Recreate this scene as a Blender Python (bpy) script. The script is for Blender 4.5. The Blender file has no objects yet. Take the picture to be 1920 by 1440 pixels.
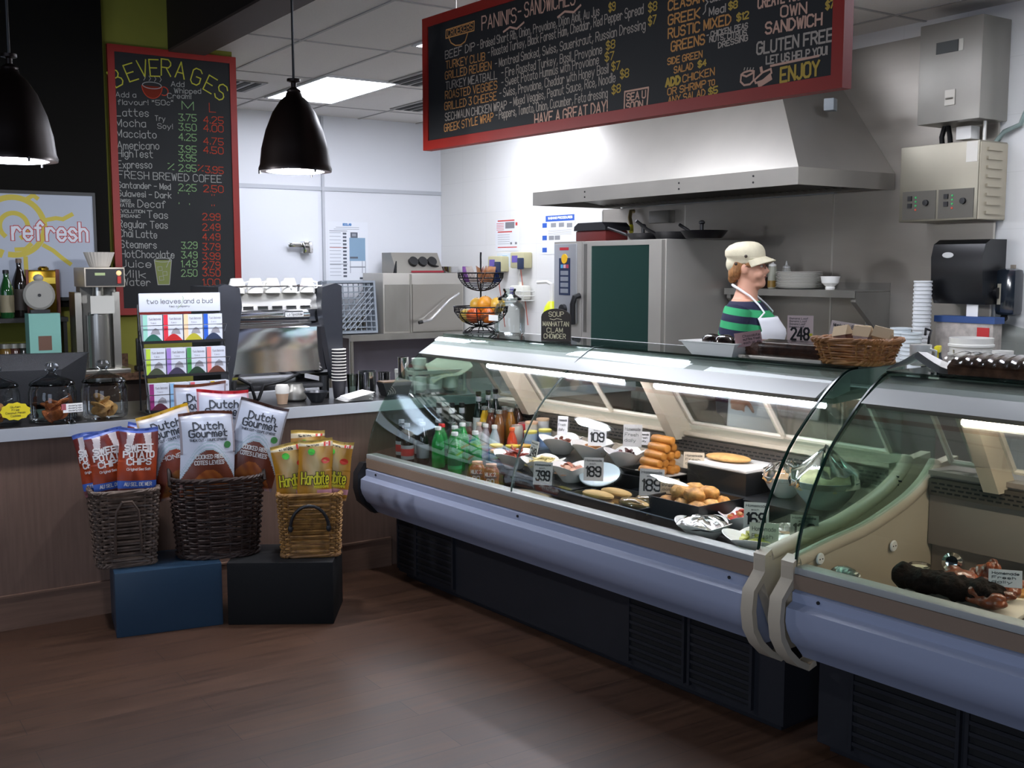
import bpy, bmesh, math, random
from math import sin, cos, pi, radians, sqrt, atan2
from mathutils import Vector, Matrix
random.seed(7)
SC = bpy.context.scene
COL = SC.collection
# ------------------------------------------------------------------ camera
FPX = 2035.0; CAM_H = 1.6
PITCH = math.atan(220 / FPX); YAW = radians(33.7)
FW = Vector((sin(YAW) * cos(PITCH), cos(YAW) * cos(PITCH), -sin(PITCH)))
RT = Vector((cos(YAW), -sin(YAW), 0)); UP = RT.cross(FW)
CP = Vector((0, 0, CAM_H))
cd = bpy.data.cameras.new('camera'); cam = bpy.data.objects.new('camera', cd); COL.objects.link(cam)
cd.sensor_width = 36; cd.lens = FPX * 36 / 1920; cd.clip_end = 60; cd.clip_start = .05
m4 = Matrix((RT, UP, -FW)).transposed().to_4x4(); m4.translation = CP
cam.matrix_world = m4
SC.camera = cam
# ------------------------------------------------------------------ colour management, world
SC.view_settings.view_transform = 'Standard'; SC.view_settings.look = 'None'
SC.view_settings.exposure = 0.0; SC.view_settings.gamma = 1.0
wd = bpy.data.worlds.new('World'); SC.world = wd; wd.use_nodes = True
wd.node_tree.nodes['Background'].inputs[0].default_value = (.62, .72, 1, 1)
wd.node_tree.nodes['Background'].inputs[1].default_value = .035
# daylight through the shop windows behind the photographer
def area(name, loc, to, sx, sy, power, colr):
    l = bpy.data.lights.new(name, 'AREA'); l.shape = 'RECTANGLE'; l.size = sx; l.size_y = sy
    l.energy = power; l.color = colr
    o = bpy.data.objects.new(name, l); COL.objects.link(o); o.location = loc
    o.rotation_euler = (Vector(to) - Vector(loc)).to_track_quat('-Z', 'Y').to_euler()
    return o
area('window_daylight', (-2.2, -2.2, 1.7), (1.8, 3.6, .6), 2.6, 2.0, 85, (.66, .78, 1))
area('side_window_daylight', (-3.4, 1.6, 1.9), (1.6, 3.4, .3), 1.6, 1.8, 40, (.66, .78, 1))
HC = 2.98; X1 = 5.45; Y1 = 9.44        # kitchen ceiling height, right wall, back wall
# ------------------------------------------------------------------ helpers
def ray(u, v): return FW + RT * ((u - 960) / FPX) + UP * ((720 - v) / FPX)
def at(u, v, **k):                      # where a line of sight meets a real plane of the room
    d = ray(u, v); a, val = list(k.items())[0]; i = 'xyz'.index(a)
    return CP + d * ((val - CP[i]) / d[i])
def lin(h):
    h = h.lstrip('#'); c = [int(h[i:i + 2], 16) / 255 for i in (0, 2, 4)]
    return tuple(x / 12.92 if x <= .04045 else ((x + .055) / 1.055) ** 2.4 for x in c) + (1,)
_M = {}
def mat(h, rough=.5, metal=0., name=None, spec=.5, bump=0., bscale=40, var=0., vscale=8, stretch=(1, 1, 1), emit=0., coat=0., trans=0.):
    key = (h, rough, metal, name, spec, bump, bscale, var, vscale, stretch, emit, coat, trans)
    if key in _M: return _M[key]
    m = bpy.data.materials.new(name or ('finish_' + h.strip('#'))); m.use_nodes = True
    nt = m.node_tree; b = nt.nodes['Principled BSDF']
    c = lin(h)
    b.inputs['Base Color'].default_value = c; b.inputs['Roughness'].default_value = rough
    b.inputs['Metallic'].default_value = metal; b.inputs['Specular IOR Level'].default_value = spec
    if coat: b.inputs['Coat Weight'].default_value = coat; b.inputs['Coat Roughness'].default_value = .1
    if trans: b.inputs['Transmission Weight'].default_value = trans
    if emit:
        b.inputs['Emission Color'].default_value = c; b.inputs['Emission Strength'].default_value = emit
    if bump or var:
        tc = nt.nodes.new('ShaderNodeTexCoord'); mp = nt.nodes.new('ShaderNodeMapping')
        mp.inputs['Scale'].default_value = stretch
        nt.links.new(tc.outputs['Object'], mp.inputs[0])
    if bump:
        n = nt.nodes.new('ShaderNodeTexNoise'); n.inputs['Scale'].default_value = bscale; n.inputs['Detail'].default_value = 4
        nt.links.new(mp.outputs[0], n.inputs['Vector'])
        bp = nt.nodes.new('ShaderNodeBump'); bp.inputs['Strength'].default_value = bump; bp.inputs['Distance'].default_value = .01
        nt.links.new(n.outputs['Fac'], bp.inputs['Height']); nt.links.new(bp.outputs[0], b.inputs['Normal'])
    if var:
        n2 = nt.nodes.new('ShaderNodeTexNoise'); n2.inputs['Scale'].default_value = vscale; n2.inputs['Detail'].default_value = 5
        nt.links.new(mp.outputs[0], n2.inputs['Vector'])
        cr = nt.nodes.new('ShaderNodeValToRGB')
        cr.color_ramp.elements[0].position = .3; cr.color_ramp.elements[1].position = .7
        cr.color_ramp.elements[0].color = tuple(x * (1 - var) for x in c[:3]) + (1,)
        cr.color_ramp.elements[1].color = tuple(min(1, x * (1 + var)) for x in c[:3]) + (1,)
        nt.links.new(n2.outputs['Fac'], cr.inputs[0]); nt.links.new(cr.outputs[0], b.inputs['Base Color'])
    _M[key] = m
    return m
def glass(tint='#ffffff', refl=.9, name='clear_glass', rough=.0, ior=1.5):
    key = ('g', tint, refl, name, rough)
    if key in _M: return _M[key]
    m = bpy.data.materials.new(name); m.use_nodes = True; nt = m.node_tree; nt.nodes.clear()
    o = nt.nodes.new('ShaderNodeOutputMaterial'); mx = nt.nodes.new('ShaderNodeMixShader')
    t = nt.nodes.new('ShaderNodeBsdfTransparent'); t.inputs[0].default_value = lin(tint)
    g = nt.nodes.new('ShaderNodeBsdfGlossy'); g.inputs['Roughness'].default_value = rough
    f = nt.nodes.new('ShaderNodeFresnel'); f.inputs[0].default_value = ior
    mm = nt.nodes.new('ShaderNodeMath'); mm.operation = 'MULTIPLY'; mm.inputs[1].default_value = refl
    nt.links.new(f.outputs[0], mm.inputs[0]); nt.links.new(mm.outputs[0], mx.inputs[0])
    nt.links.new(t.outputs[0], mx.inputs[1]); nt.links.new(g.outputs[0], mx.inputs[2]); nt.links.new(mx.outputs[0], o.inputs[0])
    _M[key] = m
    return m
def film_mat():
    if 'film' in _M: return _M['film']
    m = bpy.data.materials.new('printed_film'); m.use_nodes = True; nt = m.node_tree; b = nt.nodes['Principled BSDF']
    a = nt.nodes.new('ShaderNodeAttribute'); a.attribute_name = 'Col'
    nt.links.new(a.outputs['Color'], b.inputs['Base Color']); b.inputs['Roughness'].default_value = .38
    _M['film'] = m
    return m
STEEL = mat('#b9b6ae', .34, 1, 'brushed_steel', bump=.05, bscale=60, stretch=(1, 1, 30))
STEELD = mat('#98958e', .4, .7, 'dull_steel', var=.18, vscale=3, stretch=(1, 1, .4))
CHROME = mat('#d8d8da', .08, 1, 'polished_steel')
BLACKP = mat('#141416', .45, 0, 'black_plastic')
WHITEP = mat('#e9e7e2', .4, 0, 'white_plastic')
CERAM = mat('#f2f0ea', .22, 0, 'white_ceramic')
PAPER = mat('#f0eeea', .8, 0, 'white_paper')
INK = mat('#1a1a1c', .8, 0, 'black_ink')
GLASS = glass()
WRAP = glass('#f4f6f4', 1.6, 'cling_wrap', .12, 1.45)
class MB:
    def __init__(s, m=None):
        s.v = []; s.f = []; s.fm = []; s.mats = []; s.cols = None; s.cur = 0
        if m is not None: s.use(m)
    def use(s, m):
        if m not in s.mats: s.mats.append(m)
        s.cur = s.mats.index(m); return s
    def add(s, vs, fs):
        o = len(s.v); s.v += [Vector(x) for x in vs]
        s.f += [tuple(i + o for i in f) for f in fs]; s.fm += [s.cur] * len(fs); return s
    def box(s, a, b, M=None, bev=0.):       # corners a, b
        if bev > 0:
            bm = bmesh.new(); bmesh.ops.create_cube(bm, size=1)
            for q in bm.verts: q.co = Vector([(a[i] + b[i]) / 2 + q.co[i] * (b[i] - a[i]) for i in range(3)])
            bmesh.ops.bevel(bm, geom=list(bm.edges), offset=min(bev, .49 * min(abs(b[i] - a[i]) for i in range(3))), segments=2, affect='EDGES', profile=.6)
            bm.verts.index_update()
            vs = [q.co.copy() for q in bm.verts]; fs = [[q.index for q in f.verts] for f in bm.faces]; bm.free()
        else:
            x0, y0, z0 = a; x1, y1, z1 = b
            vs = [(x0, y0, z0), (x1, y0, z0), (x1, y1, z0), (x0, y1, z0), (x0, y0, z1), (x1, y0, z1), (x1, y1, z1), (x0, y1, z1)]
            fs = [(3, 2, 1, 0), (4, 5, 6, 7), (0, 1, 5, 4), (1, 2, 6, 5), (2, 3, 7, 6), (3, 0, 4, 7)]
        if M is not None: vs = [M @ Vector(q) for q in vs]
        return s.add(vs, fs)
    def prism(s, poly, d0, d1, axis='x'):   # polygon in the other two axes, extruded
        n = len(poly)
        def p(a, b, d): return {'x': (d, a, b), 'y': (a, d, b), 'z': (a, b, d)}[axis]
        vs = [p(a, b, d0) for a, b in poly] + [p(a, b, d1) for a, b in poly]
        fs = [(i, (i + 1) % n, n + (i + 1) % n, n + i) for i in range(n)] + [tuple(range(n))[::-1], tuple(range(n, 2 * n))]
        return s.add(vs, fs)
    def sheet(s, poly, d0, d1, th, axis='x'):  # open profile with thickness, extruded along axis
        n = len(poly); off = []
        for i in range(n):
            a = poly[max(0, i - 1)]; b = poly[min(n - 1, i + 1)]; dx, dy = b[0] - a[0], b[1] - a[1]; L = math.hypot(dx, dy) or 1
            off.append((poly[i][0] - dy / L * th, poly[i][1] + dx / L * th))
        return s.prism(list(poly) + off[::-1], d0, d1, axis)
    def tube(s, pts, r, n=8, closed=False, cap=True, rs=None):
        pts = [Vector(p) for p in pts]; N = len(pts); vs = []; fs = []
        prev = None
        for i, p in enumerate(pts):
            a = pts[i - 1] if (i > 0 or closed) else p; b = pts[(i + 1) % N] if (i < N - 1 or closed) else p
            t = (b - a); t = t.normalized() if t.length > 1e-9 else Vector((0, 0, 1))
            if prev is None:
                q = Vector((0, 0, 1)) if abs(t.z) < .9 else Vector((1, 0, 0))
                n1 = t.cross(q).normalized()
            else:
                n1 = prev - t * prev.dot(t); n1 = n1.normalized() if n1.length > 1e-9 else t.orthogonal().normalized()
            prev = n1; n2 = t.cross(n1); rr = rs[i] if rs else r
            for k in range(n):
                w = 2 * pi * k / n; vs.append(p + n1 * (cos(w) * rr) + n2 * (sin(w) * rr))
        for i in range(N if closed else N - 1):
            j = (i + 1) % N
            for k in range(n): fs.append((i * n + k, i * n + (k + 1) % n, j * n + (k + 1) % n, j * n + k))
        if cap and not closed: fs += [tuple(range(n))[::-1], tuple((N - 1) * n + k for k in range(n))]
        return s.add(vs, fs)
    def lathe(s, prof, n=24, c=(0, 0, 0), sx=1, sy=1, M=None, wob=None):
        vs = []; fs = []; N = len(prof); c = Vector(c)
        for r, z in prof:
            for k in range(n):
                w = 2 * pi * k / n; q = Vector((r * cos(w) * sx, r * sin(w) * sy, z))
                if wob: q = wob(q, w, r, z)
                vs.append((M @ q if M is not None else q) + c)
        for i in range(N - 1):
            for k in range(n): fs.append((i * n + k, i * n + (k + 1) % n, (i + 1) * n + (k + 1) % n, (i + 1) * n + k))
        if prof[0][0] > 1e-5: fs.append(tuple(range(n))[::-1])
        if prof[-1][0] > 1e-5: fs.append(tuple((N - 1) * n + k for k in range(n)))
        return s.add(vs, fs)
    def cyl(s, a, b, r, n=16, r2=None):
        return s.tube([a, b], r, n, rs=[r, r if r2 is None else r2])
    def blob(s, c, r, n=14, k=.0, seed=0, M=None, f=5.):   # lumpy ellipsoid
        rnd = random.Random(seed); ph = [(rnd.uniform(0, 6), rnd.uniform(0, 6), rnd.uniform(.6, 1.4)) for _ in range(4)]
        vs = []; fs = []; m = n // 2; c = Vector(c)
        for i in range(m + 1):
            th = pi * i / m
            for j in range(n):
                w = 2 * pi * j / n; d = Vector((sin(th) * cos(w), sin(th) * sin(w), cos(th)))
                q = 1 + k * sum(sin(f * p[2] * d.x + p[0]) * cos(f * p[2] * d.y + p[1] + d.z * 3) for p in ph) / 2
                p_ = Vector((d.x * r[0], d.y * r[1], d.z * r[2])) * q
                vs.append((M @ p_ if M is not None else p_) + c)
        for i in range(m):
            for j in range(n): fs.append((i * n + j, (i + 1) * n + j, (i + 1) * n + (j + 1) % n, i * n + (j + 1) % n))
        return s.add(vs, fs)
    def grid(s, fn, nu, nv, colf=None):
        vs = [fn(i / nu, j / nv) for j in range(nv + 1) for i in range(nu + 1)]; fs = []
        for j in range(nv):
            for i in range(nu):
                a = j * (nu + 1) + i; fs.append((a, a + 1, a + nu + 2, a + nu + 1))
                if colf:
                    if s.cols is None: s.cols = {}
                    s.cols[len(s.f) + len(fs) - 1] = colf((i + .5) / nu, (j + .5) / nv)
        return s.add(vs, fs)
    def quad(s, a, b, c, d): return s.add([a, b, c, d], [(0, 1, 2, 3)])
    def build(s, name, parent=None, sharp=35, smooth=True, loc=None, rot=None):
        me = bpy.data.meshes.new(name); me.from_pydata([tuple(q) for q in s.v], [], s.f)
        for m in s.mats: me.materials.append(m)
        me.polygons.foreach_set('material_index', s.fm)
        if s.cols is not None:
            ca = me.color_attributes.new('Col', 'FLOAT_COLOR', 'CORNER')
            for p in me.polygons:
                cc = s.cols.get(p.index, (1, 1, 1, 1))
                for li in p.loop_indices: ca.data[li].color = cc
        bm = bmesh.new(); bm.from_mesh(me); bmesh.ops.remove_doubles(bm, verts=bm.verts, dist=1e-6)
        bmesh.ops.recalc_face_normals(bm, faces=bm.faces); bm.to_mesh(me); bm.free()
        if smooth:
            me.polygons.foreach_set('use_smooth', [True] * len(me.polygons)); me.set_sharp_from_angle(angle=radians(sharp))
        me.update()
        o = bpy.data.objects.new(name, me); COL.objects.link(o)
        if parent is not None: o.parent = parent
        if loc is not None: o.location = loc
        if rot is not None: o.rotation_euler = rot
        return o
def tag(o, label, cat, group=None, kind=None):
    if label: o['label'] = label
    if cat: o['category'] = cat
    if group: o['group'] = group
    if kind: o['kind'] = kind
    return o
def thing(name, label, cat, loc=(0, 0, 0), rz=0., group=None):
    o = bpy.data.objects.new(name, None); COL.objects.link(o); o.empty_display_size = .05
    o.location = loc; o.rotation_euler = (0, 0, rz)
    return tag(o, label, cat, group)
def one(mb, name, label, cat, loc=(0, 0, 0), rz=0., group=None, rot=None):
    o = mb.build(name); o.location = loc; o.rotation_euler = rot if rot else (0, 0, rz)
    return tag(o, label, cat, group)
def structure(mb, name, **k):
    o = mb.build(name, **k); o['kind'] = 'structure'; return o
def dup(o, loc, rz=None, label=None, parent=None):
    c = o.copy(); COL.objects.link(c)
    if parent is not None: c.parent = parent
    else:
        c.location = loc
        if rz is not None: c.rotation_euler = (0, 0, rz)
        if label: c['label'] = label
    for ch in list(o.children): dup(ch, None, parent=c)
    return c
# single-stroke handwriting
GL = dict(zip('ABCDEFGHIJKLMNOPQRSTUVWXYZ', ['00 26 40;12 32', '00 06 36 45 44 33 03;33 42 41 30 00', '45 36 16 05 01 10 30 41', '00 06 26 44 42 20 00', '46 06 00 40;03 33', '46 06 00;03 33', '45 36 16 05 01 10 30 41 43 23', '06 00;46 40;03 43', '16 10', '36 31 20 10 01', '06 00;46 03 40', '06 00 40', '00 06 21 46 40', '00 06 40 46', '16 05 01 10 30 41 45 36 16', '00 06 36 45 44 33 03', '16 05 01 10 30 41 45 36 16;22 40', '00 06 36 45 44 33 03;23 40', '45 36 16 05 04 13 33 42 41 30 10 01', '06 46;26 20', '06 01 10 30 41 46', '06 20 46', '06 10 25 30 46', '06 40;46 00', '06 23 46;23 20', '06 46 00 40']))
GL.update(zip('abcdefghijklmnopqrstuvwxyz', ['34 14 03 01 10 20 31;34 30', '06 00;03 14 24 33 31 20 10 01', '33 24 14 03 01 10 20 31', '36 30;33 24 14 03 01 10 20 31', '02 32 33 24 14 03 01 10 20 31', '35 26 15 10;04 24', '34 3a 2b 1b 0a;33 24 14 03 01 10 20 31', '06 00;03 14 24 33 30', '14 10;16 15', '24 2a 1b;26 25', '06 00;34 02;12 30', '16 10', '04 00;03 14 23 20;23 34 43 40', '04 00;03 14 24 33 30', '14 03 01 10 20 31 33 24 14', '04 0b;03 14 24 33 31 20 10 01', '34 3b;33 24 14 03 01 10 20 31', '04 00;02 14 24 33', '33 24 14 03 12 22 31 20 10 01', '16 11 20 30;04 34', '04 01 10 20 31;34 30', '04 20 44', '04 10 22 30 44', '04 30;34 00', '04 20;44 1b', '04 34 00 30']))
GL.update(zip('0123456789', ['16 05 01 10 30 41 45 36 16', '15 26 20', '05 16 36 45 44 00 40', '06 46 23 33 42 41 30 10 01', '30 36 02 42', '46 06 03 33 42 41 30 10 01', '45 36 16 05 01 10 30 41 42 33 13 02', '06 46 10', '13 04 05 16 36 45 44 33 13 02 01 10 30 41 42 33', '44 33 13 04 05 16 36 45 41 30 10 01']))
GL.update({'.': '10 11', ',': '11 0a', '-': '03 33', '!': '16 12;10 11', "'": '16 14', '"': '06 04;26 24', '$': '45 36 16 05 04 13 33 42 41 30 10 01;27 2a', '/': '00 46', '%': '00 46;06 16;30 40', ':': '11 12;14 15', '*': '06 24;04 26', '}': '07 16 14 23 12 10 0a'})
def _yy(ch): return {'a': -1, 'b': -2}.get(ch) if ch in 'ab' else int(ch)
def layout(text, jit=0., rnd=None):
    x = 0.; out = []
    for ch in text:
        if ch == ' ': x += 2.4; continue
        g = GL.get(ch)
        if g is None: x += 2; continue
        st = [[(int(p[0]), _yy(p[1])) for p in s.split()] for s in g.split(';')]
        x0 = min(p[0] for s in st for p in s); x1 = max(p[0] for s in st for p in s)
        j = (rnd.uniform(-jit, jit), rnd.uniform(-jit, jit), rnd.uniform(-jit, jit) * .08) if jit else (0, 0, 0)
        for s in st: out.append([(x + p[0] - x0 + j[0] * .4 + (p[1] - 3) * j[2], p[1] * (1 + j[2]) + j[1]) for p in s])
        x += (x1 - x0) + 1.35
    return out, max(x - 1.35, .5)
def write(mb, text, mapf, x0, y0, h, x1=None, w=.004, jit=0., rise=0., seed=0, align='l', thick=0.):
    """handwritten or printed strokes on a surface; mapf(a, b) gives the point on it"""
    st, W = layout(text, jit, random.Random(seed or len(text)))
    sy = h / 6; sx = (x1 - x0) / W if x1 is not None else sy * .92
    if align == 'c': x0 -= W * sx / 2
    for s in st:
        line2(mb, [(x0 + a * sx, y0 + b * sy + rise * a / W) for a, b in s], mapf, w, .35)
    return mb
def flatmap(o, ex, ey):
    o = Vector(o); ex = Vector(ex); ey = Vector(ey)
    return lambda a, b: o + ex * a + ey * b
_LK = [0]
def line2(mb, pts, mapf, w, ext=.3):
    """a stroke of even width laid on a surface; sharp corners start a new strip"""
    P = []
    for p in pts:
        p = Vector(p)
        if not P or (p - P[-1]).length > 1e-6: P.append(p)
    run = P[:2]
    for p in P[2:]:
        if (run[-1] - run[-2]).normalized().dot((p - run[-1]).normalized()) < .35: _strip(mb, run, mapf, w, ext); run = [run[-1], p]
        else: run.append(p)
    if len(run) > 1: _strip(mb, run, mapf, w, ext)
def _strip(mb, P, mapf, w, ext):
    P = list(P); n = len(P)
    closed = n > 3 and (P[0] - P[-1]).length < 1e-4
    D = [(P[i + 1] - P[i]).normalized() for i in range(n - 1)]
    if not closed: P[0] = P[0] - D[0] * w * ext; P[-1] = P[-1] + D[-1] * w * ext
    _LK[0] = (_LK[0] + 1) % 12; L = []; R = []
    for i in range(n):
        a = D[i - 1] if i > 0 else (D[-1] if closed else D[0]); b = D[i] if i < n - 1 else (D[0] if closed else D[-1])
        t = a + b; t = t.normalized() if t.length > .3 else b
        nn = Vector((-t.y, t.x)) * (w / 2 * min(1.5, 1 / max(.4, t.dot(b)))); L.append(P[i] + nn); R.append(P[i] - nn)
    A = [mapf(*q) for q in L]; B = [mapf(*q) for q in R]
    nrm = (A[0] - B[0]).cross(A[1] - A[0]); nrm = nrm.normalized() if nrm.length > 1e-12 else Vector((0, 0, 0))
    off = -nrm * (_LK[0] * 2.5e-5)
    mb.add([q + off for q in A + B], [(i, n + i, n + i + 1, i + 1) for i in range(n - 1)])
def arc(cx, cy, r, a0, a1, n=16, ry=None):
    return [(cx + r * cos(radians(a0 + (a1 - a0) * i / n)), cy + (ry or r) * sin(radians(a0 + (a1 - a0) * i / n))) for i in range(n + 1)]
ORD = ['first', 'second', 'third', 'fourth', 'fifth', 'sixth', 'seventh', 'eighth', 'ninth', 'tenth', 'eleventh', 'twelfth', 'thirteenth']
# ================================================================== the setting
def floor_mat():
    m = bpy.data.materials.new('dark_wood_plank_floor'); m.use_nodes = True; nt = m.node_tree; b = nt.nodes['Principled BSDF']
    tc = nt.nodes.new('ShaderNodeTexCoord')
    br = nt.nodes.new('ShaderNodeTexBrick'); br.inputs['Scale'].default_value = 1
    br.inputs['Brick Width'].default_value = 1.2; br.inputs['Row Height'].default_value = .15; br.inputs['Mortar Size'].default_value = .0015
    br.inputs['Color1'].default_value = lin('#4f3626'); br.inputs['Color2'].default_value = lin('#432d20'); br.inputs['Mortar'].default_value = lin('#281a12')
    nt.links.new(tc.outputs['Object'], br.inputs['Vector'])
    mp = nt.nodes.new('ShaderNodeMapping'); mp.inputs['Scale'].default_value = (1.2, 16, 1); nt.links.new(tc.outputs['Object'], mp.inputs[0])
    n = nt.nodes.new('ShaderNodeTexNoise'); n.inputs['Scale'].default_value = 2.2; n.inputs['Detail'].default_value = 6; nt.links.new(mp.outputs[0], n.inputs['Vector'])
    mx = nt.nodes.new('ShaderNodeMixRGB'); mx.blend_type = 'OVERLAY'; mx.inputs[0].default_value = .75
    nt.links.new(br.outputs['Color'], mx.inputs[1]); nt.links.new(n.outputs['Fac'], mx.inputs[2]); nt.links.new(mx.outputs[0], b.inputs['Base Color'])
    rr = nt.nodes.new('ShaderNodeMapRange'); rr.inputs['To Min'].default_value = .36; rr.inputs['To Max'].default_value = .52
    nt.links.new(n.outputs['Fac'], rr.inputs[0]); nt.links.new(rr.outputs[0], b.inputs['Roughness'])
    return m
def ceiling_mat():
    m = bpy.data.materials.new('ceiling_tile'); m.use_nodes = True; nt = m.node_tree; b = nt.nodes['Principled BSDF']
    tc = nt.nodes.new('ShaderNodeTexCoord'); n = nt.nodes.new('ShaderNodeTexNoise'); n.inputs['Scale'].default_value = 90
    nt.links.new(tc.outputs['Object'], n.inputs['Vector'])
    cr = nt.nodes.new('ShaderNodeValToRGB'); cr.color_ramp.elements[0].color = lin('#cdcac6'); cr.color_ramp.elements[1].color = lin('#dcd9d5')
    nt.links.new(n.outputs['Fac'], cr.inputs[0]); nt.links.new(cr.outputs[0], b.inputs['Base Color']); b.inputs['Roughness'].default_value = .9
    return m
def tile_mat():
    m = bpy.data.materials.new('white_wall_board'); m.use_nodes = True; nt = m.node_tree; b = nt.nodes['Principled BSDF']
    tc = nt.nodes.new('ShaderNodeTexCoord'); mp = nt.nodes.new('ShaderNodeMapping'); mp.inputs['Rotation'].default_value = (0, radians(-90), radians(-90))
    sp = nt.nodes.new('ShaderNodeSeparateXYZ'); cm = nt.nodes.new('ShaderNodeCombineXYZ')
    nt.links.new(tc.outputs['Object'], sp.inputs[0]); nt.links.new(sp.outputs['Y'], cm.inputs['X']); nt.links.new(sp.outputs['Z'], cm.inputs['Y'])
    br = nt.nodes.new('ShaderNodeTexBrick'); br.inputs['Scale'].default_value = 1; br.inputs['Brick Width'].default_value = .41; br.inputs['Row Height'].default_value = .3
    br.inputs['Mortar Size'].default_value = .0015; br.offset = 0
    br.inputs['Color1'].default_value = lin('#dddcd8'); br.inputs['Color2'].default_value = lin('#dedddA'); br.inputs['Mortar'].default_value = lin('#d2d1cd')
    nt.links.new(cm.outputs[0], br.inputs['Vector']); nt.links.new(br.outputs['Color'], b.inputs['Base Color']); b.inputs['Roughness'].default_value = .35
    return m
YC = 5.125                                  # customer side of the service counter
structure(MB(floor_mat()).box((-5, -4, -.1), (X1 + .1, Y1 + .1, 0)), 'floor')
WHITE_W = mat('#d9dbe0', .45, name='white_cooler_panel')
structure(MB(WHITE_W).box((.3, Y1, 0), (X1 + .1, Y1 + .1, HC)), 'wall_back')
structure(MB(tile_mat()).box((X1, 0, 0), (X1 + .1, Y1, HC)), 'wall_right')
wl = structure(MB(mat('#7d7c2a', .8, name='olive_green_paint', var=.05)).box((-1.6, 7.0, 0), (2.49, 7.14, 4.2)), 'wall_left')
structure(MB(mat('#0d0b08', .9, spec=.2, name='black_brown_paint')).box((-1.6, 6.9, 1.36), (1.66, 6.999, 4.2)), 'wall_corner')
structure(MB(mat('#2a2420', .9, name='dark_side_wall')).box((-4.2, 3.5, 0), (-4.1, 7.1, 4.2)), 'wall_side')
# kitchen ceiling with T-bar grid
structure(MB(ceiling_mat()).box((2.2, -1, HC), (X1 + .1, Y1 + .1, HC + .05)), 'ceiling')
tb = MB(mat('#a7a5a3', .6, name='ceiling_grid_metal'))
gx = [2.72, 3.335, 3.95, 4.565, 5.18]; gy = [Y1 - .6 - .0 - i * .61 for i in range(17)]
for x in gx: tb.box((x - .009, -1, HC - .006), (x + .009, Y1, HC - .0005))
for k, y in enumerate(gy):
    if k % 2 == 0: tb.box((2.3, y - .009, HC - .0055), (X1, y + .009, HC - .0004))
structure(tb, 'trim_2')
# dark bulkhead between dining side and kitchen
bk = MB(mat('#241a14', .8, name='bulkhead_shaded_brown')).box((2.08, 1.4, 2.945), (2.3, 7.0, 4.2))
bk.use(mat('#4a3e38', .7, name='bulkhead_lit_soffit')).box((2.07, 1.4, 2.93), (2.3, 7.0, 2.945))  # shade on the side and light on the underside are put into these browns
structure(bk, 'trim_1')
structure(MB(mat('#1d1a18', .95, name='dark_open_ceiling')).box((-5, -4, 4.2), (2.3, 7.2, 4.3)), 'ceiling_lounge')
# walk-in cooler door and panel seams on the back wall
dr = MB(mat('#dde0e6', .4, name='cooler_door_panel'))
dr.box((2.4, Y1 - .045, .15), (4.12, Y1 - .001, 2.28))
structure(dr, 'door_1')
hd = MB(CHROME).box((3.80, Y1 - .11, 1.775), (4.0, Y1 - .085, 1.815), bev=.01)
hd.box((3.93, Y1 - .13, 1.72), (4.03, Y1 - .045, 1.83), bev=.015)
h_ = hd.build('door_handle', parent=bpy.data.objects['door_1'])
sm = MB(mat('#b7bac0', .5, name='panel_seam')).box((4.175, Y1 - .02, .1), (4.2, Y1 - .001, HC - .01))
sm.box((3.2, Y1 - .012, 2.30), (X1, Y1 - .001, 2.335))
structure(sm, 'trim_3')
# ------------------------------------------------------------------ ceiling lights and air diffusers
LIGHT = mat('#eef2ff', .5, name='fluorescent_diffuser', emit=20.0)
def ceiling_light(cx, cy, label, w=.56, l=1.17):
    t = thing('ceiling_light', label, 'ceiling light', (cx, cy, HC), 0, 'fluorescent ceiling panels')
    f = MB(mat('#cfd0d2', .5, name='light_frame'))
    for a, b in (((-w / 2 - .02, -l / 2 - .02), (w / 2 + .02, -l / 2)), ((-w / 2 - .02, l / 2), (w / 2 + .02, l / 2 + .02)), ((-w / 2 - .02, -l / 2), (-w / 2, l / 2)), ((w / 2, -l / 2), (w / 2 + .02, l / 2))):
        f.box((a[0], a[1], -.016), (b[0], b[1], -.001))
    f.build('frame', t); MB(LIGHT).box((-w / 2, -l / 2, -.012), (w / 2, l / 2, -.002)).build('diffuser', t)
pl = at(603, 165, z=HC)
ceiling_light(3.635, 8.03, 'bright fluorescent ceiling panel beside the pendant lamp over the kitchen')
q = at(768, 84, z=HC)
ceiling_light(q.x + .30, q.y - .63, 'bright fluorescent ceiling panel half hidden by the sandwich menu board')
ceiling_light(3.25, 4.2, 'added fluorescent ceiling panel hidden above the sandwich menu board over the glass case')  # unseen panel added to brighten the kitchen
ceiling_light(4.4, 2.3, 'added fluorescent ceiling panel out of view above the glass display cases')  # also added, out of view, for more light over the cases
ceiling_light(4.75, 7.4, 'added fluorescent ceiling panel out of view near the range hood')  # added out of view to light the kitchen walls
def diffuser(p0, n, label, L=1.1):
    t = thing('air_diffuser', label, 'air vent', p0, 0, 'slot air diffusers in the kitchen ceiling')
    MB(mat('#8d8b88', .6, name='vent_grey')).box((-.15, -L / 2, -.008), (.15, L / 2, -.001)).build('frame', t)
    for k in range(n): MB(mat('#161616', .8, name='vent_black')).box((-.11 + k * .085, -L / 2 + .03, -.012), (-.06 + k * .085, L / 2 - .03, -.0085)).build('slot', t)
diffuser(at(445, 160, z=HC) , 3, 'dark slotted air vent in the ceiling right of the beverage board', .5)
diffuser(at(790, 147, z=HC), 3, 'dark slotted air vent behind the menu board corner, nearer the bright panel', .6)
diffuser(at(790, 198, z=HC), 3, 'dark slotted air vent behind the menu board, closest to the back wall', .6)
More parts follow.
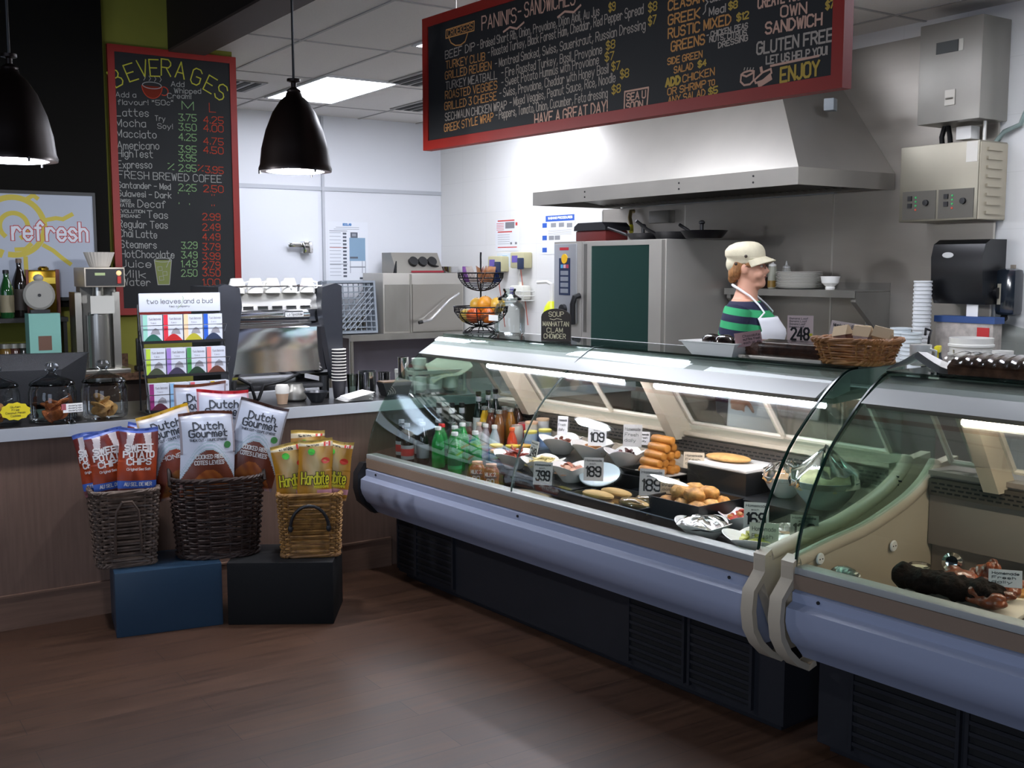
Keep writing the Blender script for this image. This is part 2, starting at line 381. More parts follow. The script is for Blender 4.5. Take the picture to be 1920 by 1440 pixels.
# ------------------------------------------------------------------ service counter (runs left from the display case)
def wood_mat(h, name, sc=(14, 14, .8), var=.14):
    return mat(h, .5, name=name, var=var, vscale=5, stretch=sc, bump=.05, bscale=30)
PANEL = wood_mat('#6c5549', 'brown_laminate')
cn = thing('service_counter', 'long service counter with brown wood panel front and steel edged top', 'counter', (1, YC, 0))
MB(PANEL).box((-4.2, 0, .0), (3.3, .62, .855)).build('front_panel', cn)
MB(mat('#2b2a2a', .3, name='dark_countertop')).box((-4.2, -.03, .856), (3.3, .7, .897)).build('worktop', cn)
MB(mat('#ccd0d6', .3, .35, 'bright_steel_edge')).box((-4.2, -.043, .846), (3.3, -.031, .9)).build('steel_edge', cn)
bb = MB(wood_mat('#735849', 'baseboard_laminate', (.8, 14, 14)))
bb.box((-3.2, YC - .014, 0), (2.63, YC - .0005, .15)); bb.box((-3.2, YC - .02, .148), (2.63, YC - .0005, .156))
structure(bb, 'baseboard_counter')
# ================================================================== refrigerated display cases
A4 = radians(4.4); OC = Vector((2.437, 5.03, 0))
UD = Vector((sin(A4), -cos(A4), 0)); SD = Vector((cos(A4), sin(A4), 0)); CRZ = atan2(UD.y, UD.x)
def W(t, s, z): return OC + UD * t + SD * s + Vector((0, 0, z))
def loc3(p): q = p - OC; return (q.dot(UD), q.dot(SD), q.z)
def cz(u, v, z): return loc3(at(u, v, z=z))     # case coordinates of a point at a known height
GP = [(0, .641), (.008, .70), (.035, .79), (.085, .89), (.15, .99), (.225, 1.065), (.30, 1.13), (.36, 1.175), (.41, 1.207), (.445, 1.226), (.48, 1.236), (.52, 1.238)]
def smoothp(P, n=3):
    out = []
    for i in range(len(P) - 1):
        p0 = P[max(0, i - 1)]; p1 = P[i]; p2 = P[i + 1]; p3 = P[min(len(P) - 1, i + 2)]
        for k in range(n):
            t = k / n
            out.append(tuple(.5 * (2 * p1[j] + (p2[j] - p0[j]) * t + (2 * p0[j] - 5 * p1[j] + 4 * p2[j] - p3[j]) * t * t + (3 * p1[j] - p0[j] - 3 * p2[j] + p3[j]) * t ** 3) for j in (0, 1)))
    return out + [tuple(P[-1])]
GPS = smoothp(GP, 2)
PANE = glass('#eef4f0', .25, 'door_pane'); CG = glass('#f5faf7', .42, 'display_glass'); CGE = mat('#0d2a24', .15, 0, 'glass_cut_edge', spec=.6)
BLUEP = mat('#9ba2b8', .36, 0, 'grey_blue_enamel'); TAN = mat('#84705f', .5, 0, 'taupe_trim'); RAILM = mat('#a3a5a3', .45, .1, 'white_aluminium')
NAVY = mat('#15171e', .6, 0, 'dark_plinth'); BEIGE = mat('#bdb09b', .45, 0, 'beige_enamel'); DECK = mat('#1a1b1c', .4, 0, 'black_deck'); GREYD = mat('#6d6b66', .4, .5, 'grey_deck')
BUMP = [(.0, .575), (-.022, .565), (-.022, .535), (-.052, .52), (-.054, .475), (-.046, .445), (-.02, .40), (.0, .385), (.045, .335), (.10, .335)]
TUBE2 = mat('#ffeee0', .5, name='warm_case_tube_light', emit=50); TUBE = mat('#f3ecff', .5, name='case_tube_light', emit=120)
def case(name, label, T0, T1, splits, base, grilles, dk, tubes, mull, far_side):
    L = T1 - T0
    c = thing(name, label, 'display case', W(T0, 0, 0), CRZ, 'curved glass deli display cases')
    # plinth, with its back half running behind
    MB(NAVY).box((base[0], .12, 0.03), (base[1], .80, .36)).box((base[0] + .03, .15, 0), (base[1] - .03, .77, .03)).build('plinth', c)
    for g0, g1 in grilles:
        m = MB(mat('#050506', .7, name='vent_dark')).box((g0, .113, .06), (g1, .121, .335))
        m.use(NAVY)
        for k in range(8): m.box((g0, .106, .07 + k * .034), (g1, .114, .082 + k * .034))
        for x in (g0 - .012, g1): m.box((x, .104, .05), (x + .012, .121, .34))
        m.build('vent_grille', c)
    b = MB(BLUEP).prism(BUMP, .02, L - .02, 'x'); b.build('bumper', c, sharp=25)
    MB(TAN).box((.015, -.017, .5745), (L - .015, .03, .622)).build('taupe_band', c)
    MB(RAILM).box((.01, -.012, .622), (L - .01, .05, .645), bev=.004).build('glass_rail', c)
    for k in range(3):
        x = .12 + k * (L - .24) / 2
        MB(INK).cyl((x, -.026, .553), (x, -.0215, .553), .006, 8).build('screw', c)
    # inside
    d = MB(dk); 
    if far_side: d.box((.03, .05, .55), (L - .03, .43, .60)).box((.03, .43, .55), (L - .03, .745, .62))
    else: d.box((.03, .05, .55), (L - .03, .735, .60)).box((.03, .53, .60), (.72, .735, .68)).box((.72, .45, .60), (L - .03, .735, .70)).box((.72, .20, .60), (1.36, .45, .65)).box((1.75, .50, .70), (2.06, .735, .788)); d.build('deck', c)
    a = MB(mat('#857a70', .45, .3, 'grey_brown_liner') if far_side else BEIGE).box((.02, .76, .60), (L - .02, .785, .86)).box((.02, .745, .855), (L - .02, .95, .872)).box((.02, .79, .30), (L - .02, .95, .855)); a.build('rear_ledge', c)
    g = MB(mat('#4d4740', .4, .3, 'air_grille')).box((.03, .735, .785), (L - .03, .76, .846))
    g.use(mat('#0a0a0a', .8, name='slot_dark'))
    nn = int(L / .03)
    for r in range(3):
        for k in range(nn): g.box((.04 + k * .03 + (r % 2) * .012, .7335, .797 + r * .015), (.06 + k * .03 + (r % 2) * .012, .7355, .803 + r * .015))
    g.build('air_grille', c)
    # curved front panes
    xs = [.012] + splits + [L - .012]
    for x0, x1 in zip(xs[:-1], xs[1:]):
        p = MB(CG).sheet(GPS, x0 + .001, x1 - .001, .006, 'x').build('front_glass', c)
        e = MB(CGE if x1 > L - .05 else mat('#5d6a66', .2, 0, 'glass_seam'))
        e.sheet(GPS, x1 - (.008 if x1 > L - .05 else .004), x1 - .001, .0085, 'x')
        e.build('glass_edge', p)
        if far_side and x0 < .05: MB(CGE).sheet(GPS, x0 + .001, x0 + .008, .0085, 'x').build('glass_edge', p)
    r = MB(RAILM).prism([(.30, 1.150), (.395, 1.204), (.475, 1.229), (.50, 1.229), (.50, 1.16), (.40, 1.14)], .03, L - .03, 'x'); r.build('top_rail', c)
    MB(mat('#7d766c', .5, 0, 'light_canopy')).prism([(.31, 1.148), (.40, 1.135), (.50, 1.16), (.62, 1.16), (.62, 1.128), (.42, 1.118), (.318, 1.133)], .04, L - .04, 'x').build('light_canopy', c)
    for x0, x1 in tubes:
        MB(TUBE2 if far_side else TUBE).cyl((x0, .425, 1.108), (x1, .425, 1.108), .010, 10).build('light_tube', c)
    MB(glass('#dfe9e6', .9, 'top_glass')).box((.012, .47, 1.2385), (L - .012, .80, 1.246)).build('top_glass', c)
    MB(RAILM).box((.012, .80, 1.15), (L - .012, .825, 1.246)).box((.03, .62, 1.12), (L - .03, .82, 1.15)).build('rear_frame', c)
    # leaning rear doors
    def back(z): return .64 + (1.13 - z) * .75
    xs = [.05] + mull + [L - .05]
    for x0, x1 in zip(xs[:-1], xs[1:]):
        xm = (x0 + x1) / 2
        for k, (y0, y1) in enumerate(((x0, xm + .03), (xm - .03, x1))):
            o = .012 * k
            fr = MB(mat('#d8cfc0', .4, .2, 'door_frame_metal'))
            def bar(p0, p1): fr.tube([p0, p1], .011, 6)
            A = (y0 + .02, back(1.12) + o, 1.12); B = (y1 - .02, back(1.12) + o, 1.12); Cc = (y1 - .02, back(.90) + o, .90); D = (y0 + .02, back(.90) + o, .90)
            bar(A, B); bar(B, Cc); bar(Cc, D); bar(D, A)
            dd = fr.build('rear_door', c)
            MB(PANE).quad(A, B, Cc, D).build('pane', dd)
    for x in mull:
        m = MB(BEIGE).prism([(.50, 1.14), (.60, 1.14), (.80, .872), (.745, .835), (.70, .835)], x - .028, x + .028, 'x'); m.build('mullion', c)
    # insulated end walls with a low swooping edge, glass above
    END = [(-.022, .57), (-.022, .645), (.02, .652), (.20, .678), (.38, .70), (.53, .735), (.66, .775), (.76, .825), (.83, .885), (.95, .90), (.95, .33), (.10, .31)]
    PROF = [(.0, .655), (-.012, .655), (-.012, .60), (-.03, .575), (-.066, .54), (-.072, .48), (-.062, .42), (-.03, .37), (.02, .325), (.07, .30), (.1, .31)]
    for x0, x1, show in ((-.028, .02, far_side), (L - .02, L + .028, True)):
        if not show: continue
        e = MB(BEIGE).prism([(p[0], p[1]) for p in END], x0 + .004, x1 - .004, 'x')
        e.sheet([(p[0] + .012, p[1]) for p in PROF], x0, x1, -.022, 'x')
        e.tube([(( x0 + x1) / 2, p[0], p[1]) for p in smoothp(END[2:9], 3)], .026, 10)
        e.build('end_panel', c, sharp=50)
    for x in (.004, L - .01):
        pts = [(p[0], p[1]) for p in GPS] + [(.8, 1.238), (.8, .88), (.66, .77), (.38, .695), (.02, .648)]
        MB(glass('#e3f0ea', .22, 'end_glass')).prism(pts, x, x + .006, 'x').build('side_glass', c)
    return c
c1 = case('deli_display_case', 'long curved glass display case full of bottles, bowls and pastries', .03, 2.58, [1.21], (.1, 2.56), ((.12, .27), (.29, .6), (1.82, 2.1), (2.14, 2.42)), DECK, ((.47, 1.44), (1.63, 2.47)), [.43, 1.47], False)
fs = MB(mat('#1a1a1c', .5, name='black_end_cap')).prism([(-.03, .60), (-.066, .55), (-.07, .47), (-.05, .40), (.03, .33), (.5, .33), (.5, .6)], -.03, .018, 'x').build('end_cap', c1)
c2 = case('deli_display_case', 'nearer curved glass display case holding roasted meat, cut off by the right edge', 2.70, 4.9, [], (.03, 2.1), ((.17, .52), (.56, .95), (1.0, 1.4)), GREYD, ((.32, 2.0),), [.28, 1.3], True)
for s_, z_ in ((.11, .652), (.53, .628), (.80, .757)):
    dk_ = MB(WHITEP).lathe([(0, .006), (.017, .006), (.02, .003), (.02, 0)], 20, M=Matrix.Rotation(radians(90), 4, 'Y'))
    dk_.use(INK)
    for k in (-1, 1): dk_.box((.0058, k * .007 - .002, -.002), (.0072, k * .007 + .002, .002))
    dk_.build('glass_stud', c2, loc=(.025, s_, z_))
# ================================================================== boards with chalk writing
RED = mat('#8e1c12', .5, name='red_board_frame', var=.06); SLATE = mat('#17181a', .75, name='chalkboard_black', var=.15, vscale=3)
def chalk(h): return mat(h, .9, name='chalk', spec=.1)
def board(name, label, w, h, fr, loc, rz, depth=.03):
    t = thing(name, label, 'menu board', loc, rz)
    f = MB(RED)
    f.box((0, -depth, 0), (w, 0, fr)); f.box((0, -depth, h - fr), (w, 0, h)); f.box((0, -depth, fr), (fr, 0, h - fr)); f.box((w - fr, -depth, fr), (w, 0, h - fr))
    f.build('frame', t)
    MB(SLATE).box((fr, -depth + .006, fr), (w - fr, -.001, h - fr)).build('chalkboard', t)
    return t, flatmap((0, -depth + .0054, 0), (1, 0, 0), (0, 0, 1))
# --- beverage board on the green wall
BW, BH = .80, 1.64
b1, mp = board('beverage_board', 'tall chalkboard of beverages in a red frame on the green wall', BW, BH, .042, (1.700, 6.985, 1.300), 0)
def bx(u): return (u - 197) / (430 - 197) * BW if u < 1e4 else 0
def bz(u, v):     # height on the board for a point read off it
    p = at(u, v, y=6.955); return p.z - 1.300
def bp(u, v): p = at(u, v, y=6.955); return p.x - 1.700, p.z - 1.300
def bw_(mb, text, c0, c1, h, seed=1, w=.0045, jit=.18):   # c0, c1: baseline start and end in the 750x1440 study of the board (3 px per photo px)
    a = bp(194 + c0[0] / 3, 80 + c0[1] / 3); b = bp(192 + c1[0] / 3, 80 + c1[1] / 3)
    write(mb, text, mp, a[0], a[1], h, x1=b[0], w=w, jit=jit, rise=b[1] - a[1], seed=seed)
wh = MB(chalk('#9c9c98')); ye = MB(chalk('#b8b440')); gr = MB(chalk('#7fa070')); rd = MB(chalk('#a8402c'))
# arched heading, letter by letter
for k, (ch, x, y, a) in enumerate([('B', 95, 255, 32), ('E', 172, 222, 22), ('V', 232, 197, 12), ('E', 290, 190, 4), ('R', 352, 185, -2), ('A', 430, 195, -8), ('G', 515, 225, -18), ('E', 590, 262, -26), ('S', 650, 300, -32)]):
    o = bp(197 + x / 3 * .98, 80 + y / 3); ca, sa = cos(radians(a)), sin(radians(a))
    m_ = flatmap(mp(o[0] - .03, o[1]), (ca, 0, sa), (-sa, 0, ca)); write(ye, ch, m_, 0, 0, .10, x1=.058, w=.007)
rows = [('Lattes', 70, 412, 262, 416), ('Mocha', 72, 470, 245, 474), ('Macciato', 75, 530, 305, 538), ('Americano', 80, 596, 320, 600), ('HighTest', 80, 640, 285, 648), ('Expresso', 80, 705, 280, 706), ('FRESH BREWED COFEE', 85, 760, 672, 787), ('Santander - Med', 80, 815, 385, 826), ('Sulawesi - Dark', 80, 862, 388, 876), ('Decaf', 195, 925, 358, 930), ('Teas', 248, 985, 370, 990), ('Regular Teas', 85, 1038, 368, 1046), ('Chai Latte', 88, 1090, 308, 1100), ('Steamers', 96, 1152, 306, 1158), ('HotChocolate', 100, 1208, 405, 1212), ('Juice', 100, 1262, 275, 1266), ('Milk', 104, 1318, 245, 1324), ('Water', 110, 1365, 272, 1368)]
for i, (t_, x0, y0, x1, y1) in enumerate(rows): bw_(wh, t_, (x0, y0), (x1, y1), .044 if i not in (7, 8) else .036, i + 3)
for t_, x0, y0, x1, h in (('Add a', 70, 305, 190, .03), ('flavour! *50c*', 82, 348, 400, .03), ('Add', 382, 245, 462, .03), ('Whipped', 400, 283, 556, .03), ('Cream!', 362, 312, 500, .03), ('Try', 292, 438, 355, .03), ('Soy!', 306, 482, 396, .03), ('SWISS', 88, 896, 160, .018), ('WATER', 88, 922, 180, .02), ('EVOLUTION', 85, 955, 240, .018), ('ORGANIC', 88, 982, 215, .018)): bw_(wh, t_, (x0, y0), (x1, y0 + 3), h, 5, .0035)
for t_, y in (('3.75', 437), ('3.50', 492), ('4.25', 548), ('3.95', 615), ('3.95', 665), ('2.95', 722), ('2.25', 832), ('"', 860), ('"', 918)): bw_(gr, t_, (425, y), (530 if len(t_) > 1 else 490, y + 5), .042 if len(t_) > 1 else .02, y)
for t_, y in (('3.29', 1158), ('3.49', 1212), ('1.49', 1262), ('2.50', 1315)): bw_(gr, t_, (440, y), (535, y), .042, y)
bw_(gr, 'M', (445, 375), (515, 380), .05); bw_(gr, '%', (365, 712), (405, 715), .036); bw_(rd, 'L', (598, 390), (640, 392), .055); bw_(rd, '%', (534, 720), (570, 722), .034)
for t_, y in (('4.25', 452), ('4.00', 498), ('4.75', 570), ('4.50', 622), ('3.95', 732), ('2.50', 838)): bw_(rd, t_, (565 if y != 732 else 575, y), (682, y + 5), .042, y)
for y in (872, 930): bw_(rd, '"', (612, y), (632, y), .02)
for t_, y in (('2.99', 998), ('2.49', 1055), ('4.49', 1110), ('3.79', 1165), ('3.99', 1218), ('2.79', 1268), ('3.50', 1312), ('1.00', 1365)): bw_(rd, t_, (560, y), (664, y + 2), .042, y)
# drawn cup and glass
cx, cz_ = bp(190 + 287 / 3, 80 + 262 / 3)
cup = MB(chalk('#6e2a1e')); P_ = [(cx + .062 * cos(radians(a)), cz_ + .02 + .075 * sin(radians(a))) for a in range(180, 361, 12)]
cup.add([mp(x, z) for x, z in P_], [tuple(range(len(P_)))])
line2(rd, arc(cx, cz_ + .02, .062, 180, 360, 16, .075), mp, .005); line2(rd, arc(cx + .072, cz_ - .005, .026, -120, 100, 10), mp, .006); line2(wh, arc(cx, cz_ + .024, .058, 0, 360, 20, .02), mp, .004)
for k in range(4): line2(wh, [(cx - .05 + k * .033, cz_ + .05), (cx - .04 + k * .033, cz_ + .065), (cx - .05 + k * .033, cz_ + .08)], mp, .003)
gx0, gz0 = bp(190 + 350 / 3, 80 + 1290 / 3)
gl = MB(chalk('#7c8450')); gl.add([mp(gx0 - .054, gz0 + .075), mp(gx0 - .036, gz0 - .08), mp(gx0 + .036, gz0 - .08), mp(gx0 + .054, gz0 + .075)], [(0, 1, 2, 3)])
mq = lambda a, b: mp(a, b) + Vector((0, -.0004, 0))
line2(wh, [(gx0 - .054, gz0 + .075), (gx0 - .036, gz0 - .08), (gx0 + .036, gz0 - .08), (gx0 + .054, gz0 + .075)], mq, .004); line2(wh, arc(gx0, gz0 + .075, .054, 0, 360, 20, .012), mq, .004); line2(wh, [(gx0 + .02, gz0 + .03), (gx0 + .06, gz0 + .115)], mq, .004)
for q_ in ((-.02, .02), (.01, -.01), (-.012, -.04)): line2(wh, [(gx0 + q_[0] - .012, gz0 + q_[1] - .012), (gx0 + q_[0] + .014, gz0 + q_[1] - .01), (gx0 + q_[0] + .012, gz0 + q_[1] + .014), (gx0 + q_[0] - .014, gz0 + q_[1] + .012), (gx0 + q_[0] - .012, gz0 + q_[1] - .012)], mq, .0025)
def merge(mbs):
    r = MB()
    for m in mbs:
        o = len(r.v); r.v += m.v; r.f += [tuple(i + o for i in f) for f in m.f]
        for k in m.fm: r.use(m.mats[k]); r.fm.append(r.cur)
    return r
merge([wh, ye, gr, rd, cup, gl]).build('chalk_writing', b1)
# --- big hanging menu board over the display case
ML, MH = 2.457, .64
mo = W(.196, .3, 2.178)
b2, mm = board('sandwich_menu_board', 'wide red framed chalkboard of sandwiches hanging over the display case', ML, MH, .045, mo, CRZ, .05)
# seen from the front: local x runs along the case, front faces -y
def mb2(u, v):
    d = ray(u, v); k = ((mo - SD * .045) - CP).dot(SD) / d.dot(SD); p = CP + d * k - mo
    return p.dot(UD), p.z
def w2(mb, text, p0, p1, h, seed=1, w=.006, jit=.15, S=4.174, O=(800, 0)):
    a = mb2(O[0] + p0[0] / S, O[1] + p0[1] / S); b = mb2(O[0] + p1[0] / S, O[1] + p1[1] / S)
    write(mb, text, mm, a[0], a[1], h * (.8 if S < 4.3 else .46), x1=b[0], w=w * .8, jit=jit, rise=b[1] - a[1], seed=seed)
w_ = MB(chalk('#a89c90')); o_ = MB(chalk('#c08a54')); g_ = MB(chalk('#b89a4c')); p_ = MB(chalk('#c9a08c'))
L1 = [('BEEF DIP', (145, 462), (375, 390), ' - Braised Short Rib, Onion, Provolone, Dijon Aioli, Au Jus', (395, 385), (1350, 118), 'c', '$9', (1425, 92), (1475, 78)),
      ('TURKEY CLUB', (150, 540), (455, 470), ' - Roasted Turkey, Black Forest Ham, Cheddar, Red Pepper Spread', (480, 445), (1695, 105), 'c', '$8', (1735, 92), (1800, 76)),
      ('GRILLED REUBEN', (145, 622), (505, 540), ' - Montreal Smoked, Swiss, Sauerkraut, Russian Dressing', (535, 530), (1710, 225), 'c', '$7', (1735, 196), (1795, 182)),
      ('TURKEY MEATBALL', (150, 700), (550, 615), ' - Fire Roasted Turkey, Basil, Provolone', (585, 605), (1370, 420), 'c', '$8', (1405, 390), (1472, 372)),
      ('ROASTED VEGGIES', (145, 776), (550, 695), ' - Sweet Potato Hummus with Provolone', (585, 680), (1345, 500), 'c', '$7', (1395, 478), (1465, 462)),
      ('GRILLED 3 CHEESE', (140, 862), (545, 780), ' - Swiss, Provolone, Cheddar with Honey Basil', (570, 765), (1420, 570), 'c', '$7', (1448, 552), (1512, 536)),
      ('SECHWAUN CHICKEN WRAP', (145, 945), (625, 850), ' - Mixed Veggies, Peanut Sauce, Rice, Noodle', (650, 835), (1475, 640), 'c', '$8', (1515, 612), (1580, 598)),
      ('GREEK STYLE WRAP', (138, 1032), (520, 945), ' - Peppers, Tomato, Onion, Cucumber, Feta dressing', (540, 935), (1415, 760), 'c', '$8', (1450, 735), (1515, 718))]
for i, (a, pa, pb, b, pc, pd, _, d, pe, pf) in enumerate(L1):
    w2(o_ if i % 3 else w_, a, pa, pb, .044, i + 1, .0055); w2(w_, b.strip(), pc, pd, .046, i + 20, .0048); w2(g_, d, pe, pf, .038, i + 40)
w2(p_, "PANINI'S", (432, 235), (700, 172), .075, 3, .008); w2(p_, '- SANDWICHES', (715, 145), (1160, 30), .075, 4, .008)
w2(p_, 'HAVE A GREAT DAY!', (845, 978), (1412, 878), .056, 5, .008)
w2(p_, 'SEA U', (1565, 790), (1712, 762), .034, 6, .007); w2(p_, 'SOON', (1562, 862), (1690, 838), .034, 7, .007)
line2(p_, [mb2(800 + x / 4.174, y / 4.174) for x, y in ((1545, 880), (1550, 718), (1735, 684), (1722, 850))], mm, .007)
for P in ([(600, 250), (650, 212), (705, 225), (760, 175)], [(1025, 135), (1080, 90), (1150, 95), (1205, 40)]): line2(p_, [mb2(800 + x / 4.174, y / 4.174) for x, y in P], mm, .009)
# shop crest in the corner
line2(o_, [mb2(800 + x / 4.174, y / 4.174) for x, y in ((150, 300), (152, 235), (372, 165), (370, 238), (150, 300))], mm, .006)
w2(o_, 'CROEKERS', (165, 286), (360, 226), .036, 2, .005, .05)
line2(o_, [mb2(800 + x / 4.174, y / 4.174) for x, y in ((175, 300), (190, 335), (225, 356), (265, 352), (300, 325), (320, 262))], mm, .006)
K = dict(S=4.571, O=(1220, 0))
for t_, a, b, h, m_, w in (('CEASAR', (150, 92), (455, 10), .075, o_, .008), ('Side', (510, 20), (600, -5), .06, w_, .006), ('}', (450, 100), (490, 92), .13, w_, .006), ('GREEK', (150, 215), (420, 150), .075, o_, .008), ('Meal', (502, 135), (640, 100), .06, w_, .006), ('$8', (668, 82), (742, 64), .05, g_, .007), ('RUSTIC MIXED', (150, 330), (685, 205), .075, o_, .008), ('$12', (738, 180), (838, 155), .05, g_, .007), ('GREENS', (175, 442), (460, 375), .075, o_, .008), ('- CHICKEN, PEAS', (480, 325), (830, 240), .04, w_, .0055), ('NUTS, CITRUS', (505, 362), (820, 300), .04, w_, .0055), ('DRESSING', (580, 412), (830, 345), .04, w_, .0055), ('SIDE GREEN', (145, 555), (440, 490), .05, o_, .006), ('SALAD', (200, 628), (360, 590), .05, o_, .006), ('$4', (405, 578), (475, 560), .045, g_, .007), ('ADD', (130, 742), (250, 715), .06, g_, .012), ('CHICKEN', (275, 705), (545, 640), .055, o_, .006), ('OR SHRIMP', (145, 815), (470, 745), .052, o_, .006), ('TO', (492, 738), (548, 726), .04, o_, .006), ('ANY SALAD', (150, 888), (465, 820), .052, o_, .006), ('$5', (495, 815), (572, 795), .05, g_, .007), ('CREATE YOUR', (920, 72), (1330, -20), .08, p_, .008), ('OWN', (1115, 145), (1335, 112), .075, p_, .008), ('$7', (1500, 80), (1570, 62), .05, g_, .007), ('SANDWICH', (985, 292), (1465, 210), .08, p_, .009), ('GLUTEN FREE', (910, 466), (1560, 348), .085, w_, .009), ('LET US HELP YOU!', (990, 548), (1510, 465), .055, w_, .007), ('ENJOY', (1112, 705), (1440, 640), .1, g_, .011)):
    w2(m_, t_, a, b, h, len(t_), w, .12, **K)
def k2(P): return [mb2(1220 + x / 4.571, y / 4.571) for x, y in P]
line2(p_, k2([(1028, 565), (1440, 478)]), mm, .008)
line2(p_, k2([(775, 640), (770, 700), (800, 730), (850, 722), (880, 690), (885, 610), (850, 605), (800, 620), (775, 640), (820, 655), (885, 620)]), mm, .007)
for k in range(4): line2(w_, k2([(800 + k * 25, 600), (806 + k * 25, 580)]), mm, .004)
line2(p_, k2([(890, 685), (960, 620), (1030, 590), (1035, 625), (960, 690), (900, 712), (890, 685)]), mm, .007); line2(p_, k2([(930, 725), (1025, 665)]), mm, .02); line2(p_, k2([(945, 580), (950, 610)]), mm, .012)
merge([w_, o_, g_, p_]).build('chalk_writing', b2)
for x in (.25, ML - .25):
    MB(STEELD).cyl((x, -.02, MH), (x, -.02, HC - 2.178), .003, 6).build('hanging_wire', b2)
# ================================================================== pendant lamps
def pendant(loc, label, top):
    t = thing('pendant_lamp', label, 'lamp', loc, 0, 'dark bell shaped pendant lamps')
    m = MB(mat('#1f1512', .38, .55, 'dark_bronze'))
    pr = [(.163, 0), (.165, .012), (.158, .03), (.150, .10), (.130, .18), (.098, .26), (.062, .315), (.038, .335), (.033, .352)]
    m.sheet; pin = [(r - .006, z) for r, z in pr]
    m.lathe(pr + [(.0, .353)], 40)
    m.build('shade', t)
    i_ = MB(mat('#e8e4da', .5, name='shade_lining')).lathe([(r, z + .001) for r, z in pin[:7]], 40); i_.build('lining', t)
    MB(mat('#eef0ff', .4, name='pendant_diffuser', emit=16)).lathe([(0, -.004), (.12, -.003), (.15, .006), (.15, .012), (0, .012)], 40).build('diffuser', t)
    b = MB(mat('#1f1512', .38, .55, 'dark_bronze')).lathe([(.03, .352), (.033, .36), (.012, .375), (.012, .395), (.03, .40), (.03, .412), (.012, .415)], 20); b.build('socket', t)
    MB(BLACKP).cyl((0, 0, .41), (0, 0, top - loc[2]), .006, 8).build('rod', t)
    for a in (40, 160, 280): MB(BLACKP).cyl((.16 * cos(radians(a)), .16 * sin(radians(a)), -.012), (.16 * cos(radians(a)), .16 * sin(radians(a)), .006), .005, 8).build('clip', t)
    l = bpy.data.lights.new('pendant_bulb', 'POINT'); l.energy = 40; l.color = (.9, .93, 1); l.shadow_soft_size = .05
    lo = bpy.data.objects.new('pendant_bulb', l); COL.objects.link(lo); lo.location = (loc[0], loc[1], loc[2] - .05)
pl_ = at(554, 322, y=4.72); pendant((pl_.x, 4.72, pl_.z), 'dark bell pendant lamp hanging before the white back wall', 4.2)
pl_ = at(26, 302, y=4.72); pendant((pl_.x, 4.72, pl_.z), 'dark bell pendant lamp cut off by the left edge of the photo', 4.2)
# ================================================================== back bar on the left
gt = mat('#5a4334', .25, name='brown_granite', var=.5, vscale=60)
bbk = thing('back_bar', 'back bar cabinet with speckled brown granite top under the green wall', 'cabinet', (0, 6.35, 0))
MB(wood_mat('#2c1f18', 'dark_cabinet_wood')).box((-1.6, .05, 0), (1.72, .64, .955)).build('cabinet_body', bbk)
MB(gt).box((-1.6, 0, .956), (1.76, .645, .995)).build('worktop', bbk); MB(gt).box((-1.6, .625, .996), (1.76, .645, 1.06)).build('backsplash', bbk)
rfs = thing('display_shelf', 'dark raised shelf with bottles on it against the green wall', 'shelf', (0, 6.62, .996))
sh = MB(mat('#191410', .5, name='dark_shelf')).box((-.6, 0, .29), (1.345, .32, .315)); sh.build('shelf_board', rfs)
for x in (-.6, .35, 1.32): MB(mat('#191410', .5, name='dark_shelf')).box((x, .02, 0), (x + .02, .32, .289)).build('upright', rfs)
SHZ = 1.3115
# refresh sign
rs = thing('backlit_sign', 'white sign with yellow sun and outlined red lettering on the dark wall', 'sign', (0, 6.88, 0))
pa = at(173, 368, y=6.85); pb = at(173, 560, y=6.85)
sg = MB(mat('#aab0bd', .5, name='sign_white')).box((.2, -.03, 1.42), (pa.x, 0, pa.z)); sg.build('panel', rs)
fr_ = MB(BLACKP)
for a, b in (((.18, -.035, pa.z), (pa.x + .015, .015, pa.z + .02)), ((pa.x, -.035, 1.40), (pa.x + .015, .015, pa.z)), ((.18, -.035, 1.40), (pa.x, .015, 1.42))): fr_.box(a, b)
fr_.build('frame', rs)
def sp(u, v): p = at(u, v, y=6.849); return (p.x, p.z)
sm_ = flatmap((0, -.0306, 0), (1, 0, 0), (0, 0, 1)); sm2 = flatmap((0, -.0312, 0), (1, 0, 0), (0, 0, 1)); sm3 = flatmap((0, -.0318, 0), (1, 0, 0), (0, 0, 1))
yl = MB(mat('#c3b13f', .6, name='sun_yellow'))
c0 = sp(26, 424)
for r, w, a0, a1 in ((.165, .032, -100, 200), (.075, .026, -60, 230)):
    line2(yl, [(c0[0] + r * cos(radians(a)), c0[1] + r * sin(radians(a))) for a in range(a0, a1, 8)], sm_, w)
for P in ([(83, 413), (105, 409), (118, 411), (135, 402)], [(82, 460), (100, 470), (118, 485), (132, 495)], [(30, 468), (48, 467), (58, 458)], [(48, 483), (50, 520)], [(52, 372), (62, 366), (70, 372)], [(0, 480), (4, 470)]):
    line2(yl, [sp(*q) for q in P], sm_, .024)
yl.build('sun_drawing', rs)
rl = MB(mat('#b4403c', .6, name='sign_red')); ww = MB(mat('#d4d6de', .6, name='sign_letter_white'))
a0 = sp(24, 449); a1 = sp(164, 452)
write(rl, 'refresh', sm2, a0[0], a0[1], .105, x1=a1[0], w=.025, rise=a1[1] - a0[1]); write(ww, 'refresh', sm3, a0[0], a0[1], .105, x1=a1[0], w=.015, rise=a1[1] - a0[1])
rl.build('lettering', rs); ww.build('lettering_fill', rs)
